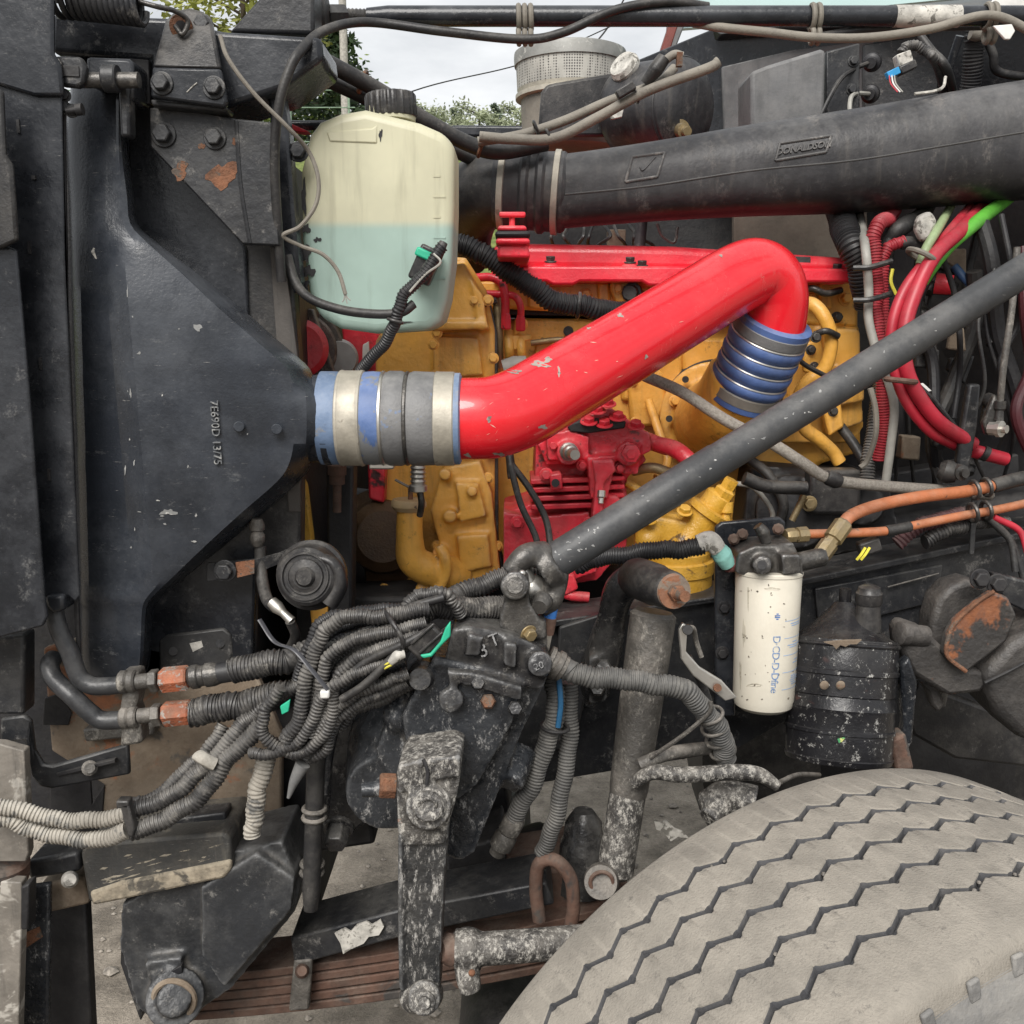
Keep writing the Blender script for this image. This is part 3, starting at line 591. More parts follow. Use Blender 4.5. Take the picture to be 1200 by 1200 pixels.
tag(mtube('control_cable', [(960, 42, 1.30), (1030, 33, 1.31), (1120, 32, 1.32), (1210, 30, 1.33)], 4, M_rubber), 'thin dark cable behind the sagging grey cable', 'cable')
tag(mtube('heater_hose', [(352, 58, 1.42), (400, 82, 1.45), (450, 110, 1.48), (500, 142, 1.5), (548, 168, 1.52), (585, 178, 1.53), (640, 168, 1.55)], 10, M_rubber), 'thick black hose sloping down behind the bottle cap', 'hose')
tag(mtube('heater_hose', [(345, 78, 1.45), (400, 102, 1.48), (440, 122, 1.5), (520, 170, 1.55), (560, 190, 1.6)], 8, M_rubber), 'thinner black hose under the sloping thick hose', 'hose')
for x, y in ((425, 96), (565, 172)):
    tag(MB().ring((x, y, 1.475 if x < 500 else 1.525), (1, 0, -.45), .0145, .0028).build('hose_clip', M_rust), 'rusty clip on the thick black hose ' + ('beside the utility pole' if x < 500 else 'near the intake elbow'), 'clip', 'clips on the sloping hose')
tag(mtube('conduit_tube', [(560, 166, 1.5), (610, 158, 1.5), (660, 142, 1.5), (715, 118, 1.5), (770, 98, 1.5), (790, 80, 1.52)], 5.5, M_tan), 'upper of two faded tan tubes rising to the round tank', 'tube')
tag(mtube('conduit_tube', [(562, 160, 1.48), (600, 163, 1.48), (650, 162, 1.48), (700, 138, 1.48), (760, 106, 1.48), (830, 80, 1.48), (842, 72, 1.48)], 6, M_tan), 'lower of two faded tan tubes ending beside the grey box', 'tube')
for x, y, lab in ((628, 150, 'left'), (643, 160, 'middle'), (745, 112, 'right')):
    tag(MB().ring((x, y, 1.485), (1, 0, .4), .0095, .002).build('cable_tie', M_plastic), 'black tie on the tan tubes, %s one of three' % lab, 'cable tie', 'ties on the tan tubes')
mv = thing('hose_joint', 'dark joint where the tan tubes meet above the intake duct', 'hose joint', (740, 110, 1.48))
mtube('boot', [(755, 98, 1.485), (768, 82, 1.48), (778, 68, 1.48)], [6, 9, 8], M_rubber, mv)
mtube('stub', [(778, 72, 1.48), (790, 64, 1.48), (800, 66, 1.48)], 5, M_tan, mv)
MB().box((796, 70, 1.475), (.008, .01, .018)).build('copper_clip', M_rust, mv)
MB().box((733, 106, 1.47), (.028, .012, .012), Matrix.Rotation(R(-30), 3, 'Y')).build('clip', M_plastic, mv, .002)

br = thing('air_breather', 'round perforated metal air breather standing against the sky', 'air breather', (668, 150, 2.05))
k = S(668, 100, 2.05)
def perf():
    m = mat('perforated_grey_metal', (.33, .32, .29), .6, dust=((.45, .42, .36), .4, 12))
    t = m.node_tree; N = t.nodes; lk = t.links.new; pb = N['Principled BSDF']; src = pb.inputs['Base Color'].links[0].from_socket
    tc = N.new('ShaderNodeTexCoord'); v = N.new('ShaderNodeTexVoronoi'); v.inputs['Scale'].default_value = 210; v.inputs['Randomness'].default_value = 0.0; lk(tc.outputs['Object'], v.inputs['Vector'])
    mr = N.new('ShaderNodeMapRange'); mr.inputs[1].default_value = .38; mr.inputs[2].default_value = .3; lk(v.outputs['Distance'], mr.inputs[0])
    x = N.new('ShaderNodeMix'); x.data_type = 'RGBA'; lk(mr.outputs[0], x.inputs[0]); lk(src, x.inputs[6]); x.inputs[7].default_value = (.07, .065, .06, 1); lk(x.outputs[2], pb.inputs['Base Color'])
    return m
mlathe('lid', (668, 78, 2.05), (668, 58, 2.05), [(0, 65 * k), (.5, 65.5 * k), (.75, 65 * k), (.85, 60 * k), (.9, 52 * k), (1, 48 * k)], mat('galvanised_lid', (.26, .26, .245), .5, metal=.3, second=((.5, .49, .45), .6, 30), dust=(DU, .4, 20)), br, 48)
mlathe('perforated_band', (668, 106, 2.05), (668, 78, 2.05), [(0, 62 * k), (1, 63 * k)], perf(), br, 48)
mlathe('clamp_band', (668, 118, 2.05), (668, 106, 2.05), [(0, 60 * k), (.1, 64 * k), (.5, 64 * k), (.6, 61 * k), (1, 62 * k)], M_clamp, br, 48)
mlathe('neck', (668, 175, 2.05), (668, 118, 2.05), [(0, 56 * k), (1, 58 * k)], M_tan, br, 40)
tag(mplate('breather_shield', [(630, 160), (634, 108), (640, 99), (652, 96), (725, 84), (735, 90), (735, 160)], 1.9, .012, M_plastic, None, .006), 'black curved shield plate in front of the mesh breather', 'shield')

st = thing('surge_tank', 'dusty dark round surge tank above the intake duct', 'tank', (770, 180, 1.840))
k = S(790, 125, 1.820)
mlathe('drum', (728, 132, 1.920), (812, 124, 1.800), [(0, 40 * k), (.08, 50 * k), (.2, 54 * k), (.8, 55 * k), (.9, 53 * k), (.97, 44 * k), (1, 30 * k)], M_duct, st, 40)
MB().ring((800, 125, 1.817), P(812, 124, 1.800) - P(728, 132, 1.920), 54 * k, .0025, 40, 6).build('seam', M_duct, st)
mlathe('sight_glass', (735, 82, 1.840), (728, 74, 1.830), [(0, 18 * k), (.5, 19 * k), (1, 16 * k)], M_label, st, 24)
mlathe('drain_plug', (793, 152, 1.800), (806, 154, 1.750), [(0, 12 * k), (.3, 12 * k), (.31, 8 * k), (.7, 8 * k), (.71, 5 * k), (1, 5 * k)], M_brass, st, 18)
mplate('sticker', [(714, 132), (731, 128), (729, 137), (716, 140)], 1.795, .006, M_label, st, .001)

cabo = thing('truck_cab', 'front corner of the dark truck cab with windscreen', 'cab', (1000, 500, 2.0))
mplate('cowl', [(742, 72, .55), (836, 33, .35), (1000, 14, .1), (1260, -10, -.25), (1260, 120, -.2), (1000, 170, .1), (850, 190, .35), (742, 190, .55)], 1.95, .02, M_black, cabo, .004)
MB().add([P(868, 60, 2.42), P(1430, 40, 1.55), P(1430, 900, 1.55), P(868, 700, 2.42), P(882, 60, 2.47), P(1450, 40, 1.58), P(1450, 900, 1.58), P(882, 700, 2.47)],
         [(0, 1, 2, 3), (4, 7, 6, 5), (0, 4, 5, 1), (1, 5, 6, 2), (2, 6, 7, 3), (3, 7, 4, 0)]).build('firewall', M_dark, cabo)
mplate('wiper_tray', [(835, 33, .35), (1000, 12, .1), (1260, -14, -.25), (1260, -2, -.35), (990, 22, 0), (845, 40, .3)], 1.95, .05, M_plastic, cabo, .002)
def glassm():
    m = bpy.data.materials.new('windscreen_glass'); m.use_nodes = True; b = m.node_tree.nodes['Principled BSDF']
    b.inputs['Base Color'].default_value = (.42, .56, .53, 1); b.inputs['Roughness'].default_value = .04; b.inputs['Metallic'].default_value = .35; return m
mplate('windscreen', [(792, 34, .6), (800, -60, .8), (1260, -120, .2), (1260, -16, -.2), (1000, 10, .15), (838, 30, .4)], 1.98, .02, glassm(), cabo, 0)
mplate('pillar', [(774, 60), (784, 30), (792, -50), (800, -50), (798, 20), (786, 58)], 2.5, .05, mat('maroon_pillar', (.15, .03, .02), .5), cabo, .003)
mplate('pillar_trim', [(786, 58), (798, 20), (806, -50), (818, -50), (802, 30), (792, 56)], 2.48, .05, M_greybox, cabo, .003)
mplate('liner', [(846, 78, .33), (930, 58, .2), (1010, 48, .07), (1040, 50, .05), (1040, 180, .05), (850, 190, .33)], 1.93, .012, M_greybox, cabo, .003)
mplate('cable_pass_plate', [(1012, 52, .1), (1085, 40, .05), (1100, 46, .05), (1100, 180, .05), (1012, 180, .1)], 1.86, .012, M_black2, cabo, .003)
mplate('bulkhead', [(860, 225), (1015, 225), (1020, 330), (860, 330)], 2.1, .02, mat('brown_insulation_mat', (.085, .072, .058), .9, dust=((.17, .145, .12), .5, 16), bump=.8, bscale=60), cabo, .002)
bx = thing('junction_box', 'dust grey box with rounded top corner on the cab wall', 'box', (925, 150, 1.78))
MB().plate([(880, 84), (900, 76), (962, 57), (968, 58), (966, 160), (880, 165)], 1.74, .10).build('case', M_greybox, bx, .006)
mplate('bracket', [(968, 60), (1008, 50), (1008, 140), (985, 150), (968, 152)], 1.80, .05, M_black2, bx, .003)
for x, y in ((1000, 72), (998, 105)): bolt((x, y, 1.80), 5, M_black2, bx)
gr = thing('cable_grommets', 'two round cable grommets beside the grey box', 'grommet', (1020, 110, 1.84))
for x, y in ((1022, 73), (1020, 110)):
    kk = S(x, y, 1.85); mlathe('grommet', (x, y, 1.86), (x - 2, y + 1, 1.83), [(0, 11 * kk), (.4, 10 * kk), (.5, 7 * kk), (1, 6 * kk)], M_duct, gr, 20)
mtube('wire', [(1020, 73, 1.84), (1000, 82, 1.8), (980, 100, 1.75), (948, 165, 1.74)], 2.6, M_rubber, gr, seg=8)
mtube('wire', [(1018, 110, 1.83), (1003, 110, 1.8), (996, 120, 1.75), (997, 160, 1.74)], 2.6, M_wire, gr, seg=8)
cn = thing('wire_connectors', 'loose plugs with a bright blue tip hanging above the duct', 'connector', (1060, 90, 1.6))
mtube('loom', [(1056, 62, 1.6), (1064, 54, 1.6), (1082, 58, 1.6), (1098, 74, 1.6), (1112, 130, 1.76)], 6, M_loom, cn, corr=(.004, .12))
mtube('loom', [(1078, 42, 1.62), (1092, 60, 1.61), (1110, 82, 1.6), (1122, 130, 1.76)], 5, M_rubber, cn)
MB().box((1058, 70, 1.6), (.022, .02, .018), Matrix.Rotation(R(-20), 3, 'Y')).build('plug', M_label, cn, .002)
MB().box((1062, 80, 1.595), (.026, .02, .012), Matrix.Rotation(R(-25), 3, 'Y')).build('plug', M_plastic, cn, .002)
MB().box((1046, 86, 1.59), (.019, .012, .010), Matrix.Rotation(R(-25), 3, 'Y')).build('plug_tip', M_bluew, cn, .001)
for dx, m_ in ((0, M_redw), (3, M_white), (6, M_wire)): mtube('wire', [(1042 + dx, 88, 1.585), (1044 + dx, 98, 1.58), (1052 + dx, 108, 1.57)], .9, m_, cn, seg=5)
mtube('wire', [(1108, 90, 1.58), (1105, 102, 1.57), (1094, 107, 1.56), (1072, 110, 1.55)], 1.8, M_label, cn, seg=6)
dr = thing('downpipe_loom', 'short black ribbed loom dropping behind the duct under a tie', 'loom', (1138, 95, 1.55))
mtube('loom', [(1144, 38, 1.72), (1140, 66, 1.73), (1134, 130, 1.76)], 12, M_loomblack, dr, corr=(.005, .14))
mtube('strut', [(1125, 42, 1.6), (1112, 80, 1.62)], 5, M_black, dr)
mtube('side_cable', [(1156, 45, 1.72), (1164, 64, 1.72), (1170, 84, 1.73), (1215, 92, 1.74)], 5, M_rubber, dr)
mtube('band', [(1138, 38, 1.70), (1146, 40, 1.70), (1152, 36, 1.70)], 8, M_tan, dr)
wt = thing('white_clip', 'white plastic clip and tag at the upper right edge', 'clip', (1180, 30, 1.3))
mplate('tag', [(1164, 30), (1186, 28), (1190, 36), (1184, 46), (1178, 46)], 1.26, .004, M_white, wt, .001)
mplate('flap', [(1150, 12), (1168, -4), (1215, -6), (1215, 8), (1178, 9)], 1.34, .004, M_white, wt, .001)

# ------------------------------------------------------------------ air intake duct
du = thing('air_intake_duct', 'wide dusty black air intake duct crossing the upper right', 'duct', (900, 260, 1.5))
secs = [(652, 226, 42, 1.60), (700, 221, 43, 1.60), (780, 212, 46, 1.60), (880, 201, 52, 1.60), (1000, 190, 59, 1.60), (1100, 178, 64, 1.60), (1200, 166, 68, 1.60), (1290, 156, 70, 1.60)]
def ductm():
    cs = catmull([P(x, y, d) for x, y, r, d in secs], 6); rs = catmull([Vector((r * S(x, y, d), 0, 0)) for x, y, r, d in secs], 6)
    vs = []; seg = 48; fs = []
    for c, r in zip(cs, rs):
        r = r.x
        for k in range(seg):
            a = 2 * math.pi * k / seg; y_ = math.cos(a); z_ = math.sin(a)
            q = (abs(y_) ** 3.0 + abs(z_) ** 3.0) ** (1 / 3.0) if z_ < 0 else (abs(y_) ** 2.2 + abs(z_) ** 2.2) ** (1 / 2.2)
            vs.append(c + Vector((0, y_ * r / q, z_ * r / q * (1.0 if z_ > 0 else .96))))
    n = len(cs)
    fs = [(i * seg + k, i * seg + (k + 1) % seg, (i + 1) * seg + (k + 1) % seg, (i + 1) * seg + k) for i in range(n - 1) for k in range(seg)]
    fs += [tuple(range(seg)), tuple(range((n - 1) * seg, n * seg))]
    return MB().add(vs, fs)
ductm().build('tube', M_duct, du, smooth=60)
def dsurf(x, y):
    """distance of the duct's front skin behind pixel x, y"""
    lo, hi = 1.46, 1.60
    for _ in range(22):
        d = (lo + hi) / 2; p = P(x, y, d); ins = False
        for i in range(len(DC) - 1):
            if DC[i][0].x <= p.x <= DC[i + 1][0].x:
                f = (p.x - DC[i][0].x) / (DC[i + 1][0].x - DC[i][0].x); c = DC[i][0].lerp(DC[i + 1][0], f); r = DC[i][1] + (DC[i + 1][1] - DC[i][1]) * f
                z = p.z - c.z; q = 2.2 if z > 0 else 3.0; ins = (abs(p.y - c.y) ** q + abs(z) ** q) ** (1 / q) < r; break
        if ins: hi = d
        else: lo = d
    return hi
DC = list(zip(catmull([P(x, y, d) for x, y, r, d in secs], 6), [v.x for v in catmull([Vector((r * S(x, y, d), 0, 0)) for x, y, r, d in secs], 6)]))
mtube('mould_seam', [(x, y, dsurf(x, y) + .0005) for x, y in ((662, 228), (760, 218), (880, 200), (1000, 188), (1100, 172), (1200, 155), (1270, 146))], 1.3, mat('seam_rubber', (.05, .048, .046), .6), du, seg=8)
def emb(x, y): return P(x, y, dsurf(x, y) - .0006)
mb = MB()
def outline(pts_):
    for i in range(len(pts_)):
        a, b = pts_[i], pts_[(i + 1) % len(pts_)]
        mb.tube([P(a[0] + (b[0] - a[0]) * t, a[1] + (b[1] - a[1]) * t, dsurf(a[0] + (b[0] - a[0]) * t, a[1] + (b[1] - a[1]) * t) - .0006) for t in (0, .33, .66, 1)], [.0022] * 4, seg=8, n=4)
outline([(914, 168), (974, 159), (968, 178), (909, 188)]); M_ductw = mat('dusty_lit_edge_rubber', (.075, .072, .070), .6, second=((.16, .15, .14), .55, 60), bump=.2)  # raised border and letters painted paler for their lit edges, plus dust
mb.build('nameplate_border', M_ductw, du)
mb = MB(); outline([(741, 184), (779, 179), (770, 207), (733, 213)]); mb.build('emblem_border', M_ductw, du)
ss = S(940, 174, 1.53)
def tfn(x0, y0, sl):
    def f(c):
        x = x0 + c.x / ss; y = y0 - c.y / ss + sl * (c.x / ss); p = P(x, y, dsurf(x, y)); p.y -= c.z; return p
    return f
lettering('nameplate_letters', 'DONALDSON', 10.6 * ss, M_ductw, du, None, .0026, tfn(941, 173.5, -.16), bold=.0003, shear=.25, spacing=.95)
lettering('emblem_letters', 'WARNING', 6.2 * ss, M_duct, du, None, .0012, tfn(754, 207, -.15), shear=.2) if False else None
mtube('emblem_tick', [(750, 196, dsurf(750, 196)), (754, 199, dsurf(754, 199)), (768, 184, dsurf(768, 184))], 1.3, M_duct, du, seg=8)
cpx = thing('intake_coupling', 'ribbed grey rubber coupling with two steel bands on the intake elbow', 'hose coupling', (620, 270, 1.60))
k = S(620, 226, 1.60)
mlathe('sleeve', (580, 222, 1.61), (664, 226, 1.60), [(0, 43 * k), (.05, 45.5 * k), (.18, 45.5 * k), (.22, 44.5 * k), (.36, 44.6 * k), (.40, 48.5 * k), (.46, 48.5 * k), (.5, 44.6 * k), (.58, 44.6 * k), (.62, 48.2 * k), (.68, 48.2 * k), (.72, 45 * k), (.95, 46 * k), (1, 43 * k)], M_duct, cpx, 44)
for x in (590, 652):
    dd = 1.61 - (x - 580) / 84 * .01
    mlathe('band', (x - 4, 222 + (x - 582) * .05, dd), (x + 4, 222.5 + (x - 582) * .05, dd - .001), [(0, 45 * k), (.1, 48.2 * k), (.9, 48.2 * k), (1, 45 * k)], M_clamp, cpx, 44)
MB().box((628, 172, 1.58), (.014, .02, .010)).build('band_screw', M_steel, cpx, .002)
mtube('elbow', [(596, 223, 1.607), (572, 224, 1.615), (549, 240, 1.65), (540, 268, 1.69), (540, 300, 1.74)], [43, 43, 42, 38, 34], M_rubber, cpx, seg=36, n=8)
mtube('elbow_hose_rib', [(535, 262, 1.62), (543, 245, 1.595), (556, 238, 1.58)], 2.4, M_tan, cpx)
# ================================================================== engine
en = thing('diesel_engine', 'large ochre yellow diesel engine with red valve cover', 'engine', (750, 700, 1.75))
mplate('block', [(500, 372), (1008, 380), (1010, 530), (960, 545), (930, 650), (520, 660)], 1.70, .45, M_yel, en, .008)
mplate('cylinder_head', [(560, 328), (1004, 330), (1006, 384), (596, 362), (560, 362)], 1.655, .42, M_yel, en, .006)
mplate('head_gasket_step', [(596, 362), (724, 364), (1006, 386), (1006, 392), (724, 371), (596, 369)], 1.672, .3, M_dark, en, .001)
for x0, x1, y0, y1 in ((602, 716, 372, 470), (728, 800, 376, 470), (940, 1000, 392, 430), (800, 880, 395, 440)):
    mplate('cover', [(x0, y0), (x1, y0 + 2), (x1, y1), (x0, y1)], 1.685, .03, M_yel, en, .006)
for x in (618, 700, 790, 960): mplate('head_rib', [(x, 331), (x + 14, 331), (x + 16, 362), (x + 1, 361)], 1.645, .02, M_yel, en, .004)
# valve cover
M_redc = mat('bright_red_cover_paint', (.74, .012, .034), .32, var=.12, dust=((.62, .26, .24), .4, 10), grit=((.10, .03, .03), .7, .60, .74, 30), coat=.2, bump=.3)
vc = mplate('valve_cover', [(578, 284), (790, 288), (1000, 302), (1003, 322), (578, 316)], 1.60, .37, M_redc, en, .014, bseg=4)
MB().plate([(576, 311), (790, 312), (1006, 315), (1006, 331), (800, 331), (790, 335), (760, 335), (752, 330), (680, 330), (672, 334), (648, 334), (640, 330), (576, 328)], 1.585, .42).build('cover_flange', M_redc, en, .004)
for x, y in ((645, 304), (738, 305), (752, 309), (905, 312), (980, 313)):
    bolt((x, y + 2, 1.605), 6, M_steeld, vc, (0, -.35, 1)); mplate('cover_boss', [(x - 9, y + 4), (x + 9, y + 4), (x + 12, y + 20), (x - 12, y + 20)], 1.59, .03, M_redc, en, .005)
M_brown = mat('shade_browned_casting', (.075, .040, .018), .5, dust=((.22, .14, .07), .5, 12), bump=.5)  # shadow on the damper is painted in as dark brown
MB().lathe((450, 628, 1.64), (449, 629, 1.52), [(0, .08), (.6, .078), (.7, .06), (.9, .055), (1, .04)], 40).build('crank_damper', M_brown, en)
of = thing('oil_filler_cap', 'red T handled oil filler cap on top of the valve cover', 'filler cap', (600, 290, 1.45))
k = S(600, 280, 1.41)
mplate('neck', [(582, 278), (620, 278), (622, 286), (580, 286)], 1.40, .06, M_redd, of, .004)
mplate('riser', [(584, 286), (618, 286), (622, 302), (582, 302)], 1.41, .25, M_redd, of, .004)
mplate('gasket', [(580, 270), (621, 270), (622, 278), (580, 278)], 1.397, .07, M_dark, of, .005)
mplate('lid', [(584, 264), (616, 264), (618, 270), (583, 270)], 1.40, .06, M_redd, of, .003)
MB().cyl((600, 268, 1.42), (600, 250, 1.42), 3.5 * k).build('stem', M_redd, of)
mplate('handle', [(585, 248), (616, 248), (616, 254), (585, 254)], 1.41, .012, M_redd, of, .002)
# front gear housing (cast)
mb = MB()
mb.plate([(520, 300), (546, 302), (570, 340), (580, 388), (580, 640), (587, 668), (548, 690), (470, 706), (462, 696), (452, 600), (440, 520), (440, 400), (490, 320)], 1.56, .16)
mb.plate([(512, 312), (544, 308), (566, 348), (568, 372), (510, 372)], 1.525, .05)
mb.plate([(506, 376), (570, 376), (573, 385), (506, 388)], 1.515, .05)
mb.plate([(508, 394), (560, 396), (566, 440), (508, 442)], 1.545, .05)
mb.plate([(552, 330), (566, 345), (572, 386), (562, 388)], 1.52, .05)
mb.plate([(520, 548), (562, 540), (576, 578), (586, 668), (546, 686), (526, 676), (504, 600)], 1.515, .06)
mb.plate([(534, 566), (560, 566), (570, 605), (540, 612)], 1.50, .04)
mb.plate([(535, 628), (572, 626), (576, 664), (540, 672)], 1.505, .04)
for x, y, r in ((524, 556, 8), (530, 605, 9), (518, 648, 10), (556, 576, 7), (500, 690, 12)):
    q = S(x, y, 1.5); mb.cyl((x, y, 1.56), (x - 3, y, 1.49), r * q, r * q * .85)
fgh = mb.build('gear_housing', M_yel, en, cast=.0032, sm=1)
mplate('housing_gasket', [(568, 346), (572, 344), (583, 390), (584, 640), (592, 668), (587, 668), (580, 640), (579, 392)], 1.565, .05, M_steeld, en, .001)
for x, y in ((572, 352), (578, 420), (572, 560), (583, 640), (508, 404), (510, 440), (520, 318), (556, 352), (512, 390), (566, 610), (540, 682), (512, 640), (450, 690)): bolt((x, y, 1.525), 5, M_yel, fgh)
# oil fill tube with cap
mb = MB(); mb.tube([(480, 596, 1.47), (480, 630, 1.47), (484, 655, 1.475), (505, 668, 1.49), (540, 672, 1.53)], [15, 16, 19, 20, 21], seg=20)
mb.tube([(514, 640, 1.475), (522, 655, 1.47), (522, 672, 1.475), (514, 690, 1.48)], 7, seg=12)
mb.build('fill_pipe', M_yel, en, cast=.003, sm=2)
fc = thing('filler_pipe_cap', 'tan disc cap with bent lever on the yellow filler pipe', 'filler cap', (479, 590, 1.46))
k = S(479, 588, 1.46)
mlathe('disc', (479, 598, 1.47), (479, 585, 1.47), [(0, 17 * k), (.4, 21 * k), (.7, 21 * k), (1, 19 * k)], mat('tan_worn_cap', (.46, .33, .18), .6, second=((.12, .08, .05), .6, 40)), fc, 28)
MB().cyl((481, 588, 1.47), (481, 572, 1.47), 3 * k).build('stem', M_rust, fc)
mtube('lever', [(463, 562, 1.465), (474, 568, 1.465), (484, 573, 1.47)], 3.2, M_tan, fc, seg=8, flat=.5)
sp = thing('threaded_fitting', 'silver ribbed fitting hanging below the left hose coupling', 'fitting', (492, 570, 1.42))
k = S(490, 560, 1.42)
mlathe('body', (490, 540, 1.42), (490, 577, 1.42), [(0, 9 * k)] + [(i / 14, (9.5 if i % 2 else 7.6) * k) for i in range(1, 11)] + [(.78, 11 * k), (.95, 11 * k), (1, 6 * k)], M_steel, sp, 18)
mtube('wire', [(492, 575, 1.42), (494, 590, 1.42), (492, 604, 1.43)], 4, M_steeld, sp)
# flange + coolant elbow
ck = S(838, 485, 1.64)
mb = MB(); mb.cyl((838, 486, 1.70), (836, 487, 1.645), 64 * ck, 63 * ck, seg=48); mb.lathe((836, 487, 1.65), (834, 488, 1.60), [(0, 44 * ck), (.5, 42 * ck), (1, 30 * ck)], 40)
mb.tube([(830, 494, 1.66), (838, 488, 1.60), (854, 474, 1.545), (866, 452, 1.515), (872, 438, 1.505)], [42, 44, 44, 43, 42], seg=36)
cel = mb.build('coolant_elbow', M_yel, en, cast=.0034, sm=2)
MB().ring((838, 486, 1.688), (0, 1, 0), 65 * ck, .004, 48, 8).build('flange_seal', M_dark, en)
for a in (20, 75, 130, 185, 240, 300):
    x = 838 + 54 * math.cos(R(a)); y = 486 - 54 * math.sin(R(a))
    mlathe('flange_hole', (x, y, 1.646), (x, y, 1.6405), [(0, 4 * ck), (1, 4 * ck)], M_dark, cel, 14) if a % 20 else bolt((x, y, 1.645), 6, M_yel, cel)
o_ = P(812, 480, 1.585); lettering('cast_mark', 'UAT', .018, M_yel, en, basis(o_, P(830, 474, 1.585) - o_, P(812, 460, 1.59) - o_), .003)
# right end of engine: rear housing + yellow water pipes
mb = MB(); mb.plate([(905, 332), (1004, 334), (1012, 500), (1000, 520), (915, 520), (905, 450)], 1.66, .12)
mb.plate([(965, 385), (1008, 385), (1012, 495), (970, 510)], 1.63, .06); mb.plate([(985, 430), (1012, 430), (1014, 470), (985, 475)], 1.61, .06)
mb.build('housing', M_yel, en, cast=.004, sm=2)
mb = MB(); mb.tube([(930, 362, 1.62), (950, 356, 1.58), (966, 372, 1.565), (974, 400, 1.565), (966, 432, 1.57), (946, 448, 1.575), (936, 470, 1.58), (942, 500, 1.585), (960, 515, 1.59), (976, 530, 1.6), (984, 542, 1.6)], 8, seg=14)
mb.build('water_pipe', M_yel, en)
mtube('pipe_clip', [(955, 392, 1.555), (968, 388, 1.545), (982, 394, 1.555)], 4, M_steeld, en)
bolt((956, 395, 1.55), 5, M_steeld, en)
mtube('sensor_wire', [(925, 405, 1.52), (940, 425, 1.52), (970, 442, 1.54)], 3, M_rubber, en, seg=8)
# injector line connector plate
mplate('port_plate', [(716, 330), (724, 327), (750, 330), (752, 352), (745, 356), (722, 354), (715, 340)], 1.63, .03, M_yel, en, .003)
bolt((724, 338, 1.63), 5, M_yel, en)
mlathe('port_plug', (742, 343, 1.635), (738, 343, 1.605), [(0, 13 * k), (.5, 13 * k), (.52, 10 * k), (1, 9 * k)], M_plastic, en, 10)
for x, y in ((666, 388), (792, 400)): mlathe('core_plug', (x, y, 1.686), (x, y, 1.672), [(0, 7 * k), (1, 6.5 * k)], M_dark, en, 18)
# red fuel tubes left
mtube('fuel_tube', [(552, 326, 1.58), (575, 325, 1.57), (588, 332, 1.565), (592, 350, 1.565), (592, 372, 1.57)], 5, M_redd, en)
mtube('fuel_tube', [(562, 344, 1.58), (590, 345, 1.57), (604, 348, 1.565), (610, 360, 1.565), (610, 376, 1.57)], 4.2, M_redd, en)
for x, y in ((593, 376), (610, 378)): MB().lathe((x, y - 9, 1.568), (x, y + 10, 1.57), [(0, 5 * k), (.3, 7 * k), (.9, 7 * k), (1, 5 * k)], 6).build('tube_nut', M_redd, en)
for x, y0, y1 in ((583, 350, 430), (596, 388, 430), (610, 392, 430)): mtube('riser', [(x, y0, 1.59), (x + 1, (y0 + y1) / 2, 1.58), (x + 2, y1, 1.60)], 5.5, M_yel if x != 583 else M_brass, en)
mplate('riser_bracket', [(598, 393), (622, 392), (624, 398), (608, 402), (606, 410), (598, 410)], 1.58, .04, M_yel, en, .002)
mlathe('grey_plug', (590, 432, 1.56), (618, 424, 1.56), [(0, 11 * k), (.5, 12 * k), (1, 8 * k)], mat('grey_plastic', (.32, .31, .28), .6), en, 16)
mtube('black_lead', [(560, 362, 1.56), (570, 355, 1.55), (582, 352, 1.55)], 4, M_rubber, en, seg=8)
# fuel pump and yellow canister low
fp = thing('fuel_pump', 'bright yellow fuel pump with tilted cylinder below the red pipe', 'pump', (800, 690, 1.5))
k = S(810, 620, 1.47)
mlathe('cylinder', (800, 640, 1.47), (846, 578, 1.46), [(0, 22 * k), (.05, 20 * k), (.6, 20 * k), (.62, 25 * k), (.72, 25 * k), (.74, 17 * k), (.95, 17 * k), (1, 12 * k)], M_yelb, fp, 28)
mb = MB(); mb.plate([(752, 622), (770, 606), (820, 615), (842, 632), (838, 645), (752, 650)], 1.45, .1); mb.cyl((786, 640, 1.5), (786, 600, 1.5), .02, .018); mb.sph((760, 632, 1.46), .022)
mb.build('flange', M_yelb, fp, cast=.003, sm=2)
for x, y in ((802, 600), (760, 610), (832, 632)): bolt((x, y, 1.44), 7, M_yelb, fp, (.1, -.5, 1))
mlathe('valve', (850, 612, 1.45), (852, 588, 1.45), [(0, 7 * k), (.4, 5 * k), (.5, 8 * k), (1, 7 * k)], M_yelb, fp, 12)
mlathe('relief_cap', (846, 582, 1.455), (858, 562, 1.45), [(0, 12 * k), (.4, 13 * k), (.5, 9 * k), (1, 9 * k)], M_yelb, fp, 6)
mlathe('canister', (794, 720, 1.47), (794, 640, 1.47), [(0, 34 * k), (.35, 40 * k), (.6, 40 * k), (.62, 42 * k), (.8, 42 * k), (.82, 38 * k), (.92, 38 * k), (1, 30 * k)], M_yelb, fp, 36)
mtube('return_pipe', [(742, 552, 1.52), (765, 548, 1.5), (790, 555, 1.5), (818, 552, 1.52)], 6, M_brass, fp)
mtube('return_pipe', [(735, 566, 1.5), (752, 576, 1.49), (770, 580, 1.49)], 5, M_yelb, fp)
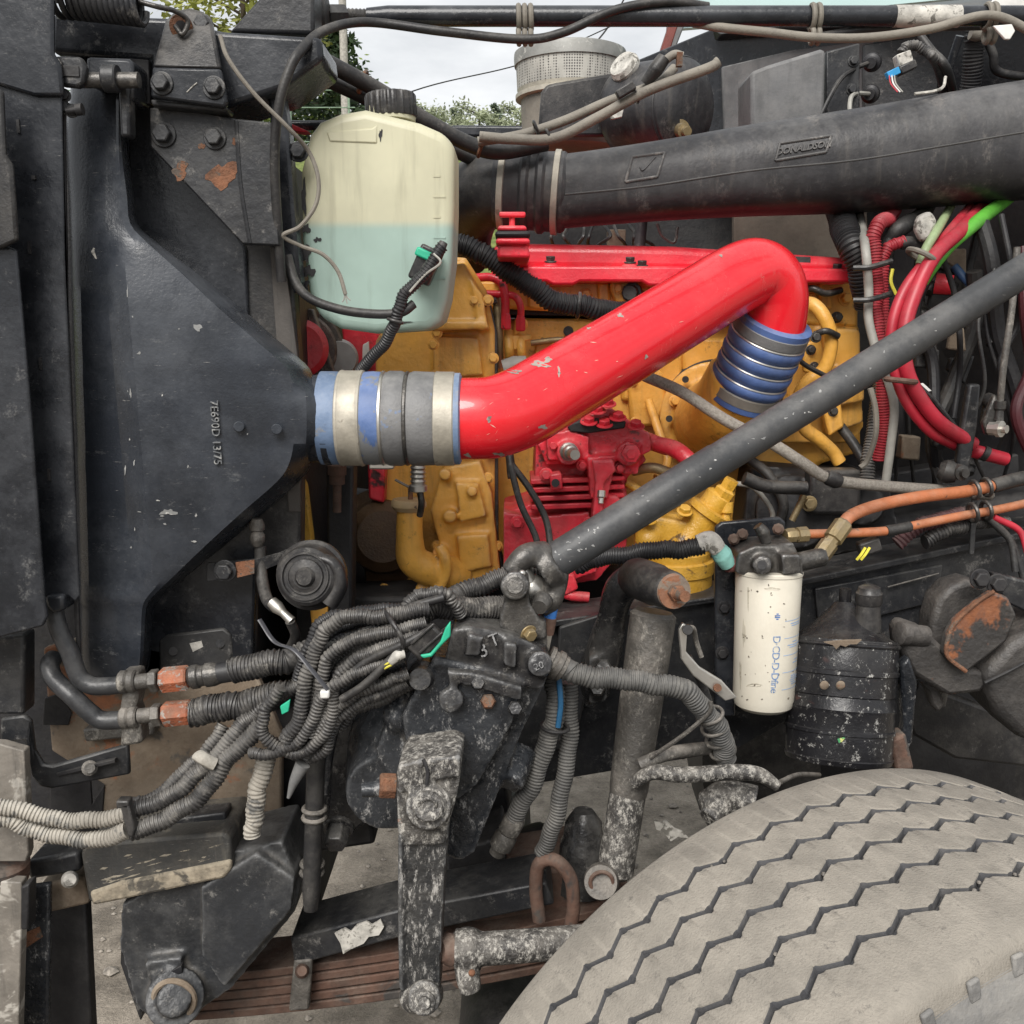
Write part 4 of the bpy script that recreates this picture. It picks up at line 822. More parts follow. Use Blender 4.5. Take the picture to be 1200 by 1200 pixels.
# air compressor (red, cast)
ac = thing('air_compressor', 'red finned air compressor bolted to the engine side', 'compressor', (670, 690, 1.5))
mb = MB()
mb.plate([(628, 520), (650, 510), (745, 515), (758, 540), (735, 560), (735, 640), (700, 680), (640, 690), (595, 690), (590, 600), (625, 590)], 1.50, .14)
mb.plate([(630, 520), (690, 486), (716, 478), (748, 500), (762, 508), (764, 528), (742, 540), (640, 545)], 1.47, .16)
mb.plate([(640, 508), (668, 504), (690, 512), (690, 540), (642, 540)], 1.455, .05)
mb.plate([(688, 536), (722, 534), (718, 560), (712, 584), (692, 584), (690, 560)], 1.44, .08)
mb.plate([(730, 525), (752, 520), (748, 556), (730, 556)], 1.46, .06)
mb.plate([(590, 600), (625, 606), (690, 600), (700, 670), (640, 692), (590, 690)], 1.47, .1)
mb.cyl((738, 530, 1.5), (736, 532, 1.435), .017); mb.cyl((668, 530, 1.5), (666, 531, 1.44), .019, .017)
mb.cyl((752, 514, 1.5), (786, 526, 1.49), .013, .012)
mb.plate([(706, 582), (722, 580), (740, 600), (715, 612), (700, 606)], 1.45, .06)
mb.build('casting', M_redd, ac, cast=.003, sm=2)
for y in (562, 572, 582, 592): mplate('cooling_fin', [(622, y), (700, y - 3), (732, y - 4), (732, y + 1), (700, y + 3), (622, y + 6)], 1.462, .10, M_redd, ac, .0015)
mplate('head_gasket', [(664, 498), (690, 490), (734, 494), (732, 502), (690, 508), (668, 506)], 1.452, .08, M_dark, ac, .002)
for x, y in ((690, 495), (724, 490), (712, 474), (700, 482), (708, 498), (745, 500)): bolt((x, y, 1.452), 7, M_redd, ac, (0, -.4, 1), washer=1.5)
k = S(666, 530, 1.44)
mlathe('pressure_fitting', (664, 528, 1.45), (674, 533, 1.40), [(0, 10 * k), (.3, 11 * k), (.35, 9 * k), (.6, 9 * k), (.65, 7 * k), (1, 6 * k)], M_steel, ac, 12)
mlathe('plug', (738, 530, 1.44), (740, 532, 1.418), [(0, 11 * k), (.8, 11 * k), (.85, 6 * k), (1, 6 * k)], M_redd, ac, 6)
mtube('discharge_hose', [(770, 520, 1.47), (790, 526, 1.455), (806, 538, 1.44), (818, 556, 1.43)], [9, 10, 10, 10], M_redd, ac)
mplate('foot', [(640, 676), (672, 672), (678, 690), (664, 698), (640, 696)], 1.42, .04, M_redd, ac, .003)
mtube('air_line', [(598, 545, 1.40), (610, 590, 1.39), (628, 630, 1.38), (632, 660, 1.36)], 4, M_rubber, ac, seg=10)
mtube('air_line', [(600, 545, 1.42), (622, 575, 1.41), (640, 610, 1.40), (646, 650, 1.38)], 4, M_rubber, ac, seg=10)
# fan drive, pulleys and shroud between radiator and engine
fd = thing('fan_drive', 'red pulley and grey drive belt behind the hose coupling', 'pulley', (400, 440, 1.55))
k = S(372, 400, 1.5)
pul = MB().lathe((348, 408, 1.50), (351, 408, 1.44), [(0, 30 * k), (.5, 34 * k), (.9, 33 * k), (1, 26 * k)], 44).build('pulley', M_redd, fd)
for r0, y0 in ((43, 1.52), (52, 1.56)): MB().lathe((350, 410, y0), (352, 410, y0 - .03), [(0, (r0 - 2) * k), (.1, r0 * k), (.9, r0 * k), (1, (r0 - 3) * k)], 48).build('belt', M_dirtsteel, fd)
MB().lathe((396, 420, 1.60), (398, 420, 1.54), [(0, 24 * k), (.6, 24 * k), (1, 20 * k)], 32).build('hub', mat('grey_hub', (.26, .26, .25), .6), fd)
mplate('belt_run', [(354, 362), (366, 362), (392, 440), (376, 440)], 1.46, .02, M_dirtsteel, fd, .002)
mplate('red_arm', [(400, 380), (445, 385), (450, 440), (405, 440)], 1.62, .05, M_redd, fd, .004)
mplate('red_panel', [(446, 392), (500, 392), (500, 470), (446, 470)], 1.66, .04, M_redd, fd, .003)
mplate('panel_brace', [(462, 450), (485, 400), (489, 402), (466, 452)], 1.65, .02, M_redd, fd, .001)
mplate('white_tag', [(425, 404), (432, 400), (434, 428), (424, 430)], 1.60, .006, M_white, fd, .001)
mplate('red_arm', [(430, 530), (452, 535), (450, 590), (432, 585)], 1.53, .04, M_redd, fd, .004)
MB().lathe((400, 640, 1.62), (436, 640, 1.62), [(0, 70 * k), (.2, 78 * k), (1, 74 * k)], 40).build('crank_damper', M_dark, fd)
fs_ = thing('fan_shroud', 'dark steel shroud upright between radiator and engine', 'shroud', (395, 720, 1.4))
mplate('upright', [(382, 545), (414, 545), (412, 720), (384, 720)], 1.36, .04, M_dark, fs_, .004)
k = S(395, 560, 1.33)
mlathe('stud', (395, 545, 1.33), (395, 600, 1.33), [(0, 11 * k), (.2, 11 * k), (.21, 9 * k), (.4, 9 * k), (.42, 5 * k), (1, 5 * k)], M_rustbrown, fs_, 16)
MB().box(Vector((-.30, 1.85, 1.2)), (.02, .9, 1.0)).build('ring_panel', M_dark, fs_)
tag(mplate('yellow_wedge', [(353, 560), (358, 570), (366, 636), (352, 642)], 1.34, .02, M_yelb, None, .002), 'narrow yellow wedge edge beside the tank lower corner', 'bracket')
tag(mplate('ochre_strip', [(362, 704), (384, 700), (384, 745), (366, 745)], 1.36, .02, M_yel, None, .003), 'short ochre strip just below the horn', 'bracket')
# far side of the bay
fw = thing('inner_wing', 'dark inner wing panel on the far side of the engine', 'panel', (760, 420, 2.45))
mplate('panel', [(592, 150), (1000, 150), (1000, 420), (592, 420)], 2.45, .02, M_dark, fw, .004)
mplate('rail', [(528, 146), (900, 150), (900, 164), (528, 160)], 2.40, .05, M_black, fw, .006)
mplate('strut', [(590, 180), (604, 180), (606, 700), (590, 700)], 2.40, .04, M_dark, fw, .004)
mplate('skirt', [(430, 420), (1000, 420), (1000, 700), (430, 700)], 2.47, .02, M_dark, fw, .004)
tb = thing('wire_tangle', 'tangled dark wires and bracket visible under the intake duct', 'wires', (700, 290, 2.0))
for i in range(9):
    x = 660 + i * 12 + random.uniform(-4, 4); mtube('wire', [(x, 262, 2.05), (x + random.uniform(-14, 14), 276, 2.0), (x + random.uniform(-10, 16), 288, 2.02), (x + random.uniform(-10, 10), 302, 2.05)], 2, random.choice([M_rubber, M_rubber, M_dark]), tb, seg=6)
MB().box((722, 285, 2.05), (.035, .03, .05)).build('relay', M_browndirt, tb, .002); mtube('post', [(752, 258, 2.0), (748, 302, 2.0)], 7, M_black2, tb)
mtube('bent_wire', [(770, 262, 1.98), (776, 276, 1.98), (790, 284, 1.98), (794, 266, 1.98)], 2, M_steeld, tb, seg=6)
tag(mtube('engine_harness_hose', [(508, 292, 1.50), (536, 286, 1.50), (562, 296, 1.50), (588, 312, 1.50), (620, 335, 1.50), (655, 354, 1.51), (690, 360, 1.52), (730, 366, 1.54), (780, 372, 1.56)], 13, M_loomblack, corr=(.0052, .13), seg=18), 'thick black ribbed conduit lying across the front of the engine', 'conduit')
tag(MB().ring((678, 358, 1.515), (1, 0, -.1), .0175, .003).build('cable_tie', M_plastic), 'black tie around the thick ribbed conduit on the engine', 'cable tie')

# ------------------------------------------------------------------ red charge pipe and hose couplings
tag(MB().tube([(500, 491, 1.20), (545, 491, 1.20), (578, 489, 1.205), (612, 477, 1.222), (650, 455, 1.25), (740, 402, 1.325), (820, 353, 1.39), (860, 329, 1.42), (884, 320, 1.437), (901, 327, 1.447), (909, 346, 1.453), (908, 372, 1.46), (902, 400, 1.468)], [48, 48, 48, 47.5, 46.5, 44, 42, 41, 40, 38, 37, 37, 37], seg=48, n=10).build('charge_air_pipe', M_red),
    'glossy bright red charge air pipe bending across the engine', 'pipe')
cap_ = bpy.data.objects['charge_air_pipe']; pb_ = bvh(cap_); rq = random.Random(12)
M_chip = mat('chipped_grey_primer', (.30, .25, .22), .7, second=((.15, .10, .09), .55, 90), bump=.2); M_scr = mat('pale_scratched_paint', (.70, .34, .28), .5, bump=.1)
for x, y, rx, ry in ((633, 427, 9, 4), (642, 422, 5, 3), (603, 436, 7, 3), (655, 436, 2, 5), (560, 538, 5, 3), (548, 533, 4, 2), (585, 532, 6, 2), (727, 370, 4, 2), (668, 497, 3, 4), (636, 500, 4, 3), (573, 491, 3, 3), (690, 385, 2, 1.5), (757, 418, 1.5, 3), (845, 300, 2, 2), (620, 535, 6, 2)): decal('paint_chip', pb_, blob(x, y, rx, ry, 14, int(x), .45), M_chip, cap_)
for i in range(26):
    x = rq.uniform(560, 900); y = (491 if x < 590 else 491 - (x - 590) * .575) + rq.uniform(-34, 30); an = rq.uniform(-1.2, .6); l_ = rq.uniform(2, 9); dx, dy = l_ * math.cos(an), l_ * math.sin(an)
    decal('scratch', pb_, [(x, y), (x + dx * .5 + .5, y + dy * .5 - .5), (x + dx, y + dy), (x + dx * .5 - .3, y + dy * .5 + .5)], M_scr, cap_)
hl = thing('hose_coupling', 'blue and grey coupling hose with wide steel bands beside the black tank', 'hose coupling', (460, 545, 1.2), 'silicone hose couplings on the red pipe')
k = S(460, 491, 1.2)
def band(nm, x0, x1, prof, m, par=hl, seg=48): return mlathe(nm, (x0, 490 + (x0 - 380) * .006, 1.2), (x1, 490 + (x1 - 380) * .006, 1.2), [(a, b * k) for a, b in prof], m, par, seg)
band('cuff', 377, 401, [(0, 51), (.03, 54.5), (.8, 54.5), (1, 53)], M_blue)
band('clamp', 399, 428, [(0, 54), (.04, 55.8), (.12, 56.4), (.18, 55.6), (.82, 55.6), (.88, 56.4), (.96, 55.8), (1, 54)], M_clamp)
band('sleeve', 427, 450, [(0, 54), (.5, 55), (1, 54)], mat('blotchy_blue_silicone', (.07, .13, .30), .5, second=((.15, .155, .16), .48, 22), dust=((.3, .3, .31), .35, 14), bump=.15))
band('wire_ring', 447, 453, [(0, 53), (.3, 55.4), (.7, 55.4), (1, 53)], M_steel)
band('sleeve', 451, 478, [(0, 53), (.25, 55.5), (.75, 55.5), (1, 53)], M_bluegrey)
band('wire_ring', 475, 481, [(0, 53), (.3, 55.2), (.7, 55.2), (1, 53)], M_steeld)
band('sleeve', 479, 512, [(0, 53), (.2, 55.2), (.9, 54.4), (1, 53)], M_bluegrey)
band('clamp', 510, 534, [(0, 53), (.05, 55.0), (.92, 54.8), (1, 53)], M_clamp)
band('cuff', 532, 541, [(0, 53.5), (.8, 53.5), (1, 50)], M_blue)
MB().box((448, 545, 1.2), (.03, .02, .008)).build('clamp_screw', M_steel, hl, .002)
hr = thing('hose_coupling', 'ribbed bright blue bellows hose below the bend of the red pipe', 'hose coupling', (868, 470, 1.5), 'silicone hose couplings on the red pipe')
A_, B_ = P(907, 380, 1.46), P(870, 462, 1.51); k = S(888, 420, 1.48)
def bel(nm, t0, t1, prof, m): return mlathe(nm, A_.lerp(B_, t0), A_.lerp(B_, t1), [(a, b * k) for a, b in prof], m, hr, 44)
M_bluec = mat('clean_blue_silicone', (.055, .105, .27), .45, var=.3, dust=((.24, .27, .34), .5, 12), second=((.12, .13, .16), .60, 22), grit=((.04, .045, .06), .5, .56, .7, 30), bump=.15)
bel('lip', -.07, .02, [(0, 41), (.15, 43.5), (1, 43.5)], M_bluec)
bel('tape_band', .01, .15, [(0, 43), (.1, 44.2), (.9, 44.2), (1, 43)], M_bluegrey)
ts = [.15, .33, .51, .69, .85]
for i in range(4):
    bel('convolution', ts[i], ts[i + 1], [(0, 42.5), (.15, 44.6), (.4, 46.2), (.7, 45.6), (.9, 43.6), (1, 42.5)], M_bluec)
    c_ = A_.lerp(B_, ts[i] + .01); MB().ring(c_, B_ - A_, 44.0 * k, 1.3 * k, 44, 6).build('wire_ring', M_steel, hr)
bel('tape_band', .85, 1.0, [(0, 43), (.1, 44.0), (.9, 43.6), (1, 42.5)], mat('brown_grey_tape', (.16, .145, .125), .6))
bel('lip', .99, 1.08, [(0, 43.2), (.8, 43), (1, 41)], M_bluec)
# braided hose
tag(mtube('braided_hose', [(720, 424, 1.52), (757, 441, 1.45), (800, 460, 1.42), (850, 492, 1.40), (905, 520, 1.40), (940, 542, 1.40), (975, 562, 1.41), (1040, 570, 1.43), (1110, 575, 1.46), (1160, 580, 1.5)], 6.5, M_braid, n=14), 'steel braided hose sagging across the engine to the right', 'hose')
tag(MB().lathe((968, 558, 1.405), (984, 565, 1.41), [(0, .009), (.2, .0115), (.8, .0115), (1, .009)], 16).build('hose_clip', M_rubber), 'black rubber clip on the braided hose', 'clip')
# steering shaft
ss_ = thing('steering_shaft', 'long grey black steering shaft rising to the right', 'shaft', (640, 690, 1.12))
shf = mlathe('tube', (640, 664, 1.13), (1270, 274, 1.30), [(0, .0195), (.004, .0214), (.1, .0214), (.2, .0214), (.30, .0214), (.304, .0204), (.45, .0204), (.6, .0204), (.8, .0204), (1, .0204)], mat('worn_grey_black_shaft', (.032, .034, .037), .42, dust=((.24, .23, .215), .38, 8), scratch=.3, speck=((.36, .34, .31), .66, 190)), ss_, 32)
sfb = bvh(shf); rq = random.Random(31)
for i in range(40):
    t = rq.random() ** 1.4 * .85; x = 650 + t * 530; y = 658 - t * 328 + rq.uniform(-13, 11)
    decal('paint_fleck', sfb, blob(x, y, rq.uniform(.6, 2.6), rq.uniform(.5, 1.5), 8, i, .5), M_scuff, shf)
mb = MB()
# upper yoke: two arms reaching down-left
ax = (P(640, 664, 1.13) - P(1270, 274, 1.30)).normalized()
mb.cyl(P(652, 657, 1.13), P(634, 668, 1.13), .027, .030)
mb.tube([(640, 650, 1.13), (616, 652, 1.115), (596, 672, 1.11)], [17, 15, 12], seg=12); mb.tube([(650, 678, 1.13), (646, 702, 1.12), (634, 716, 1.12)], [16, 14, 11], seg=12)
mb.tube([(640, 655, 1.14), (652, 668, 1.13), (652, 690, 1.13)], [13, 15, 13], seg=12)
mb.build('yoke', M_steeld, ss_, cast=.003, sm=3)
mb = MB(); mb.plate([(584, 735), (592, 700), (594, 676), (606, 668), (620, 676), (620, 705), (630, 722), (640, 748), (610, 748)], 1.085, .022)
mb.tube([(604, 740, 1.12), (625, 742, 1.12)], [26, 26], seg=16); mb.cyl((604, 686, 1.10), (603, 686, 1.07), 17 * S(604, 686, 1.08))
mb.plate([(584, 718), (640, 728), (642, 760), (590, 745)], 1.09, .06)
mb.build('yoke', M_steeld, ss_, cast=.003, sm=3)
k = S(604, 686, 1.07)
mlathe('bearing_cap', (604, 686, 1.078), (603.5, 686, 1.066), [(0, 15 * k), (.3, 14 * k), (.5, 11 * k), (.6, 12.5 * k), (.8, 12.5 * k), (.85, 10 * k), (1, 9.6 * k)], M_steeld, ss_, 28)
mb = MB().cyl((604, 686, 1.10), (640, 690, 1.16), .010); mb.cyl((612, 668, 1.12), (634, 712, 1.12), .010).sph((622, 690, 1.125), .018); mb.build('cross', M_steel, ss_)
mlathe('bearing_cap', (636, 704, 1.10), (632, 712, 1.085), [(0, 13 * k), (.6, 12 * k), (1, 9 * k)], M_steeld, ss_, 24)
MB().sph((612, 672, 1.085), .004).build('grease_nipple', M_steel, ss_)
bolt((619, 742, 1.083), 8, M_brass, ss_, (.6, -1, -.3))

# ------------------------------------------------------------------ right side cables
cbm = thing('battery_cables', 'bundle of thick red cables with one green cable', 'cables', (1070, 400, 1.5))
mtube('red_cable', [(1168, 200, 1.80), (1146, 232, 1.68), (1118, 266, 1.52), (1090, 300, 1.47), (1060, 340, 1.45), (1045, 385, 1.44), (1048, 430, 1.44), (1062, 470, 1.44), (1090, 505, 1.45), (1120, 522, 1.48)], 5.5, M_redw, cbm)
mtube('red_cable', [(1182, 198, 1.80), (1158, 232, 1.68), (1130, 266, 1.51), (1095, 300, 1.455), (1072, 345, 1.44), (1060, 390, 1.43), (1063, 435, 1.43), (1082, 472, 1.43), (1105, 498, 1.44), (1140, 520, 1.48)], 7, M_redw, cbm)
mtube('green_cable', [(1216, 190, 1.80), (1190, 224, 1.68), (1150, 256, 1.53), (1115, 285, 1.49), (1095, 308, 1.475), (1080, 330, 1.48)], 7, M_greenw, cbm)
mtube('pale_green_cable', [(1126, 214, 1.78), (1114, 242, 1.64), (1098, 270, 1.49), (1086, 290, 1.465), (1078, 310, 1.46)], 4.5, mat('pale_green_cable', (.30, .38, .20), .5), cbm)
mtube('thin_dark_cable', [(1072, 448, 1.46), (1095, 470, 1.46), (1115, 495, 1.46), (1135, 520, 1.48)], 3, M_rubber, cbm, seg=8)
MB().ring((1080, 300, 1.46), P(1095, 280, 1.46) - P(1072, 320, 1.46), .020, .004).build('tie', M_tan, cbm)
MB().ring((1056, 446, 1.435), (0.1, 0, 1), .020, .004).build('tie', M_rustbrown, cbm)
mplate('white_wrap', [(1078, 252), (1092, 246), (1100, 258), (1092, 280), (1082, 284), (1074, 268)], 1.5, .02, M_label, cbm, .006)
lm = thing('loom_bundle', 'upright bundle of red and black ribbed looms beside the engine', 'looms', (1020, 500, 1.5))
mtube('black_loom', [(978, 222, 1.80), (984, 250, 1.68), (995, 280, 1.56), (1008, 310, 1.54), (1020, 360, 1.56)], 15, M_loomblack, lm, corr=(.0048, .13), seg=18)
mtube('grey_tube', [(1002, 218, 1.80), (1007, 248, 1.66), (1014, 290, 1.50), (1018, 340, 1.50), (1018, 375, 1.50), (1030, 420, 1.49), (1042, 450, 1.49), (1048, 480, 1.49), (1044, 520, 1.49), (1038, 565, 1.5)], 4.5, M_wire, lm)
M_redl = mat('red_ribbed_loom', (.32, .018, .03), .5, dust=((.3, .15, .13), .3, 18))
mtube('red_loom', [(1052, 236, 1.72), (1044, 254, 1.60), (1030, 262, 1.53), (1024, 285, 1.52), (1026, 340, 1.52), (1028, 380, 1.515), (1032, 420, 1.51), (1036, 470, 1.51), (1030, 540, 1.52)], 8, M_redl, lm, corr=(.0042, .14))
mtube('red_loom', [(1060, 284, 1.53), (1046, 286, 1.53), (1036, 302, 1.53), (1034, 330, 1.53), (1038, 400, 1.53)], 7, M_redl, lm, corr=(.0042, .14))
mtube('black_cable', [(1078, 290, 1.53), (1066, 284, 1.53), (1056, 286, 1.53)], 7, M_rubber, lm)
mtube('black_cable', [(1094, 226, 1.76), (1080, 252, 1.64), (1060, 264, 1.56), (1042, 282, 1.56), (1034, 310, 1.56)], 9, M_rubber, lm)
mtube('black_loom', [(1028, 330, 1.56), (1032, 420, 1.56), (1025, 500, 1.54), (1015, 560, 1.52)], 9, M_loom, lm, corr=(.0045, .12))
mtube('tan_wire', [(1020, 455, 1.48), (1026, 480, 1.48), (1026, 510, 1.48), (1016, 540, 1.49), (1008, 548, 1.49)], 3.5, M_tan, lm, seg=8)
mtube('yellow_wire', [(1046, 315, 1.48), (1044, 330, 1.48), (1050, 345, 1.48)], 2, M_yelw, lm, seg=6)
for y in (312, 350): mtube('tie', [(1000, y + 2, 1.49), (1020, y + 1, 1.483), (1045, y - 6, 1.49)], 3.4, M_plastic, lm, seg=8)
# cavity items at right
ml = thing('clutch_lever', 'dark pivot arm with round ball end in the shadow at right', 'lever', (1125, 560, 1.45))
mplate('arm', [(1136, 450), (1150, 450), (1146, 500), (1136, 556), (1120, 556), (1126, 510)], 1.46, .015, M_black2, ml, .004)
k = S(1110, 552, 1.43)
mlathe('rubber_boot', (1100, 550, 1.45), (1122, 556, 1.44), [(0, 9 * k), (.3, 14 * k), (.6, 14 * k), (1, 10 * k)], M_rubber, ml, 20)
mlathe('pin', (1122, 553, 1.44), (1132, 555, 1.42), [(0, 10 * k), (.6, 9 * k), (.65, 5 * k), (1, 5 * k)], M_steeld, ml, 16)
lr = thing('linkage_rod', 'thin upright linkage rod with clevis end near the right edge', 'rod', (1170, 500, 1.4))
mtube('rod', [(1192, 290, 1.45), (1186, 360, 1.44), (1176, 430, 1.42), (1172, 472, 1.42)], 4, M_dirtsteel, lr)
k = S(1170, 490, 1.41)
mlathe('clevis', (1172, 470, 1.42), (1170, 492, 1.42), [(0, 7 * k), (.4, 7 * k), (.5, 5 * k), (1, 6 * k)], M_steeld, lr, 12)
mb = MB(); mb.plate([(1158, 480), (1166, 462), (1172, 470), (1170, 490), (1172, 508), (1156, 510), (1152, 496)], 1.42, .012); mb.build('eye_bracket', M_steeld, lr, .003)
mlathe('bolt', (1160, 502, 1.42), (1180, 503, 1.40), [(0, 8 * k), (.4, 8 * k), (.45, 10 * k), (.7, 10 * k), (.72, 5 * k), (1, 5 * k)], M_steel, lr, 10)
va = thing('air_valve', 'dark air valve with blue hose behind the steering shaft', 'valve', (1110, 345, 1.6))
k = S(1115, 320, 1.6)
mlathe('body', (1105, 345, 1.6), (1112, 300, 1.6), [(0, 14 * k), (.3, 16 * k), (.35, 10 * k), (.6, 10 * k), (.65, 16 * k), (1, 14 * k)], M_rubber, va, 20)
mlathe('red_cap', (1096, 332, 1.57), (1116, 334, 1.56), [(0, 12 * k), (1, 11 * k)], M_redd, va, 16)
mtube('blue_hose', [(1118, 312, 1.58), (1132, 328, 1.57), (1150, 342, 1.56), (1165, 350, 1.56)], 5, mat('blue_hose', (.02, .06, .14), .5), va)
rc = thing('red_cable_end', 'red taped cable end in the dark at right', 'cable end', (1165, 535, 1.5))
mtube('sheath', [(1138, 528, 1.5), (1155, 532, 1.49), (1178, 538, 1.5)], 8, M_redw, rc); mtube('tape', [(1151, 530, 1.488), (1157, 533, 1.487)], 9, M_rubber, rc)
tag(mplate('brown_bracket', [(1058, 510), (1080, 512), (1078, 540), (1056, 538)], 1.62, .03, M_browndirt, None, .003), 'small brown square bracket in the dark behind the red cables', 'bracket')
ux = thing('transmission_housing', 'dark grimy gearbox housing behind the orange lines', 'gearbox', (960, 640, 1.6))
mb = MB(); mb.plate([(880, 545), (1000, 555), (1040, 560), (1060, 640), (900, 660), (870, 620)], 1.62, .3); mb.cyl((930, 600, 1.7), (930, 600, 1.58), .06); mb.plate([(940, 560), (990, 556), (1000, 610), (950, 630)], 1.57, .1); mb.cyl((1010, 590, 1.7), (1010, 590, 1.57), .035)
mb.build('casting', M_dark, ux, cast=.006, sm=3)
mplate('dark_cover', [(1010, 560), (1270, 520), (1270, 700), (1020, 700)], 1.85, .05, M_dark, ux, .004)
mtube('yellow_rod', [(928, 610, 1.52), (938, 590, 1.52), (942, 580, 1.52)], 4, M_brass, ux); bolt((948, 590, 1.53), 7, M_brass, ux)
mtube('dark_pipe', [(872, 560, 1.5), (900, 570, 1.5), (945, 572, 1.5)], 8, M_rubber, ux)
MB().box((975, 575, 1.56), (.08, .04, .07)).build('solenoid', M_plastic, ux, .006)
mtube('cable', [(985, 500, 1.62), (1000, 520, 1.6), (1015, 545, 1.58)], 6, M_rubber, ux)

for x, y, r, m_ in ((640, 345, 6, M_yel), (686, 346, 6, M_yel), (770, 350, 6, M_yel), (830, 360, 5, M_yel), (612, 380, 5, M_yel), (706, 380, 5, M_yel), (612, 460, 5, M_yel), (735, 385, 5, M_yel), (790, 470, 5, M_yel), (948, 350, 6, M_yel), (990, 350, 6, M_yel), (990, 400, 6, M_yel), (998, 480, 6, M_yel), (980, 372, 5, M_steeld), (918, 420, 5, M_steeld)):
    bolt((x, y, 1.655), r, m_, en, h=.016)
mplate('head_seam', [(700, 385), (704, 385), (704, 470), (700, 470)], 1.680, .01, M_yel, en, .001)
mplate('data_plate', [(920, 300), (950, 301), (950, 308), (920, 307)], 1.60, .004, M_steeld, en, .0005)
sm_ = thing('added_oil_sump', 'black engine oil sump added to block light below the engine', 'oil sump', (750, 900, 1.8))  # sump and gearbox pan added to block light and fill the gap darkly
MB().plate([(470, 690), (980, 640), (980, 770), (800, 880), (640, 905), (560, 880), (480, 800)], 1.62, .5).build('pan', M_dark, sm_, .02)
MB().plate([(880, 640), (1300, 560), (1300, 800), (1000, 800), (880, 760)], 1.72, .5).build('added_gearbox_pan', M_dark, sm_, .02)
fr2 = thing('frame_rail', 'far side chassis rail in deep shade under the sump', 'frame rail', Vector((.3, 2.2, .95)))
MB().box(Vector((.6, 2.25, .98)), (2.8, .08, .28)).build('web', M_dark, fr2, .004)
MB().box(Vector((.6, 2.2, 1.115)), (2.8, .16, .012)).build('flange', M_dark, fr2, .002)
wb = thing('road_wheel', 'far side front tyre dimly seen under the truck', 'tyre', Vector((.98, 2.35, 0)))
MB().lathe(Vector((.98, 2.28, .53)), Vector((.98, 2.62, .53)), [(0, .30), (.02, .46), (.1, .515), (.5, .53), (.9, .515), (1, .3)], 48).build('tread', M_rubber, wb)
MB().lathe(Vector((.98, 2.24, .53)), Vector((.98, 2.30, .53)), [(0, .12), (.5, .2), (1, .31)], 32).build('hub', M_dark, wb)

# more pieces on the engine side
for pts_, r_, m_, nm in (
    ([(622, 402, 1.66), (660, 398, 1.66), (700, 404, 1.66), (716, 420, 1.66)], 3.5, M_brass, 'small_pipe'),
    ([(612, 430, 1.64), (640, 436, 1.64), (668, 428, 1.65)], 4, M_yel, 'small_pipe'),
    ([(556, 500, 1.60), (592, 520, 1.58), (600, 560, 1.56)], 5, M_rubber, 'drain_hose'),
    ([(760, 470, 1.66), (770, 500, 1.63), (782, 540, 1.6), (770, 560, 1.58)], 5, M_yel, 'small_pipe'),
    ([(880, 540, 1.60), (900, 556, 1.58), (918, 590, 1.57), (910, 620, 1.57)], 6, M_rubber, 'drain_hose'),
    ([(860, 566, 1.55), (884, 572, 1.54), (905, 600, 1.54), (900, 618, 1.5)], 3, M_wire, 'sensor_lead'),
    ([(896, 520, 1.62), (905, 480, 1.60), (915, 440, 1.6), (930, 410, 1.6)], 9, M_rubber, 'breather_hose'),
    ([(940, 340, 1.62), (952, 338, 1.60), (968, 344, 1.60), (985, 340, 1.62)], 4, M_steeld, 'sensor_lead')):
    mtube(nm, pts_, r_, m_, en)
mplate('lifting_eye', [(628, 398), (646, 398), (650, 414), (640, 422), (626, 416)], 1.67, .012, M_yel, en, .003)
mplate('oil_gallery_cover', [(735, 440), (775, 430), (782, 470), (770, 500), (740, 500)], 1.67, .03, M_yel, en, .006)
for x, y in ((742, 448), (772, 440), (744, 494), (766, 492)): bolt((x, y, 1.67), 4, M_yel, en, h=.008)
mplate('bracket', [(940, 402), (962, 398), (968, 420), (958, 440), (942, 436)], 1.60, .012, M_yel, en, .003)
mplate('bracket', [(962, 470), (985, 466), (990, 500), (972, 512)], 1.60, .02, M_yel, en, .004)
for x, y in ((950, 410), (976, 482), (954, 430)): bolt((x, y, 1.60), 4.5, M_steeld, en, h=.008)
mb = MB(); mb.plate([(862, 440), (900, 420), (930, 430), (925, 500), (880, 505)], 1.66, .1); mb.cyl((905, 470, 1.7), (904, 471, 1.63), .03, .026); mb.build('thermostat_housing', M_yel, en, cast=.0035, sm=1)
for x, y in ((560, 520), (548, 530), (575, 530)): bolt((x, y, 1.55), 5, M_yel, en, h=.01)
# compressor trim
for x, y, r in ((648, 522, 5), (682, 545, 5), (726, 548, 5), (640, 556, 6), (728, 596, 6), (606, 612, 6), (690, 612, 5), (612, 676, 6), (650, 660, 5)): bolt((x, y, 1.458 if y < 600 else 1.466), r, M_redd, ac, h=.012)
mplate('unloader_pad', [(644, 556), (658, 554), (660, 574), (646, 576)], 1.44, .03, M_redd, ac, .003)
mlathe('pad_hole', (651, 566, 1.4405), (651, 566, 1.436), [(0, .006), (1, .006)], M_dark, ac, 14)
mb = MB(); mb.plate([(694, 540), (718, 538), (722, 552), (708, 566), (706, 600), (694, 606), (698, 566)], 1.425, .03); mb.sph((702, 604, 1.44), .012); mb.build('intake_boss', M_redd, ac, cast=.0026, sm=1)
mlathe('grey_nipple', (705, 575, 1.425), (704, 590, 1.42), [(0, .006), (.5, .006), (.6, .004), (1, .004)], M_steel, ac, 10)
mlathe('elbow_nut', (716, 604, 1.44), (742, 596, 1.44), [(0, .010), (.3, .012), (.6, .012), (.65, .009), (1, .009)], M_redd, ac, 6)
mtube('oil_drain', [(660, 680, 1.44), (664, 696, 1.43), (690, 700, 1.43)], 6, M_redd, ac)
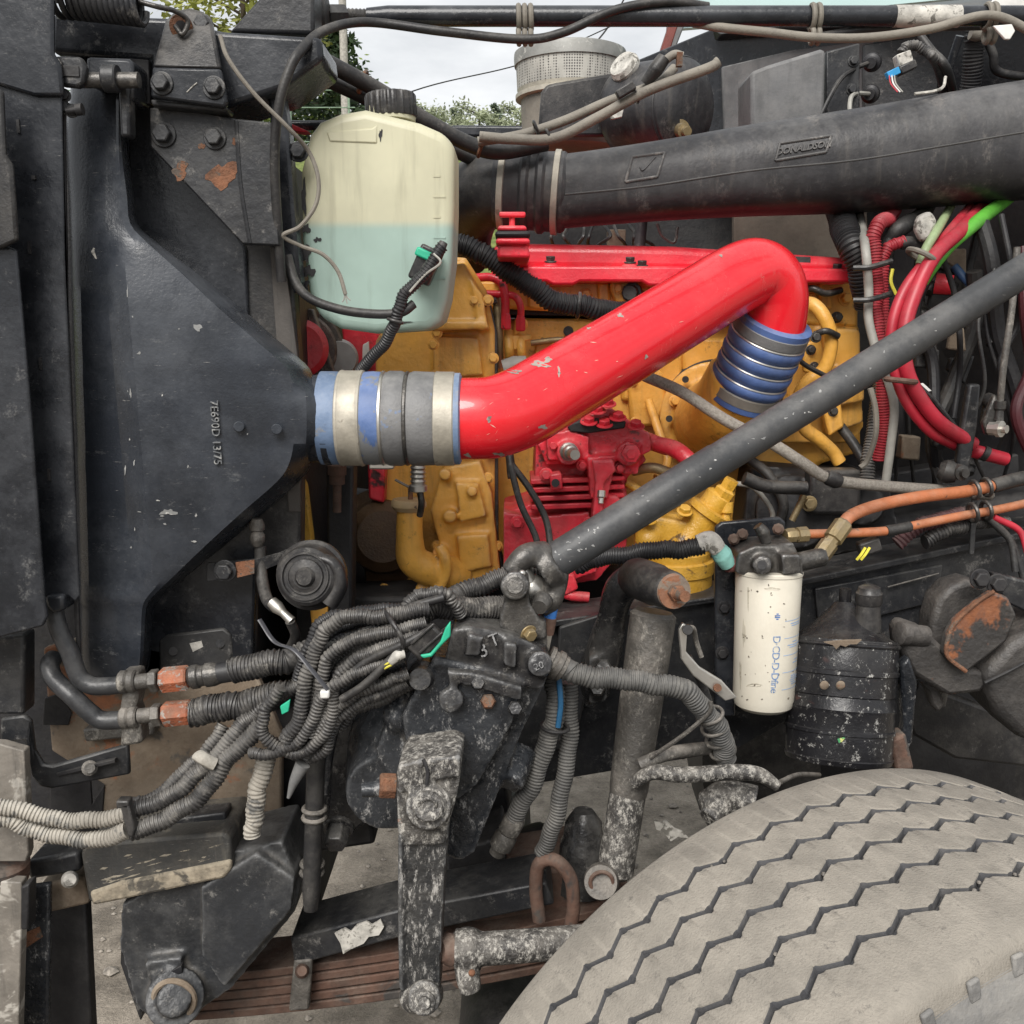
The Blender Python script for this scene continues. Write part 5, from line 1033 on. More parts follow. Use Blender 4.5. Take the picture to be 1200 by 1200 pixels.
# crowded dark corner behind the steering shaft
dc = thing('bulkhead_cabling', 'dark crowd of hoses, wires and brackets on the bulkhead', 'cables', (1110, 480, 1.6))
rq = random.Random(21)
tones = [M_rubber, M_dark, M_dark, M_rubber, mat('dark_maroon_hose', (.06, .012, .016), .5), M_dark, M_dark, M_dark, M_rubber]
for i in range(13):
    x = rq.uniform(1060, 1200); y = rq.uniform(250, 330); d0 = rq.uniform(1.5, 1.68) - max(0, x - 1150) * .002
    pts_ = [(x, y, d0)]
    for j in range(4):
        x += rq.uniform(-26, 26); y += rq.uniform(45, 85); pts_.append((min(1225, max(1050, x)), y, d0 + rq.uniform(-.03, .03)))
    m_ = tones[i % len(tones)]; mtube('hose' if i % 3 else 'wire', pts_, rq.choice([3.5, 5, 7, 9]) if i % 3 else 2.2, m_, dc, seg=10)
for i in range(12):
    x = rq.uniform(1065, 1195); y = rq.uniform(270, 555); d0 = rq.uniform(1.52, 1.62)
    if i % 2: mplate('bracket', [(x, y), (x + rq.uniform(14, 30), y + rq.uniform(-4, 4)), (x + rq.uniform(14, 28), y + rq.uniform(12, 34)), (x - rq.uniform(0, 6), y + rq.uniform(12, 30))], d0, .012, rq.choice([M_black2, M_browndirt, M_gear]), dc, .003)
    else: MB().lathe((x, y, d0), (x + rq.uniform(-14, 14), y + rq.uniform(10, 22), d0 - .02), [(0, .008), (.3, .012), (.6, .012), (.65, .008), (.8, .010), (1, .007)], 12).build('fitting', rq.choice([M_steeld, M_brass, M_rubber]), dc)
mplate('pale_gap_plate', [(1076, 450), (1082, 449), (1092, 458), (1084, 460)], 1.5, .004, M_white, dc, .0005)
# ================================================================== frame rail, fuel filter, canister, orange lines
fr = thing('frame_rail', 'black steel chassis rail running behind the filters', 'frame rail', (850, 900, 1.38))
mplate('web', [(560, 745, -.02), (700, 725, 0), (860, 700, .03), (1020, 668, .07), (1290, 610, .14), (1290, 740, .14), (1020, 790, .07), (860, 880, .03), (650, 915, 0), (560, 930, -.02)], 1.385, .012, M_black2, fr, .002)
mplate('flange', [(560, 740, -.02), (700, 720, 0), (860, 696, .03), (1020, 662, .07), (1290, 604, .14), (1290, 612, .14), (1020, 670, .07), (860, 703, .03), (700, 728, 0), (560, 748, -.02)], 1.365, .09, M_black2, fr, .002)
mtube('weld_line', [(1040, 688, 1.44), (1070, 680, 1.45), (1100, 672, 1.455)], 1.0, M_dirtsteel, fr, seg=6)
mplate('reinforcement', [(955, 690, .05), (1105, 662, .09), (1098, 705, .09), (960, 740, .05)], 1.378, .006, M_black2, fr, .002)
for x, y in ((850, 740), (845, 790), (690, 820)): bolt((x, y, 1.38), 8, M_black2, fr)
fm = thing('filter_mount', 'black upright mounting plate left of the white filter', 'bracket', (850, 760, 1.35))
mplate('plate', [(838, 618), (846, 612), (914, 606), (921, 612), (921, 650), (862, 660), (862, 840), (838, 840)], 1.345, .01, M_black, fm, .003)
for x, y in ((846, 660), (848, 712), (846, 765)): bolt((x, y, 1.345), 6, M_dark, fm)
ff_ = thing('fuel_filter', 'tall ivory white spin on fuel filter with blue print', 'filter', (900, 840, 1.3))
A_, B_ = P(901, 668, 1.30), P(894, 832, 1.29); k = S(898, 750, 1.29)
fcan = mlathe('canister', A_, B_, [(0, 37.0 * k), (.02, 38 * k), (.9, 35.8 * k), (.955, 33.5 * k), (.985, 27 * k), (1, 14 * k)], M_filter, ff_, 48)
mlathe('crimp', A_.lerp(B_, -.005), A_.lerp(B_, .03), [(0, 37 * k), (.3, 39 * k), (.8, 39 * k), (1, 37.8 * k)], M_filter, ff_, 48)
axf = (B_ - A_); L_ = axf.length; axn = axf.normalized()
def fmap(tc_, ang0):
    """lettering wrapped round the canister, reading downwards"""
    def f(c):
        t = tc_ + c.x / L_; r = (38 - 2.3 * max(0, min(1, t))) * k + .0003 + c.z; a = ang0 + c.y / (37 * k)
        return A_ + axf * t + Vector((math.sin(a) * r, -math.cos(a) * r, 0))
    return f
lettering('print', 'D·CD-D-Dfine', .0140, mat('faded_blue_print', (.12, .20, .36), .5, second=((.45, .47, .48), .56, 160), bump=0), fcan, None, .0002, fmap(.60, .06), spacing=.9)
mb = MB()
def patch(t0, t1, a0, a1):
    n = 6; vs = []
    for i in range(n + 1):
        a = a0 + (a1 - a0) * i / n
        for t in (t0, t1):
            r = (38 - 2.3 * t) * k + .0004; vs.append(A_ + axf * t + Vector((math.sin(a) * r, -math.cos(a) * r, 0)))
    mb.add(vs, [(2 * i, 2 * i + 1, 2 * i + 3, 2 * i + 2) for i in range(n)])
for i in range(4): patch(.245 + i * .012, .252 + i * .012, .06 - .09 * math.sin(math.pi * (i + .5) / 4), .06 + .09 * math.sin(math.pi * (i + .5) / 4))
mb.build('diamond_mark', M_print, fcan)
mb = MB()
for t in (.30, .42, .54, .66, .78): patch(t, t + .004, .32, 1.15)
rnd = random.Random(3)
for t in (.32, .335, .45, .47, .485, .58, .60, .69, .705, .72, .735, .75): patch(t, t + .006, rnd.uniform(.45, .8), rnd.uniform(.9, 1.2))
mb.build('small_print', M_printp, fcan)
fcb = bvh(fcan); rq = random.Random(77); M_grime = mat('brown_grime_spot', (.16, .135, .105), .8, var=.5, vscale=90, bump=.2); M_smear = mat('faint_grease_smear', (.42, .385, .31), .6, var=.2, second=((.30, .27, .21), .55, 60), bump=.1)
for i in range(34): decal('grime_spot', fcb, blob(rq.uniform(868, 934), rq.uniform(680, 822), rq.uniform(.4, 1.3), rq.uniform(.4, 1.4), 9, i, .4), M_grime, fcan)
for x, y, rx, ry in ((884, 803, 10, 1.6), (872, 742, 1.6, 16), (877, 700, 1.2, 12), (925, 812, 6, 2), (905, 690, 9, 1.4), (868, 790, 1.4, 14), (915, 676, 12, 1.2)): decal('grease_smear', fcb, blob(x, y, rx, ry, 14, int(x + y), .3), M_smear, fcan)
fh = thing('filter_manifold', 'grimy cast filter head with hose fittings above the white filter', 'filter head', (900, 660, 1.3))
mb = MB(); mb.plate([(862, 672), (866, 648), (884, 640), (912, 640), (940, 652), (942, 674), (900, 680)], 1.275, .06)
mb.cyl((893, 661, 1.3), (893, 662, 1.245), .013, .012); mb.plate([(916, 650), (938, 650), (938, 672), (918, 674)], 1.255, .05); mb.plate([(880, 640), (930, 636), (935, 648), (880, 652)], 1.28, .06); mb.cyl((930, 660, 1.30), (966, 652, 1.31), .013)
mb.build('casting', M_steeld, fh, cast=.0026, sm=2)
mlathe('port', (893, 662, 1.25), (893, 662, 1.240), [(0, .006), (1, .006)], M_dark, fh, 14)
mb = MB(); mb.cyl((868, 660, 1.30), (852, 662, 1.29), .011, .010, 10); mb.build('red_elbow', mat('oxide_red_elbow', (.14, .045, .04), .6), fh)
mlathe('knurled_nut', (878, 656, 1.30), (866, 660, 1.30), [(0, .011)] + [(i / 8, (.0125 if i % 2 else .0105)) for i in range(1, 8)] + [(1, .011)], M_brass, fh, 14)
mtube('verdigris_elbow', [(853, 662, 1.29), (846, 650, 1.285), (838, 640, 1.28)], [9, 12, 9], M_teal, fh)
mtube('pale_elbow', [(842, 644, 1.28), (832, 634, 1.28), (818, 638, 1.28)], [10, 12, 11], M_label, fh)
mtube('ribbed_hose', [(824, 640, 1.28), (790, 644, 1.28), (750, 647, 1.28), (700, 655, 1.29), (676, 662, 1.3)], 11, M_loomblack, fh, corr=(.004, .12))
mtube('valve', [(898, 636, 1.29), (894, 624, 1.29), (888, 616, 1.29)], [6, 8, 6], M_steeld, fh)
for x, y in ((870, 626), (912, 620), (860, 632)): mlathe('stud', (x, y, 1.33), (x, y, 1.30), [(0, .008), (.5, .008), (.55, .005), (1, .005)], M_rustbrown, fh, 8)
ol = thing('orange_fuel_lines', 'two orange rubber fuel lines with brass fittings', 'fuel lines', (1050, 600, 1.35))
mtube('line', [(986, 618, 1.33), (998, 604, 1.34), (1030, 592, 1.36), (1080, 582, 1.39), (1130, 576, 1.42), (1160, 570, 1.44), (1215, 556, 1.48)], 7.5, M_copper, ol)
mtube('line', [(942, 626, 1.34), (985, 625, 1.35), (1040, 622, 1.37), (1080, 614, 1.39), (1130, 604, 1.41), (1165, 598, 1.43), (1220, 586, 1.47)], 5.5, M_copper, ol)
mtube('sleeve', [(1038, 622, 1.369), (1052, 620, 1.374), (1066, 617, 1.38)], 6.4, M_rubber, ol); mtube('sleeve', [(1162, 570, 1.441), (1180, 565, 1.45), (1200, 560, 1.462)], 8.6, M_rubber, ol)
def fit(p0, p1, r, m, n, par):
    q = S(*p0); return mlathe(n, p0, p1, [(0, r * .8 * q), (.1, r * q), (.4, r * q), (.42, r * .8 * q), (.5, r * .8 * q), (.52, r * 1.05 * q), (.95, r * 1.05 * q), (1, r * .8 * q)], m, par, 8)
fit((960, 654, 1.31), (990, 612, 1.335), 11, M_brass, 'brass_fitting', ol); fit((920, 628, 1.33), (946, 626, 1.34), 9, M_brass, 'brass_fitting', ol)
mtube('elbow', [(940, 660, 1.30), (955, 656, 1.305), (966, 646, 1.315)], 9, M_steeld, ol)
for x, y, d in ((1142, 574, 1.415), (1156, 571, 1.43), (1140, 601, 1.405), (1156, 598, 1.42)): MB().ring((x, y, d), (1, .15, .2), .0125, .003).build('clamp', M_steeld, ol)
mplate('clamp_strap', [(1140, 585), (1146, 585), (1142, 650), (1136, 650)], 1.42, .005, M_black2, ol, .001)
bs = thing('wrapped_harness', 'dark red spiral wrapped harness beside the lower orange line', 'harness', (1080, 620, 1.42))
mtube('harness', [(1050, 636, 1.42), (1080, 616, 1.42), (1110, 606, 1.43), (1150, 602, 1.44)], 9, mat('dark_red_wrap', (.08, .025, .03), .6, dust=(DU, .4, 20)), bs, corr=(.006, .14))
mtube('harness', [(1082, 634, 1.42), (1110, 622, 1.425), (1140, 612, 1.44), (1180, 612, 1.46)], 9, M_loom, bs, corr=(.005, .14))
for i, (a, b) in enumerate([((1150, 602), (1200, 680)), ((1156, 606), (1190, 670)), ((1164, 606), (1205, 650))]): mtube('cable', [(a[0], a[1], 1.43), ((a[0] + b[0]) / 2 + 10, (a[1] + b[1]) / 2 - 6, 1.43), (b[0], b[1], 1.42)], 4, M_rubber if i < 2 else M_redw, bs)
yp = thing('yellow_wire_plug', 'black plug with two yellow wires under the orange lines', 'connector', (1010, 645, 1.38))
MB().box((1018, 640, 1.38), (.030, .02, .020), Matrix.Rotation(R(-20), 3, 'Y')).build('plug', M_plastic, yp, .003)
for dx in (0, 5): mtube('wire', [(1014 + dx, 642, 1.365), (1009 + dx, 650, 1.36), (1004 + dx, 656, 1.362)], 1.7, M_yelw, yp, seg=6)
sc_ = thing('black_canister', 'black banded steel canister with spout cap behind the tyre', 'canister', (985, 905, 1.3))
A_, B_ = P(988, 748, 1.31), P(982, 890, 1.27); k = S(985, 820, 1.29)
M_can = mat('spattered_black_can', (.010, .010, .012), .30, grit=((.44, .43, .40), .85, .565, .645, 95), dust=(DU, .10, 8), second=((.06, .028, .024), .60, 10), bump=.2)
M_can2 = mat('oily_black_can_top', (.009, .009, .011), .24, dust=(DU, .16, 12), grit=((.3, .29, .27), .4, .6, .72, 50), bump=.15)
mlathe('drum', A_, B_, [(0, 60 * k), (.03, 62 * k), (.24, 62 * k), (.25, 63.5 * k), (.28, 63.5 * k), (.29, 62 * k), (.45, 61.5 * k), (.46, 60 * k), (.53, 61.5 * k), (.56, 62.5 * k), (.585, 61 * k), (.72, 60.5 * k), (.73, 62 * k), (.755, 62 * k), (.76, 60.5 * k), (.95, 59.5 * k), (.96, 61 * k), (1, 59 * k)], M_can, sc_, 56)
MB().ring((988, 754, 1.308), P(988, 748, 1.31) - P(982, 890, 1.27), 62 * k, 2.2 * k, 56, 8).build('rim', M_can2, sc_)
mlathe('shoulder', P(988, 754, 1.31), P(990, 706, 1.325), [(0, 62.5 * k), (.06, 62.5 * k), (.1, 59 * k), (.17, 53 * k), (.28, 46 * k), (.42, 38 * k), (.58, 30 * k), (.72, 23 * k), (.86, 17 * k), (1, 12 * k)], M_can2, sc_, 48)
MB().cyl((990, 708, 1.325), (991, 690, 1.325), 7 * k).build('vent_stub', M_can2, sc_)
mlathe('spout', (1016, 738, 1.29), (1018, 706, 1.29), [(0, 16 * k), (1, 13 * k)], M_plastic, sc_, 24)
mlathe('spout_cap', (1018, 708, 1.29), (1019, 686, 1.29), [(0, 14 * k), (.1, 15 * k), (.6, 15 * k), (.7, 13 * k), (.9, 12 * k), (1, 8 * k)], M_plastic, sc_, 24)
mplate('torn_label', [(966, 753), (984, 751), (1010, 750), (1004, 755), (996, 755), (991, 758), (985, 756), (980, 761), (976, 756)], 1.2285, .004, M_browndirt, sc_, 0)
for x in (986, 1006): MB().box((x, 867, 1.2145), (.009, .002, .005), Matrix.Rotation(R(-20), 3, 'Y')).build('green_fleck', mat('green_label', (.08, .35, .14), .5, second=((.6, .58, .2), .5, 90)), sc_)
for x, y in ((966, 803), (985, 803)): MB().sph((x, y, 1.226), .006, (1, .4, 1)).build('mud_blob', M_browndirt, sc_)
mplate('hang_strap', [(1056, 780), (1066, 770), (1076, 800), (1070, 870), (1052, 900), (1048, 890), (1060, 850)], 1.27, .02, M_speck, sc_, .004)
mplate('rust_foot', [(1044, 868), (1062, 860), (1072, 902), (1050, 905)], 1.26, .03, M_rustbrown, sc_, .004)
# cab mount castings at lower right
cm = thing('cab_mount', 'heavy rusty spattered cab mount casting at the right edge', 'bracket', (1150, 830, 1.35))
M_cm = mat('rusty_spattered_casting', (.024, .0225, .022), .48, dust=((.25, .225, .20), .42, 10), rust=(.60, 9), speck=((.40, .37, .32), .54, 260), bump=.8, bscale=150)
mplate('cup', [(1090, 758), (1092, 728), (1100, 702), (1116, 686), (1136, 680), (1156, 686), (1164, 700), (1130, 722), (1112, 745), (1106, 772)], 1.33, .05, M_cm, cm, .008, bseg=3)
mplate('shield', [(1106, 768), (1110, 745), (1120, 728), (1146, 706), (1164, 694), (1182, 700), (1192, 722), (1180, 752), (1134, 788), (1120, 782)], 1.285, .018, M_cm, cm, .004)
mtube('shield_rim', [(1132, 787, 1.284), (1110, 768, 1.284), (1112, 745, 1.284), (1122, 727, 1.284), (1146, 705, 1.284), (1165, 693, 1.284)], 2.6, M_rust, cm, seg=8)
mplate('arm', [(1052, 740), (1060, 730), (1084, 738), (1132, 784), (1168, 790), (1150, 812), (1112, 816), (1070, 790), (1054, 758)], 1.30, .04, M_cm, cm, .006)
MB().lathe((1052, 742, 1.30), (1084, 746, 1.31), [(0, .012), (.05, .016), (.3, .0165), (.32, .015), (1, .015)], 20).build('pipe_stub', M_cm, cm)
mplate('leg', [(1150, 792), (1186, 752), (1250, 720), (1260, 890), (1196, 866), (1168, 838)], 1.29, .10, M_cm, cm, .014, bseg=3)
mtube('leg_seam', [(1154, 800, 1.286), (1185, 785, 1.284), (1230, 760, 1.284)], 2, M_dark, cm, seg=8)
mplate('hanging_hook', [(1080, 800), (1100, 806), (1108, 826), (1100, 836), (1092, 826), (1088, 812)], 1.34, .02, M_cm, cm, .004)
for x, y in ((1148, 678), (1168, 684)): bolt((x, y, 1.30), 9, M_dark, cm)
mplate('plate', [(1165, 672), (1240, 690), (1240, 735), (1176, 705)], 1.32, .02, M_black2, cm, .003)
at = thing('step_bracket', 'dark lower bracket and mud flap under the cab mount', 'bracket', (1130, 880, 1.5))
mplate('flap', [(1060, 830), (1076, 800), (1210, 850), (1210, 900), (1120, 890), (1070, 862)], 1.62, .03, M_rubber, at, .006); mtube('hook', [(1092, 798, 1.5), (1104, 808, 1.5), (1102, 826, 1.5)], 6, M_dirtsteel, at)

# ================================================================== shock absorber and neighbours
sh = thing('shock_absorber', 'dirty grey shock absorber leaning with round rubber bush on top', 'shock absorber', (720, 1040, 1.2))
k = S(745, 850, 1.2)
mlathe('dust_tube', (766, 716, 1.22), (736, 930, 1.20), [(0, 22 * k), (.02, 27 * k), (.5, 25.5 * k), (.97, 23 * k), (1, 22 * k)], M_dirtsteel, sh, 36)
mlathe('damper_tube', (737, 922, 1.20), (720, 1026, 1.19), [(0, 21.5 * k), (.95, 22 * k), (1, 17 * k)], M_speckhi, sh, 32)
mlathe('eye', (706, 1030, 1.22), (704, 1034, 1.15), [(0, 19 * k), (.2, 21 * k), (.8, 21 * k), (1, 19 * k)], M_dirtsteel, sh, 28)
MB().ring((705, 1034, 1.150), (0, 1, 0), 13 * k, 2.5 * k).build('eye_ring', M_rustbrown, sh)
mlathe('bush', (744, 676, 1.24), (789, 693, 1.14), [(0, 22 * k), (.08, 24 * k), (.55, 24 * k), (.6, 22.5 * k), (.93, 21.5 * k), (.97, 20.5 * k), (1, 18 * k)], M_rubber, sh, 36)
mlathe('bush_washer', (787, 692, 1.145), (791, 694, 1.136), [(0, 20 * k), (1, 18.5 * k)], mat('pitted_rusty_washer', (.17, .13, .10), .75, dust=((.32, .28, .23), .4, 30), rust=(.52, 30), bump=.5), sh, 32)
MB().hexa((791, 694, 1.136), P(802, 698, 1.11) - P(791, 694, 1.136), .0105, .012, 0).build('nut', M_rust, sh, .001)
mlathe('stud', (794, 696, 1.125), (803, 699, 1.105), [(0, .007), (1, .0065)], M_rust, sh, 14)
sb = thing('shock_bracket', 'curved forged bracket carrying the top of the shock absorber', 'bracket', (720, 830, 1.3))
mb = MB(); mb.tube([(752, 672, 1.27), (728, 690, 1.28), (718, 720, 1.29), (708, 770, 1.30), (696, 812, 1.31)], [20, 20, 17, 20, 18], seg=16); mb.plate([(700, 740), (726, 700), (738, 712), (722, 770), (706, 820), (686, 830), (682, 790)], 1.29, .05)
mb.plate([(690, 770), (712, 765), (712, 822), (690, 826)], 1.275, .05)
mb.build('forging', M_gear, sb, cast=.004, sm=3)
for x, y in ((700, 806), (707, 782)): mlathe('bolt_head', (x, y, 1.28), (x, y, 1.255), [(0, .012), (.8, .012), (1, .009)], M_gear, sb, 6)
mplate('backing', [(655, 735), (720, 715), (690, 800), (672, 880), (648, 880)], 1.355, .02, M_black2, sb, .003)
cl = thing('steel_clip', 'bright bent steel clip hanging right of the shock absorber', 'clip', (830, 815, 1.18))
mb = MB(); mb.plate([(795, 738), (800, 730), (806, 734), (804, 764), (820, 782), (846, 798), (864, 818), (850, 822), (838, 812), (812, 792), (798, 772)], 1.17, .006); mb.build('strap', M_steel, cl, .0015)
mtube('strap_edge', [(801, 738, 1.165), (812, 736, 1.17), (816, 752, 1.18), (822, 770, 1.18)], 3, M_dirtsteel, cl)
mlathe('bolt', (806, 738, 1.18), (806, 738, 1.155), [(0, .007), (1, .006)], M_dark, cl, 10); mlathe('slot', (840, 806, 1.1705), (841, 806, 1.165), [(0, .005), (1, .005)], M_rust, cl, 12)
mtube('dark_strap', [(806, 770, 1.2), (822, 800, 1.2), (836, 840, 1.2)], 5, M_rubber, cl)
ch = thing('power_steering_hose', 'thick ribbed hose running right from the steering gear past the shock', 'hose', (760, 800, 1.15))
mtube('conduit', [(655, 782, 1.12), (680, 790, 1.115), (720, 796, 1.115), (770, 801, 1.115), (805, 812, 1.12), (832, 840, 1.14), (846, 866, 1.16), (852, 892, 1.18)], 13, mat('weathered_ribbed_hose', (.045, .045, .044), .6, dust=((.27, .255, .23), .6, 16), bump=.2), ch, corr=(.0042, .10), seg=20)
mlathe('crimp', (640, 772, 1.12), (660, 784, 1.12), [(0, .017), (.2, .018), (.25, .015), (.45, .015), (.5, .018), (.75, .018), (.8, .016), (1, .016)], M_dirtsteel, ch, 20)
mtube('wire', [(762, 888, 1.15), (800, 862, 1.13), (830, 836, 1.12), (833, 822, 1.12)], 2.6, M_dirtsteel, ch, seg=8)
for i in range(4): MB().ring((832 + i * 5, 838 + i * 14, 1.142 + i * .012), (.4, .3, -1), .0155, .0022).build('wrap', M_dirtsteel, ch)
dl = thing('spattered_pipe', 'spattered grey pipe going behind the tyre top from the shock', 'pipe', (840, 910, 1.15))
mtube('pipe', [(742, 918, 1.16), (765, 905, 1.15), (800, 908, 1.145), (860, 905, 1.14), (890, 908, 1.135), (912, 922, 1.13)], [7, 9, 9.5, 9.5, 9, 6], M_speckhi, dl)
mtube('thin_line', [(750, 896, 1.16), (775, 886, 1.16), (800, 880, 1.17), (850, 875, 1.2)], 8, M_dirtsteel, dl); mtube('thin_tail', [(915, 916, 1.16), (935, 908, 1.2), (960, 908, 1.24)], 3, M_dirtsteel, dl)
mb = MB(); mb.sph((828, 936, 1.18), .012); mb.tube([(830, 936, 1.18), (850, 930, 1.18), (885, 940, 1.17)], [12, 16, 20], seg=14); mb.tube([(850, 940, 1.18), (830, 960, 1.16)], [16, 14]); mb.build('mud_caked_joint', M_speckhi, dl, cast=.003, sm=3)
rh = thing('return_hoses', 'pair of ribbed hoses dropping behind the steering gear with a blue stripe', 'hoses', (620, 1000, 1.15))
M_rh = mat('dusty_ribbed_hose', (.05, .049, .047), .6, dust=((.25, .235, .21), .6, 18), bump=.2)
mtube('hose', [(650, 792, 1.15), (650, 830, 1.14), (645, 860, 1.14), (625, 912, 1.14), (603, 960, 1.15)], 11.5, M_rh, rh, corr=(.004, .10), seg=18)
mtube('hose', [(668, 800, 1.17), (667, 850, 1.165), (663, 905, 1.16), (650, 960, 1.16), (636, 1000, 1.17)], 10.5, M_rh, rh, corr=(.004, .08), seg=18)
mtube('blue_stripe', [(655, 795, 1.129), (657, 825, 1.126), (654, 852, 1.126)], 3.4, mat('blue_stripe', (.015, .09, .19), .5), rh, seg=8)
MB().ring((650, 852, 1.14), (.1, 0, 1), .0165, .0022).build('tie', M_dark, rh)
mlathe('end_fitting', (606, 955, 1.15), (582, 1000, 1.16), [(0, .011), (.1, .0135), (.4, .0135), (.45, .011), (.55, .0145), (.8, .0145), (.85, .010), (1, .010)], M_dirtsteel, rh, 16)
bt = thing('blue_banded_line', 'short upright line with bright blue and white bands beside the yoke', 'line', (640, 740, 1.12))
k = S(640, 720, 1.12)
for nm, y0, y1, r, m_ in (('white_band', 690, 704, 7, M_white), ('blue_band', 703, 724, 8.5, mat('bright_blue_band', (.03, .14, .42), .5)), ('maroon_band', 723, 742, 9.5, M_rustbrown), ('nut', 741, 762, 8.5, M_steel)):
    mlathe(nm, (650 - (y0 - 690) * .2, y0, 1.12), (650 - (y1 - 690) * .2, y1, 1.12), [(0, r * k), (1, r * k)], m_, bt, 16 if nm != 'nut' else 6)

# ================================================================== steering gear, pitman arm, drag link
sg = thing('steering_gear', 'spattered black steering gear box with cast numbers', 'steering gear', (540, 1000, 1.15))
mb = MB()
mb.plate([(520, 770), (620, 800), (640, 800), (612, 858), (580, 940), (556, 1000), (540, 1010), (522, 1004), (470, 940), (440, 880), (470, 800)], 1.09, .14)
mb.plate([(508, 770), (545, 778), (612, 800), (600, 850), (560, 920), (535, 940), (480, 900), (470, 840)], 1.065, .08)
mb.sph((472, 868, 1.16), .068, (1, .85, 1)); mb.sph((470, 838, 1.10), .022); mb.cyl((462, 880, 1.2), (455, 930, 1.1), .06, .05)
mb.cyl((610, 880, 1.14), (598, 920, 1.10), .02, .016)
mb.build('body', M_speck, sg, cast=.004, sm=4)
mb = MB()
mb.plate([(530, 738), (548, 733), (600, 744), (640, 762), (646, 782), (636, 808), (610, 806), (560, 790), (518, 786)], 1.07, .13)
mb.plate([(524, 786), (560, 790), (612, 806), (610, 822), (560, 806), (526, 800)], 1.055, .1)
mb.plate([(548, 742), (566, 748), (562, 770), (545, 768)], 1.06, .03); mb.plate([(590, 752), (606, 756), (604, 784), (590, 780)], 1.058, .03); mb.cyl((632, 778, 1.1), (633, 778, 1.055), .014)
mb.cyl((534, 815, 1.1), (528, 820, 1.05), .014)
gvc = mb.build('valve_cover', M_gear, sg, cast=.0032, sm=2)
for s_, x, y, z in (('3', 567, 763, .022), ('T', 580, 751, .02), ('20', 632, 781, .011)):
    o_ = P(x, y, 1.066 if x < 600 else 1.054); lettering('cast_number', s_, z, M_gear, gvc, basis(o_, P(x + 10, y - 4, 1.066) - P(x, y, 1.066), P(x, y - 10, 1.07) - P(x, y, 1.066)), .003)
for x, y in ((572, 822), (604, 830), (560, 800)): mlathe('bolt', (x, y, 1.075), (x, y, 1.052), [(0, .009), (.8, .009), (1, .007)], M_gear if x != 572 else M_rust, gvc, 6)
mlathe('side_plug', (500, 790, 1.10), (492, 796, 1.05), [(0, .02), (.5, .018), (.6, .014), (1, .012)], M_gear, sg, 18)
mlathe('white_knob', (504, 842, 1.085), (502, 838, 1.07), [(0, .006), (1, .003)], M_label, sg, 12)
pa = thing('pitman_arm', 'heavily spattered steel pitman arm hanging from the steering gear', 'pitman arm', (495, 1180, 1.03))
mb = MB(); mb.plate([(464, 906), (472, 893), (500, 889), (528, 885), (541, 890), (539, 912), (534, 940), (527, 962), (520, 990), (478, 992), (466, 976), (465, 940)], .995, .075)
mb.plate([(466, 898), (496, 890), (494, 926), (466, 930)], .985, .05); mb.plate([(502, 890), (540, 886), (538, 910), (502, 916)], .988, .05)
mb.cyl((502, 944, 1.0), (502, 945, .978), 27 * S(502, 942, .99), 26 * S(502, 942, .99), 28)
mb.build('clamp_head', M_speckhi, pa, cast=.0028, sm=1)
mb = MB(); mb.plate([(468, 968), (526, 968), (521, 1030), (518, 1090), (516, 1140), (516, 1165), (508, 1184), (490, 1184), (470, 1164), (466, 1100), (466, 1020)], 1.005, .045)
mb.plate([(466, 980), (472, 976), (473, 1164), (467, 1160)], 1.0, .05); mb.build('arm', mat('streaked_black_arm', (.011, .012, .014), .36, grit=((.42, .40, .37), .8, .505, .64, 130, .35), dust=((.26, .245, .22), .35, 9), rust=(.70, 14), bump=1.0, bscale=160), pa, cast=.003, sm=2)
k = S(502, 944, .98)
mlathe('splined_end', (502, 944, .985), (501.5, 945, .966), [(0, 21 * k), (.5, 21 * k), (.55, 18 * k), (.9, 18 * k), (1, 16 * k)], M_speckhi, pa, 28)
MB().ring((501.5, 945, .967), (0, 1, .1), 10 * k, 2 * k).build('groove_ring', M_speckhi, pa)
mtube('clamp_slit', [(496, 890, .986), (501, 904, .984), (500, 920, .982)], 2.2, M_dark, pa, seg=8)
MB().hexa((464, 921, 1.02), (-1, -.15, .1), .0135, .018, 0).build('clamp_nut', M_rust, pa, .001)
mlathe('clamp_stud', (452, 923, 1.02), (424, 926, 1.016), [(0, .010), (1, .008)], M_speck, pa, 14)
mb = MB(); mb.cyl((500, 1164, 1.03), (497, 1170, .985), 22 * k, 20 * k, 24); mb.sph((486, 1168, 1.01), .018); mb.build('ball_boss', M_speckhi, pa, cast=.003, sm=2)
mlathe('ball_nut', (498, 1174, .99), (497, 1176, .968), [(0, 14 * k), (.6, 13 * k), (.65, 8 * k), (1, 7 * k)], M_speckhi, pa, 10)
dk = thing('drag_link', 'spattered drag link rod joining the pitman arm behind the tyre', 'drag link', (600, 1120, 1.02))
mb = MB(); mb.tube([(535, 1112, 1.03), (560, 1112, 1.03), (620, 1108, 1.035), (720, 1100, 1.06)], [20, 19, 19, 19], seg=20); mb.sph((548, 1112, 1.03), .024); mb.tube([(548, 1112, 1.03), (548, 1140, 1.02), (552, 1162, 1.015)], [17, 15, 13], seg=16)
mb.build('rod', M_speckhi, dk, cast=.003, sm=2)
mlathe('boot', (516, 1114, 1.02), (536, 1112, 1.03), [(0, .012), (.5, .018), (1, .016)], M_rustbrown, dk, 18); MB().ring((536, 1112, 1.03), (1, 0, 0), .019, .003).build('boot_ring', M_speckhi, dk)
MB().sph((553, 1140, 1.0), .004).build('grease_nipple', M_rust, dk)

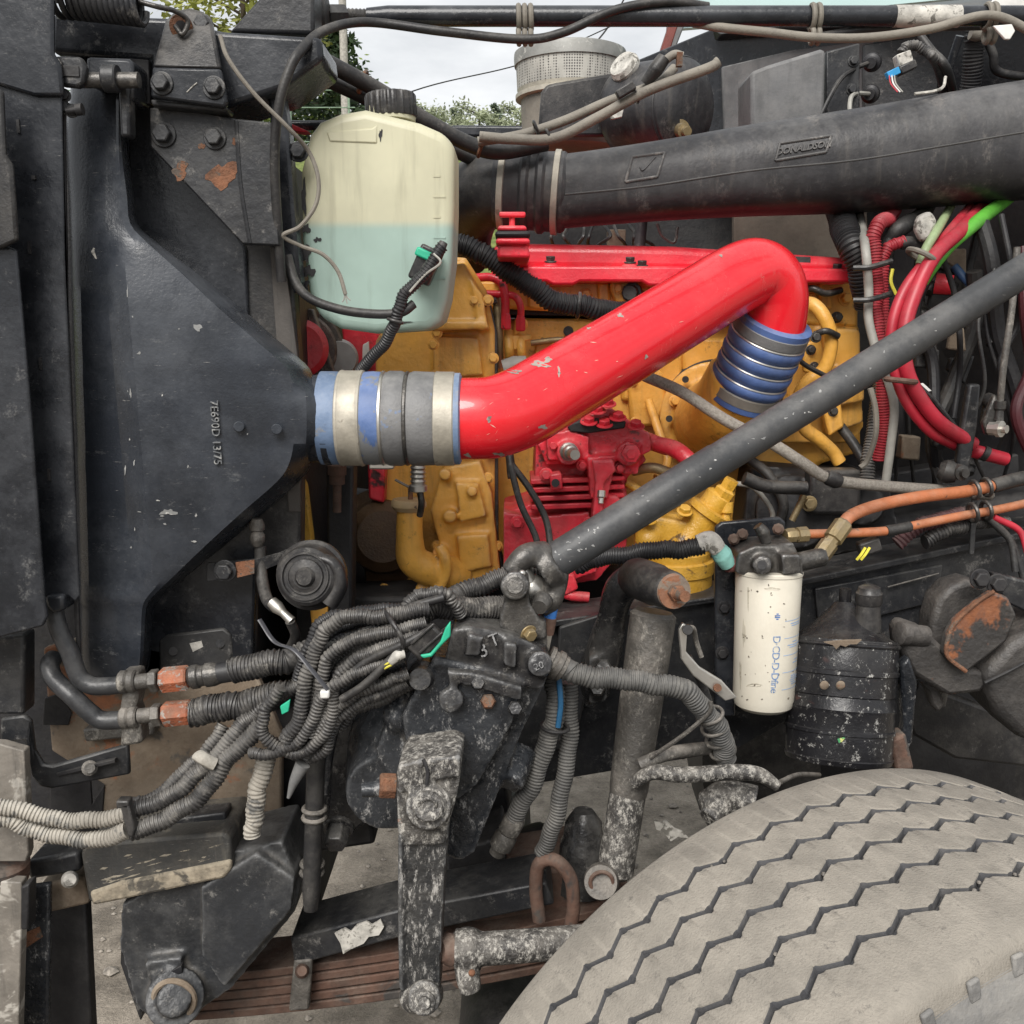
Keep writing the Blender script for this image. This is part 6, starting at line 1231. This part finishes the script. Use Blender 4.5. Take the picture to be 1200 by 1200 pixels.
# ================================================================== front spring hanger, leaf spring, axle
hg = thing('spring_hanger', 'large black cast front spring hanger at the lower left', 'hanger', (230, 1190, 1.15))
mb = MB(); mb.plate([(142, 1060), (262, 1000), (330, 985), (352, 1040), (345, 1070), (270, 1160), (240, 1180), (180, 1198), (160, 1180), (140, 1110)], 1.12, .10)
mb.plate([(236, 1040), (300, 1000), (345, 1030), (340, 1068), (262, 1158), (236, 1120)], 1.105, .05)
mb.cyl((207, 1168, 1.2), (205, 1170, 1.085), .036, .034, 28); mb.cyl((205, 1170, 1.10), (204, 1171, 1.07), .020)
mb.plate([(170, 1128), (212, 1122), (212, 1140), (172, 1148)], 1.105, .04)
mb.build('casting', mat('dusty_black_hanger', (.011, .0125, .0155), .36, dust=((.22, .215, .205), .50, 8), grit=((.30, .285, .26), .55, .55, .72, 34), rust=(.70, 12), bump=.6, bscale=110), hg, cast=.0035, sm=2)
MB().ring((204, 1171, 1.082), (0, 1, 0), .024, .004).build('pin_ring', M_browndirt, hg)
mplate('pin_key', [(192, 1142), (212, 1132), (214, 1140), (194, 1150)], 1.10, .01, M_dark, hg, .001)
ls = thing('leaf_spring', 'rusty brown leaf spring pack under the steering gear', 'leaf spring', (430, 1190, 1.25))
def leaf(y0, y1, y2, th, x0, x1, d):
    n = 14; tp = []; bt_ = []
    for i in range(n + 1):
        t = i / n; x = x0 + (x1 - x0) * t; y = (1 - t) ** 2 * y0 + 2 * t * (1 - t) * y1 + t * t * y2; tp.append((x, y, .05 * t)); bt_.append((x, y + th, .05 * t))
    mplate('leaf', tp + bt_[::-1], d, .075, M_rustbrown, ls, .0015)
for i in range(5): leaf(1146 + i * 10.5, 1128 + i * 11, 1056 + i * 13, 9.0, 205 + i * 3, 740, 1.19 + .0012 * i)
mplate('pad', [(340, 1100), (470, 1066), (640, 1034), (650, 1060), (480, 1096), (345, 1132)], 1.18, .08, M_black2, ls, .003)
lcl = mplate('clip', [(344, 1126), (366, 1124), (362, 1184), (338, 1186)], 1.178, .012, M_dirtsteel, ls, .003); mlathe('clip_rivet', (354, 1138, 1.18), (354, 1138, 1.166), [(0, .009), (.6, .009), (1, .006)], M_rustbrown, lcl, 16)
ub = thing('u_bolt', 'rusty curved u bolt loop over the axle beside the tyre', 'u bolt', (650, 1060, 1.15))
mtube('bolt_loop', [(632, 1078, 1.17), (628, 1040, 1.17), (632, 1012, 1.165), (650, 1008, 1.16), (668, 1028, 1.16), (672, 1060, 1.165), (668, 1092, 1.17)], 8, M_rustbrown, ub)
ap = thing('axle_seat', 'dark grimy axle seat and bump stop behind the shock foot', 'axle', (600, 1060, 1.3))
mplate('seat', [(520, 1040), (700, 1010), (740, 1060), (560, 1090)], 1.26, .12, M_rustbrown, ap, .006)
k = S(680, 980, 1.26); mlathe('bump_stop', (682, 1040, 1.28), (684, 950, 1.28), [(0, 32 * k), (.3, 30 * k), (.6, 27 * k), (.65, 24 * k), (.85, 22 * k), (1, 12 * k)], M_gear, ap, 28)
mplate('torn_paper', [(392, 1094), (404, 1088), (411, 1092), (418, 1084), (430, 1080), (436, 1084), (446, 1078), (450, 1086), (444, 1096), (432, 1098), (426, 1106), (412, 1112), (402, 1118), (399, 1106)], 1.173, .003, M_label, ap, 0)
mb = MB(); mb.plate([(520, 1000), (590, 980), (600, 1070), (530, 1090)], 1.30, .1); mb.cyl((640, 1000, 1.45), (560, 1030, 1.35), .05); mb.build('dark_casting', M_dark, ap, cast=.005, sm=3)
MB().cyl(Vector((-.02, 1.3, .52)), Vector((-.02, 2.3, .52)), .06).build('beam', M_dark, ap)
foil = tag(mplate('foil_scrap', [(766, 960), (774, 964), (780, 961), (790, 970), (800, 974), (807, 982), (794, 981), (786, 986), (778, 976), (769, 972)], 1.25, .002, M_label, None, 0), 'crumpled pale foil scrap lying left of the tyre', 'scrap')

# ================================================================== lower left: mud plates, bumper arm, hydraulic lines
fh2 = thing('frame_horn', 'brown mud stained frame front plate with cut outs', 'frame', (180, 980, 1.2))
mplate('plate', [(50, 760), (120, 740), (180, 760), (300, 790), (330, 860), (330, 985), (250, 1000), (130, 985), (112, 985), (122, 920), (60, 880)], 1.215, .015, M_browndirt, fh2, .003)
mplate('dark_opening', [(108, 942), (122, 920), (118, 985), (60, 985), (58, 900), (104, 890)], 1.212, .004, M_dark, fh2, .001)
mplate('opening', [(50, 850), (52, 818), (72, 812), (84, 836), (80, 850)], 1.212, .002, M_dark, fh2, .001)
mplate('ledge', [(96, 855), (180, 846), (180, 862), (100, 870)], 1.195, .03, M_dirtsteel, fh2, .003)
bp_ = thing('scuffed_skid_block', 'scuffed black rectangular block edged with dried mud', 'block', (180, 1050, 1.1))
skb = mplate('block', [(94, 1000), (100, 990), (262, 976), (270, 982), (272, 1020), (262, 1030), (110, 1060), (103, 1056)], 1.105, .10, mat('scuffed_black_block', (.03, .031, .032), .55, dust=((.40, .35, .27), .35, 9), scratch=.9, streak=((.3, .27, .21), .3), bump=.4), bp_, .005)
mplate('mud_edge', [(104, 1046), (140, 1034), (270, 1008), (271, 1020), (262, 1030), (130, 1058), (108, 1062), (106, 1054)], 1.1015, .02, mat('dried_mud', (.25, .21, .155), .9, var=.5, vscale=40, second=((.05, .045, .04), .52, 24), dust=((.42, .37, .28), .6, 50), bump=1.0, bscale=120), bp_, .004)
skv = bvh(skb); rq = random.Random(14); M_strk = mat('pale_scrape', (.30, .265, .205), .8, second=((.10, .09, .075), .52, 60), bump=.4)
for i in range(34):
    x = rq.uniform(112, 245); y = 1046 - (x - 110) * .2 - abs(rq.gauss(0, 20)); l_ = rq.uniform(5, 22); w_ = rq.uniform(.4, 1.6); s_ = -.22 + rq.uniform(-.12, .05)
    decal('scrape', skv, [(x, y), (x + l_ * .4, y + s_ * l_ * .4 - w_), (x + l_, y + s_ * l_), (x + l_ * .6, y + s_ * l_ * .6 + w_)], M_strk, skb)
mplate('plate', [(200, 960), (264, 952), (266, 976), (200, 982)], 1.14, .03, M_black2, bp_, .003)
mplate('under_channel', [(142, 1066), (160, 1056), (176, 1080), (164, 1200), (140, 1130)], 1.16, .03, M_black2, bp_, .004)
ba = thing('tow_arm', 'square black arm reaching left from the skid block', 'arm', (60, 1015, 1.1))
mplate('arm', [(30, 1010), (92, 998), (94, 1022), (34, 1032)], 1.11, .05, M_black2, ba, .005); mlathe('white_plug', (82, 1030, 1.12), (82, 1031, 1.10), [(0, .010), (.7, .010), (1, .007)], M_label, ba, 18)
mplate('arm', [(46, 1036), (98, 1028), (104, 1060), (50, 1072)], 1.13, .05, M_browndirt, ba, .004)
lb = thing('bumper_post', 'worn upright bumper post at the left edge with a ring clamp', 'post', (15, 1200, 1.0))
M_post = mat('scraped_pale_post', (.16, .143, .122), .6, second=((.36, .335, .295), .54, 20), streak=((.03, .027, .025), .7), grit=((.34, .30, .25), .6, .52, .7, 30), bump=.6, bscale=90)
mplate('post', [(-60, 870), (0, 872), (28, 880), (33, 1000), (30, 1010), (-60, 1010)], 1.06, .015, M_post, lb, .0015)
mplate('post', [(-60, 1030), (25, 1034), (26, 1060), (20, 1260), (-60, 1260)], 1.05, .015, M_post, lb, .0015)
k = S(10, 1020, 1.05)
mlathe('ring_clamp', (-6, 1032, 1.08), (-5, 1008, 1.08), [(0, 36 * k), (.15, 38 * k), (.45, 38 * k), (.5, 35 * k), (.55, 38 * k), (.9, 38 * k), (1, 34 * k)], M_rustbrown, lb, 32)
mplate('clamp_tail', [(24, 1040), (34, 1036), (33, 1090), (24, 1090)], 1.035, .02, M_dark, lb, .002)
mplate('dark_bracket', [(-60, 745), (0, 746), (28, 744), (28, 838), (-60, 838)], 1.10, .03, M_black2, lb, .004)
bk = thing('bumper_channel', 'upright black spattered channel with a rust patch at lower left', 'channel', (80, 1200, 1.1))
mplate('face', [(30, 1040), (58, 1036), (56, 1260), (22, 1260)], 1.10, .01, M_speck, bk, .003); mplate('face', [(56, 1040), (100, 1056), (110, 1260), (56, 1260)], 1.16, .02, M_dark, bk, .003)
rustpatch([(24, 1096), (46, 1086), (50, 1098), (26, 1114)], 1.0985, bk)
so_ = thing('support_strap', 'bent black slotted strap bracket under the hydraulic lines', 'bracket', (80, 925, 1.1))
mb = MB(); mb.plate([(0, 842, 0), (28, 838, 0), (36, 846, 0), (40, 880, .02), (50, 896, .02), (62, 897, .02), (150, 872, .03), (152, 908, .03), (60, 925, .02), (46, 922, .02), (36, 908, .02), (28, 868, 0), (0, 872, 0)], 1.10, .008); mb.build('strap', M_black2, so_, .003)
mplate('slot', [(66, 906), (134, 890), (135, 894), (67, 910)], 1.118, .008, M_dark, so_, .0005); mlathe('slot_bolt', (105, 900, 1.125), (105, 900, 1.108), [(0, .009), (.5, .009), (.55, .006), (1, .006)], M_dirtsteel, so_, 16)
hy = thing('hydraulic_lines', 'pair of bent black steel lines with rusty orange nuts', 'hydraulic lines', (130, 820, 1.12))
k = S(130, 800, 1.1)
M_pipe = mat('satin_black_pipe', (.018, .019, .022), .32, dust=((.3, .29, .27), .25, 14), speck=((.4, .38, .35), .68, 200))
mtube('line', [(64, 700, 1.10), (64, 718, 1.095), (70, 740, 1.09), (82, 765, 1.09), (92, 792, 1.09), (106, 803, 1.09), (124, 804, 1.09), (148, 802, 1.09)], 10.5, M_pipe, hy, seg=20)
mtube('line', [(62, 772, 1.13), (58, 780, 1.11), (64, 796, 1.10), (84, 815, 1.09), (104, 834, 1.09), (120, 844, 1.09), (148, 843, 1.09)], 10.5, M_pipe, hy, seg=20)
mplate('boss', [(52, 698), (74, 697), (75, 716), (62, 720), (54, 712)], 1.075, .04, M_black, hy, .004)
mplate('clamp_block', [(139, 790), (160, 788), (162, 815), (158, 830), (164, 850), (166, 872), (140, 876), (142, 850), (140, 830), (142, 815)], 1.088, .03, M_dirtsteel, hy, .004)
for y, x in ((799, 150), (841, 152)): mlathe('clamp_bead', (x - 10, y, 1.09), (x + 10, y - 1, 1.09), [(0, 11 * k), (.1, 13 * k), (.4, 13 * k), (.5, 11.5 * k), (.6, 13 * k), (.9, 13 * k), (1, 11 * k)], M_dirtsteel, hy, 24)
for i, (x, y) in enumerate(((160, 799), (163, 839))):
    mlathe('tube_end', (x, y, 1.09), (x + 20, y - 2, 1.09), [(0, 9 * k), (1, 9 * k)], M_dirtsteel, hy, 18)
    MB().lathe((x + 16, y - 1, 1.09), (x + 26, y - 2, 1.09), [(0, 12 * k), (.1, 13.5 * k), (.9, 13.5 * k), (1, 12 * k)], 6).build('lock_nut', M_dirtsteel, hy)
    MB().lathe((x + 29, y - 2, 1.09), (x + 61, y - 5, 1.09), [(0, 13 * k), (.06, 15 * k), (.94, 15 * k), (1, 13 * k)], 6).build('orange_nut', M_orangefit, hy)
mlathe('crimp', (222, 794, 1.09), (258, 789, 1.09), [(0, 11 * k), (.1, 14 * k), (.3, 14 * k), (.35, 12 * k), (.5, 12 * k), (.55, 14 * k), (.8, 14 * k), (1, 12 * k)], M_steeld, hy, 24)
mtube('hose', [(250, 790, 1.09), (285, 784, 1.09), (325, 776, 1.09), (350, 770, 1.10), (390, 755, 1.13)], 12.5, M_loomblack, hy, seg=18)
mtube('hose_sleeve', [(274, 786, 1.09), (325, 776, 1.09), (350, 770, 1.10), (380, 760, 1.12)], 15.5, M_loom, hy, corr=(.0044, .13), seg=20)
mtube('hose_sleeve', [(226, 834, 1.09), (262, 829, 1.09), (300, 822, 1.09), (340, 812, 1.09), (385, 800, 1.11)], 17, M_loom, hy, corr=(.0044, .13), seg=20)

hn = thing('horn', 'black snail horn on a rusty strap below the tank', 'horn', (365, 715, 1.15))
k = S(365, 675, 1.12)
mlathe('drum', (372, 672, 1.17), (358, 676, 1.11), [(0, 30 * k), (.1, 38 * k), (.35, 39 * k), (.4, 42 * k), (.55, 42 * k), (.6, 38 * k), (.75, 36 * k), (.95, 34 * k), (1, 30 * k)], M_plastic, hn, 40)
mlathe('centre_dome', (360, 675, 1.115), (356, 677, 1.10), [(0, 22 * k), (.5, 20 * k), (.6, 12 * k), (1, 9 * k)], M_plastic, hn, 28)
for a in range(3): MB().ring((357, 676, 1.108), (P(372, 672, 1.17) - P(358, 676, 1.11)), (13 + a * 7) * k, 1.4 * k, 32, 6).build('face_ring', M_plastic, hn)
mtube('trumpet', [(372, 652, 1.12), (392, 662, 1.12), (398, 685, 1.12), (386, 706, 1.12)], [7, 10, 12, 14], M_plastic, hn, seg=20, flat=.8)
mplate('strap', [(242, 660), (258, 659), (300, 655, .01), (326, 648, .02), (344, 640, .03), (346, 648, .03), (330, 660, .02), (302, 671, .01), (242, 682)], 1.17, .004, M_black2, hn, .001)
rustpatch([(276, 659), (298, 656), (298, 672), (278, 677)], 1.169, hn); bolt((264, 669, 1.168), 10, M_black2, hn)
mlathe('terminal', (318, 705, 1.14), (342, 728, 1.13), [(0, 7 * k), (.3, 8 * k), (.5, 6 * k), (.6, 5 * k), (1, 6 * k)], M_steel, hn, 12)
mtube('lead', [(305, 640, 1.19), (306, 670, 1.185), (312, 700, 1.16), (322, 712, 1.14)], 7, M_rubber, hn); mtube('lead', [(340, 728, 1.13), (346, 745, 1.14), (340, 760, 1.15)], 6, M_rubber, hn)
MB().lathe((301, 608, 1.185), (302, 640, 1.185), [(0, .006), (.2, .009), (.4, .009), (.45, .006), (.6, .009), (.8, .009), (1, .006)], 14).build('connector', M_dirtsteel, hn)

# ------------------------------------------------------------------ wiring harness
wh = thing('wiring_harness', 'tangle of grey ribbed wiring looms tied across the middle', 'wiring harness', (420, 800, 1.1))
LO = dict(corr=(.0042, .14), seg=14)
H = [  # path, radius px
 ([(640, 690, 1.14), (590, 712, 1.13), (540, 712, 1.11), (500, 715, 1.09), (470, 735, 1.07), (440, 760, 1.06), (415, 785, 1.06)], 14),
 ([(640, 668, 1.17), (590, 676, 1.16), (550, 692, 1.15), (520, 705, 1.13)], 12),
 ([(500, 712, 1.06), (455, 722, 1.05), (415, 722, 1.05), (385, 735, 1.05), (368, 765, 1.05), (358, 800, 1.045), (350, 840, 1.045), (335, 868, 1.045)], 9),
 ([(500, 730, 1.05), (450, 742, 1.045), (410, 752, 1.045), (385, 770, 1.045), (378, 800, 1.045), (372, 830, 1.045), (364, 862, 1.05)], 8),
 ([(490, 745, 1.045), (440, 762, 1.04), (405, 782, 1.04), (392, 810, 1.04), (385, 850, 1.045), (360, 880, 1.05), (330, 878, 1.05), (308, 860, 1.05), (310, 835, 1.05), (330, 805, 1.05)], 7.5),
 ([(470, 770, 1.04), (430, 785, 1.035), (395, 800, 1.035), (375, 825, 1.04), (350, 868, 1.045), (320, 882, 1.05), (292, 884, 1.055)], 7.5),
 ([(478, 790, 1.05), (450, 800, 1.045), (420, 812, 1.045), (395, 830, 1.045), (372, 862, 1.05), (358, 888, 1.06)], 7),
 ([(480, 752, 1.06), (430, 775, 1.055), (400, 795, 1.055), (384, 822, 1.05), (376, 852, 1.05)], 8),
 ([(465, 735, 1.055), (425, 745, 1.05), (395, 762, 1.05), (374, 790, 1.055), (362, 830, 1.055)], 7),
 ([(478, 800, 1.06), (440, 815, 1.055), (410, 830, 1.055), (390, 850, 1.055), (380, 880, 1.06), (360, 890, 1.065)], 7.5),
 ([(540, 722, 1.09), (531, 704, 1.08), (515, 695, 1.075), (490, 698, 1.075), (472, 715, 1.07)], 8),
 ([(360, 800, 1.07), (330, 815, 1.07), (300, 835, 1.08)], 8),
]
for i, (p, r) in enumerate(H): mtube('loom', p, r, M_loom, wh, **LO)
rq = random.Random(5)
for i, (p, r) in enumerate(H[2:10]):
    for s_ in (-1, 1):
        ox, oy = s_ * rq.uniform(5, 9), s_ * rq.uniform(4, 8); q_ = p[:max(4, len(p) - 2)]
        mtube('loom', [(x + ox + rq.uniform(-3, 3), y + oy * .7 + rq.uniform(-3, 3), z + .016 + rq.uniform(0, .012)) for x, y, z in q_], rq.uniform(5, 7.5), M_loom if i % 3 else M_loomblack, wh, **LO)
for p in ([(505, 738, 1.035), (470, 756, 1.03), (430, 775, 1.035), (400, 800, 1.035)], [(520, 700, 1.065), (480, 712, 1.06), (440, 728, 1.05)], [(470, 760, 1.03), (430, 800, 1.03), (400, 820, 1.035)]): mtube('smooth_cable', p, 5, M_rubber, wh)
mtube('conduit_tail', [(312, 885, 1.09), (304, 920, 1.085), (298, 950, 1.085), (297, 980, 1.085)], [12, 11, 11, 10], M_loomdust, wh, corr=(.0048, .12), seg=16)
mtube('zip_tie', [(304, 726, 1.06), (322, 752, 1.05), (345, 762, 1.03), (366, 786, 1.02), (384, 808, 1.02)], 3.6, mat('grey_nylon', (.06, .06, .066), .4), wh, seg=8, flat=.4)
MB().box((381, 813, 1.02), (.010, .008, .009)).build('tie_head', M_white, wh, .002)
mtube('zip_tie', [(450, 715, 1.05), (460, 730, 1.03), (472, 752, 1.025), (468, 768, 1.04)], 3, M_plastic, wh, seg=8)
MB().box((500, 752, 1.035), (.038, .014, .022), Matrix.Rotation(R(-42), 3, 'Y')).build('plug', M_plastic, wh, .003)
for dd in (-5, 5): MB().box((500 + dd, 748 + dd, 1.027), (.034, .004, .003), Matrix.Rotation(R(-42), 3, 'Y')).build('plug_rib', M_plastic, wh, .001)
mplate('green_tape', [(492, 768), (504, 766), (516, 752), (522, 736), (528, 728), (528, 746), (518, 756), (506, 770), (496, 772)], 1.018, .004, M_green, wh, .0015)
mplate('green_patch', [(328, 828), (340, 820), (338, 834), (330, 838)], 1.04, .004, M_green, wh, .001)
for dx in (0, 4): mtube('yellow_wire', [(447, 781 + dx, 1.028), (453, 778 + dx, 1.026), (459, 775 + dx, 1.026)], 1.4, M_yelw, wh, seg=6)
mtube('fabric_end', [(457, 777, 1.026), (466, 768, 1.028), (474, 766, 1.03)], [4, 7, 5], M_label, wh)
mtube('pale_end', [(355, 895, 1.06), (345, 915, 1.06), (338, 935, 1.06)], [9, 6, 2], mat('faded_conduit', (.10, .10, .10), .6, dust=((.3, .29, .27), .6, 30)), wh)
gl = thing('muddy_looms', 'pair of mud caked ribbed looms sweeping to the left edge', 'looms', (100, 960, 1.05))
P1 = [(300, 835, 1.08), (275, 860, 1.07), (245, 895, 1.06), (210, 925, 1.05), (160, 950, 1.04), (110, 962, 1.035), (60, 958, 1.03), (0, 945, 1.02), (-60, 930, 1.0)]
P2 = [(305, 850, 1.07), (272, 885, 1.06), (240, 925, 1.05), (200, 958, 1.04), (150, 974, 1.03), (100, 985, 1.03), (50, 975, 1.03), (10, 962, 1.025), (-50, 950, 1.01)]
P3 = [(262, 850, 1.085), (242, 880, 1.075), (215, 905, 1.065), (180, 935, 1.055), (150, 945, 1.05)]
mtube('loom', P1[:5], 10, M_loom, gl, **LO); mtube('loom', P2[:5], 11, M_loom, gl, **LO); mtube('loom', P3, 8, M_loom, gl, **LO)
mtube('muddy_loom', P1[4:], [9.5, 10, 10, 10, 10], M_loomdust, gl, **LO); mtube('muddy_loom', P2[4:], [10.5, 10, 10, 10, 10], M_loomdust, gl, **LO)
mtube('tape', [(232, 885, 1.052), (240, 890, 1.046), (252, 896, 1.048)], 9, M_loomdust, gl, flat=.7)
mplate('zip_tie', [(140, 944), (150, 942), (158, 972), (156, 982), (149, 980)], 1.018, .012, M_plastic, gl, .002); MB().box((146, 940, 1.025), (.014, .014, .009)).build('tie_head', M_plastic, gl, .002)
vp = thing('drain_pipe', 'thin upright black pipe with ring clamps left of the pitman arm', 'pipe', (365, 1070, 1.12))
k = S(366, 980, 1.12)
mlathe('pipe', (372, 850, 1.12), (364, 1066, 1.10), [(0, 10.5 * k), (.9, 10.5 * k), (1, 8 * k)], M_rubber, vp, 22)
for y in (948, 958, 1012, 1022): MB().ring((372 - (y - 850) * .037, y, 1.112), (0.04, 0, 1), 12 * k, 3 * k).build('ring_clamp', M_dirtsteel, vp)
mtube('stay', [(395, 840, 1.14), (385, 880, 1.13), (378, 930, 1.12)], 7, M_black2, vp)
bolt((397, 968, 1.16), 14, M_gear, vp, (0, -1, -.4), .03); 
cx = thing('crossmember', 'dark front crossmember under the radiator', 'crossmember', (300, 1000, 1.4))
mplate('beam', [(130, 880), (420, 860), (440, 990), (300, 1010), (130, 1010)], 1.26, .2, M_dark, cx, .006)
mplate('plate', [(400, 700), (560, 700), (600, 960), (410, 960)], 1.45, .3, M_dark, cx, .006)
mplate('gear_side_mount', [(392, 820), (430, 812), (440, 960), (400, 985), (380, 960)], 1.22, .05, M_gear, cx, .006)

# ================================================================== tyre
ty = thing('road_wheel', 'large pale dusty truck tyre with zigzag tread at the lower right', 'tyre', Vector((.418, .915, 0)))
TC, TS, TR, TW = Vector((.4183, .9149, .5328)), .418, .5385, .3094
tf = Vector((-math.cos(TS), -math.sin(TS), 0)); to = Vector((math.sin(TS), -math.cos(TS), 0)); tu = Vector((0, 0, 1))
def tp(th, wv, r): return TC + to * wv + (tf * math.cos(th) + tu * math.sin(th)) * r
NZ = 70                                   # zigzag periods round the tyre
def crown(wv): a = wv / (TW / 2); return TR - .004 * a * a - .0025 * abs(a) ** 6
gc = [-.098, -.056, -.012, .033, .079]; gw, gd, amp = .0031, .010, .0058
M_tread = mat('dusty_grey_tread_rubber', (.205, .186, .158), .85, var=.16, vscale=20, dust=((.36, .325, .275), .6, 24), second=((.175, .158, .135), .62, 14), grit=((.095, .088, .078), .8, .52, .70, 48), scratch=.2, bump=.6, bscale=420)
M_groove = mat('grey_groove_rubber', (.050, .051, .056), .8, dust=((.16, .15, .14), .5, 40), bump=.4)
M_side = mat('grey_sidewall_rubber', (.17, .168, .165), .75, dust=((.36, .33, .28), .55, 14), bump=.5, bscale=200)
OW = .145
def treadmesh():
    per = 20; n = NZ * per; rows = [(-TW / 2 - .004, -.010, 0, 0), (-TW / 2 - .001, -.002, 0, 0), (-TW / 2 + .003, 0, 0, 0)]
    for i, c in enumerate(gc):
        nx = gc[i + 1] if i < 4 else None
        rows += [(c - gw - .0012, 0, 1, 0), (c - gw, -.0012, 1, 0), (c - gw * .7, -gd, 1, 1), (c + gw * .7, -gd, 1, 1), (c + gw, -.0012, 1, 1), (c + gw + .0012, 0, 1, 0)]
        if nx: rows.append(((c + nx) / 2, 0, 1, 0))
    rows += [(.116, 0, .3, 0), (OW - .006, 0, 0, 0), (OW, -.002, 0, 0), (OW + .005, -.009, 0, 0), (OW + .008, -.02, 0, 0)]
    mbt = MB(); vs = []; nr = len(rows)
    for k_ in range(n):
        th = 2 * math.pi * k_ / n; f = (k_ % per) / per
        # straight zig, straight zag with a short flat at each corner
        z = (1 - 4 * abs(f - .5)); z = max(-.9, min(.9, z)) / .9
        # notch: widen the groove slightly at the corners
        wide = 1 + (0.55 if (k_ % per) in (0, 1, 10, 11) else 0)
        for wv, dz, zz, _ in rows:
            w2 = wv
            if zz == 1:
                c = min(gc, key=lambda q: abs(q - wv))
                if abs(wv - c) < gw * 2: w2 = c + (wv - c) * wide
            w2 += z * amp * zz
            vs.append(tp(th, w2, crown(wv) + dz))
    for k_ in range(n):
        k2 = (k_ + 1) % n
        for r_ in range(nr - 1):
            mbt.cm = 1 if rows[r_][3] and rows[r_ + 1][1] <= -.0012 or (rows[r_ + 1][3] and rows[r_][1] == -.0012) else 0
            mbt.f.append((k_ * nr + r_, k_ * nr + r_ + 1, k2 * nr + r_ + 1, k2 * nr + r_)); mbt.m.append(mbt.cm)
    mbt.v = [tuple(v) for v in vs]; return mbt
treadmesh().build('tread', [M_tread, M_groove], ty, smooth=40)
rq = random.Random(17)
for i in range(34):
    a = rq.uniform(1.0, 2.75); f = (a / (2 * math.pi) * NZ) % 1; z = max(-.9, min(.9, 1 - 4 * abs(f - .5))) / .9; c = rq.choice(gc); r = rq.uniform(.0014, .0026)
    MB().sph(tp(a, c + z * amp, TR - .004), r, (1, 1.2, .8), 8).build('trapped_stone', M_dirtsteel, ty)
def sidemesh(sgn):
    pr = [(OW + .0075, crown(OW) - .019), (OW + .012, .495), (OW + .014, .485), (OW + .0125, .478), (OW + .022, .45), (OW + .030, .41), (OW + .026, .36), (OW + .008, .31), (OW - .01, .29), (OW - .03, .285)]
    n = 180; vs = []; m_ = len(pr)
    for k_ in range(n):
        for wv, r in pr: vs.append(tp(2 * math.pi * k_ / n, sgn * wv, r))
    return MB().add(vs, [(k_ * m_ + i, k_ * m_ + i + 1, ((k_ + 1) % n) * m_ + i + 1, ((k_ + 1) % n) * m_ + i) for k_ in range(n) for i in range(m_ - 1)])
for s_ in (1, -1): sidemesh(s_).build('sidewall', M_side, ty, smooth=50)
for k_ in range(66):
    a = 2 * math.pi * k_ / 66
    if .9 < a < 2.9:
        c = tp(a, OW + .008, crown(OW) - .018); er = (tf * math.cos(a) + tu * math.sin(a)); et = (tu * math.cos(a) - tf * math.sin(a))
        MB().box(c, (.012, .005, .020), Matrix((et, to, er)).transposed()).build('shoulder_lug', M_side, ty, .002)
MB().lathe(TC - to * .10, TC + to * .13, [(0, .2855), (.05, .30), (.1, .284), (.5, .25), (.9, .284), (.95, .30), (1, .2855)], 64).build('rim', M_dirtsteel, ty)
MB().lathe(TC + to * .02, TC + to * .06, [(0, .28), (.5, .27), (1, .10)], 48).build('wheel_disc', M_dirtsteel, ty)
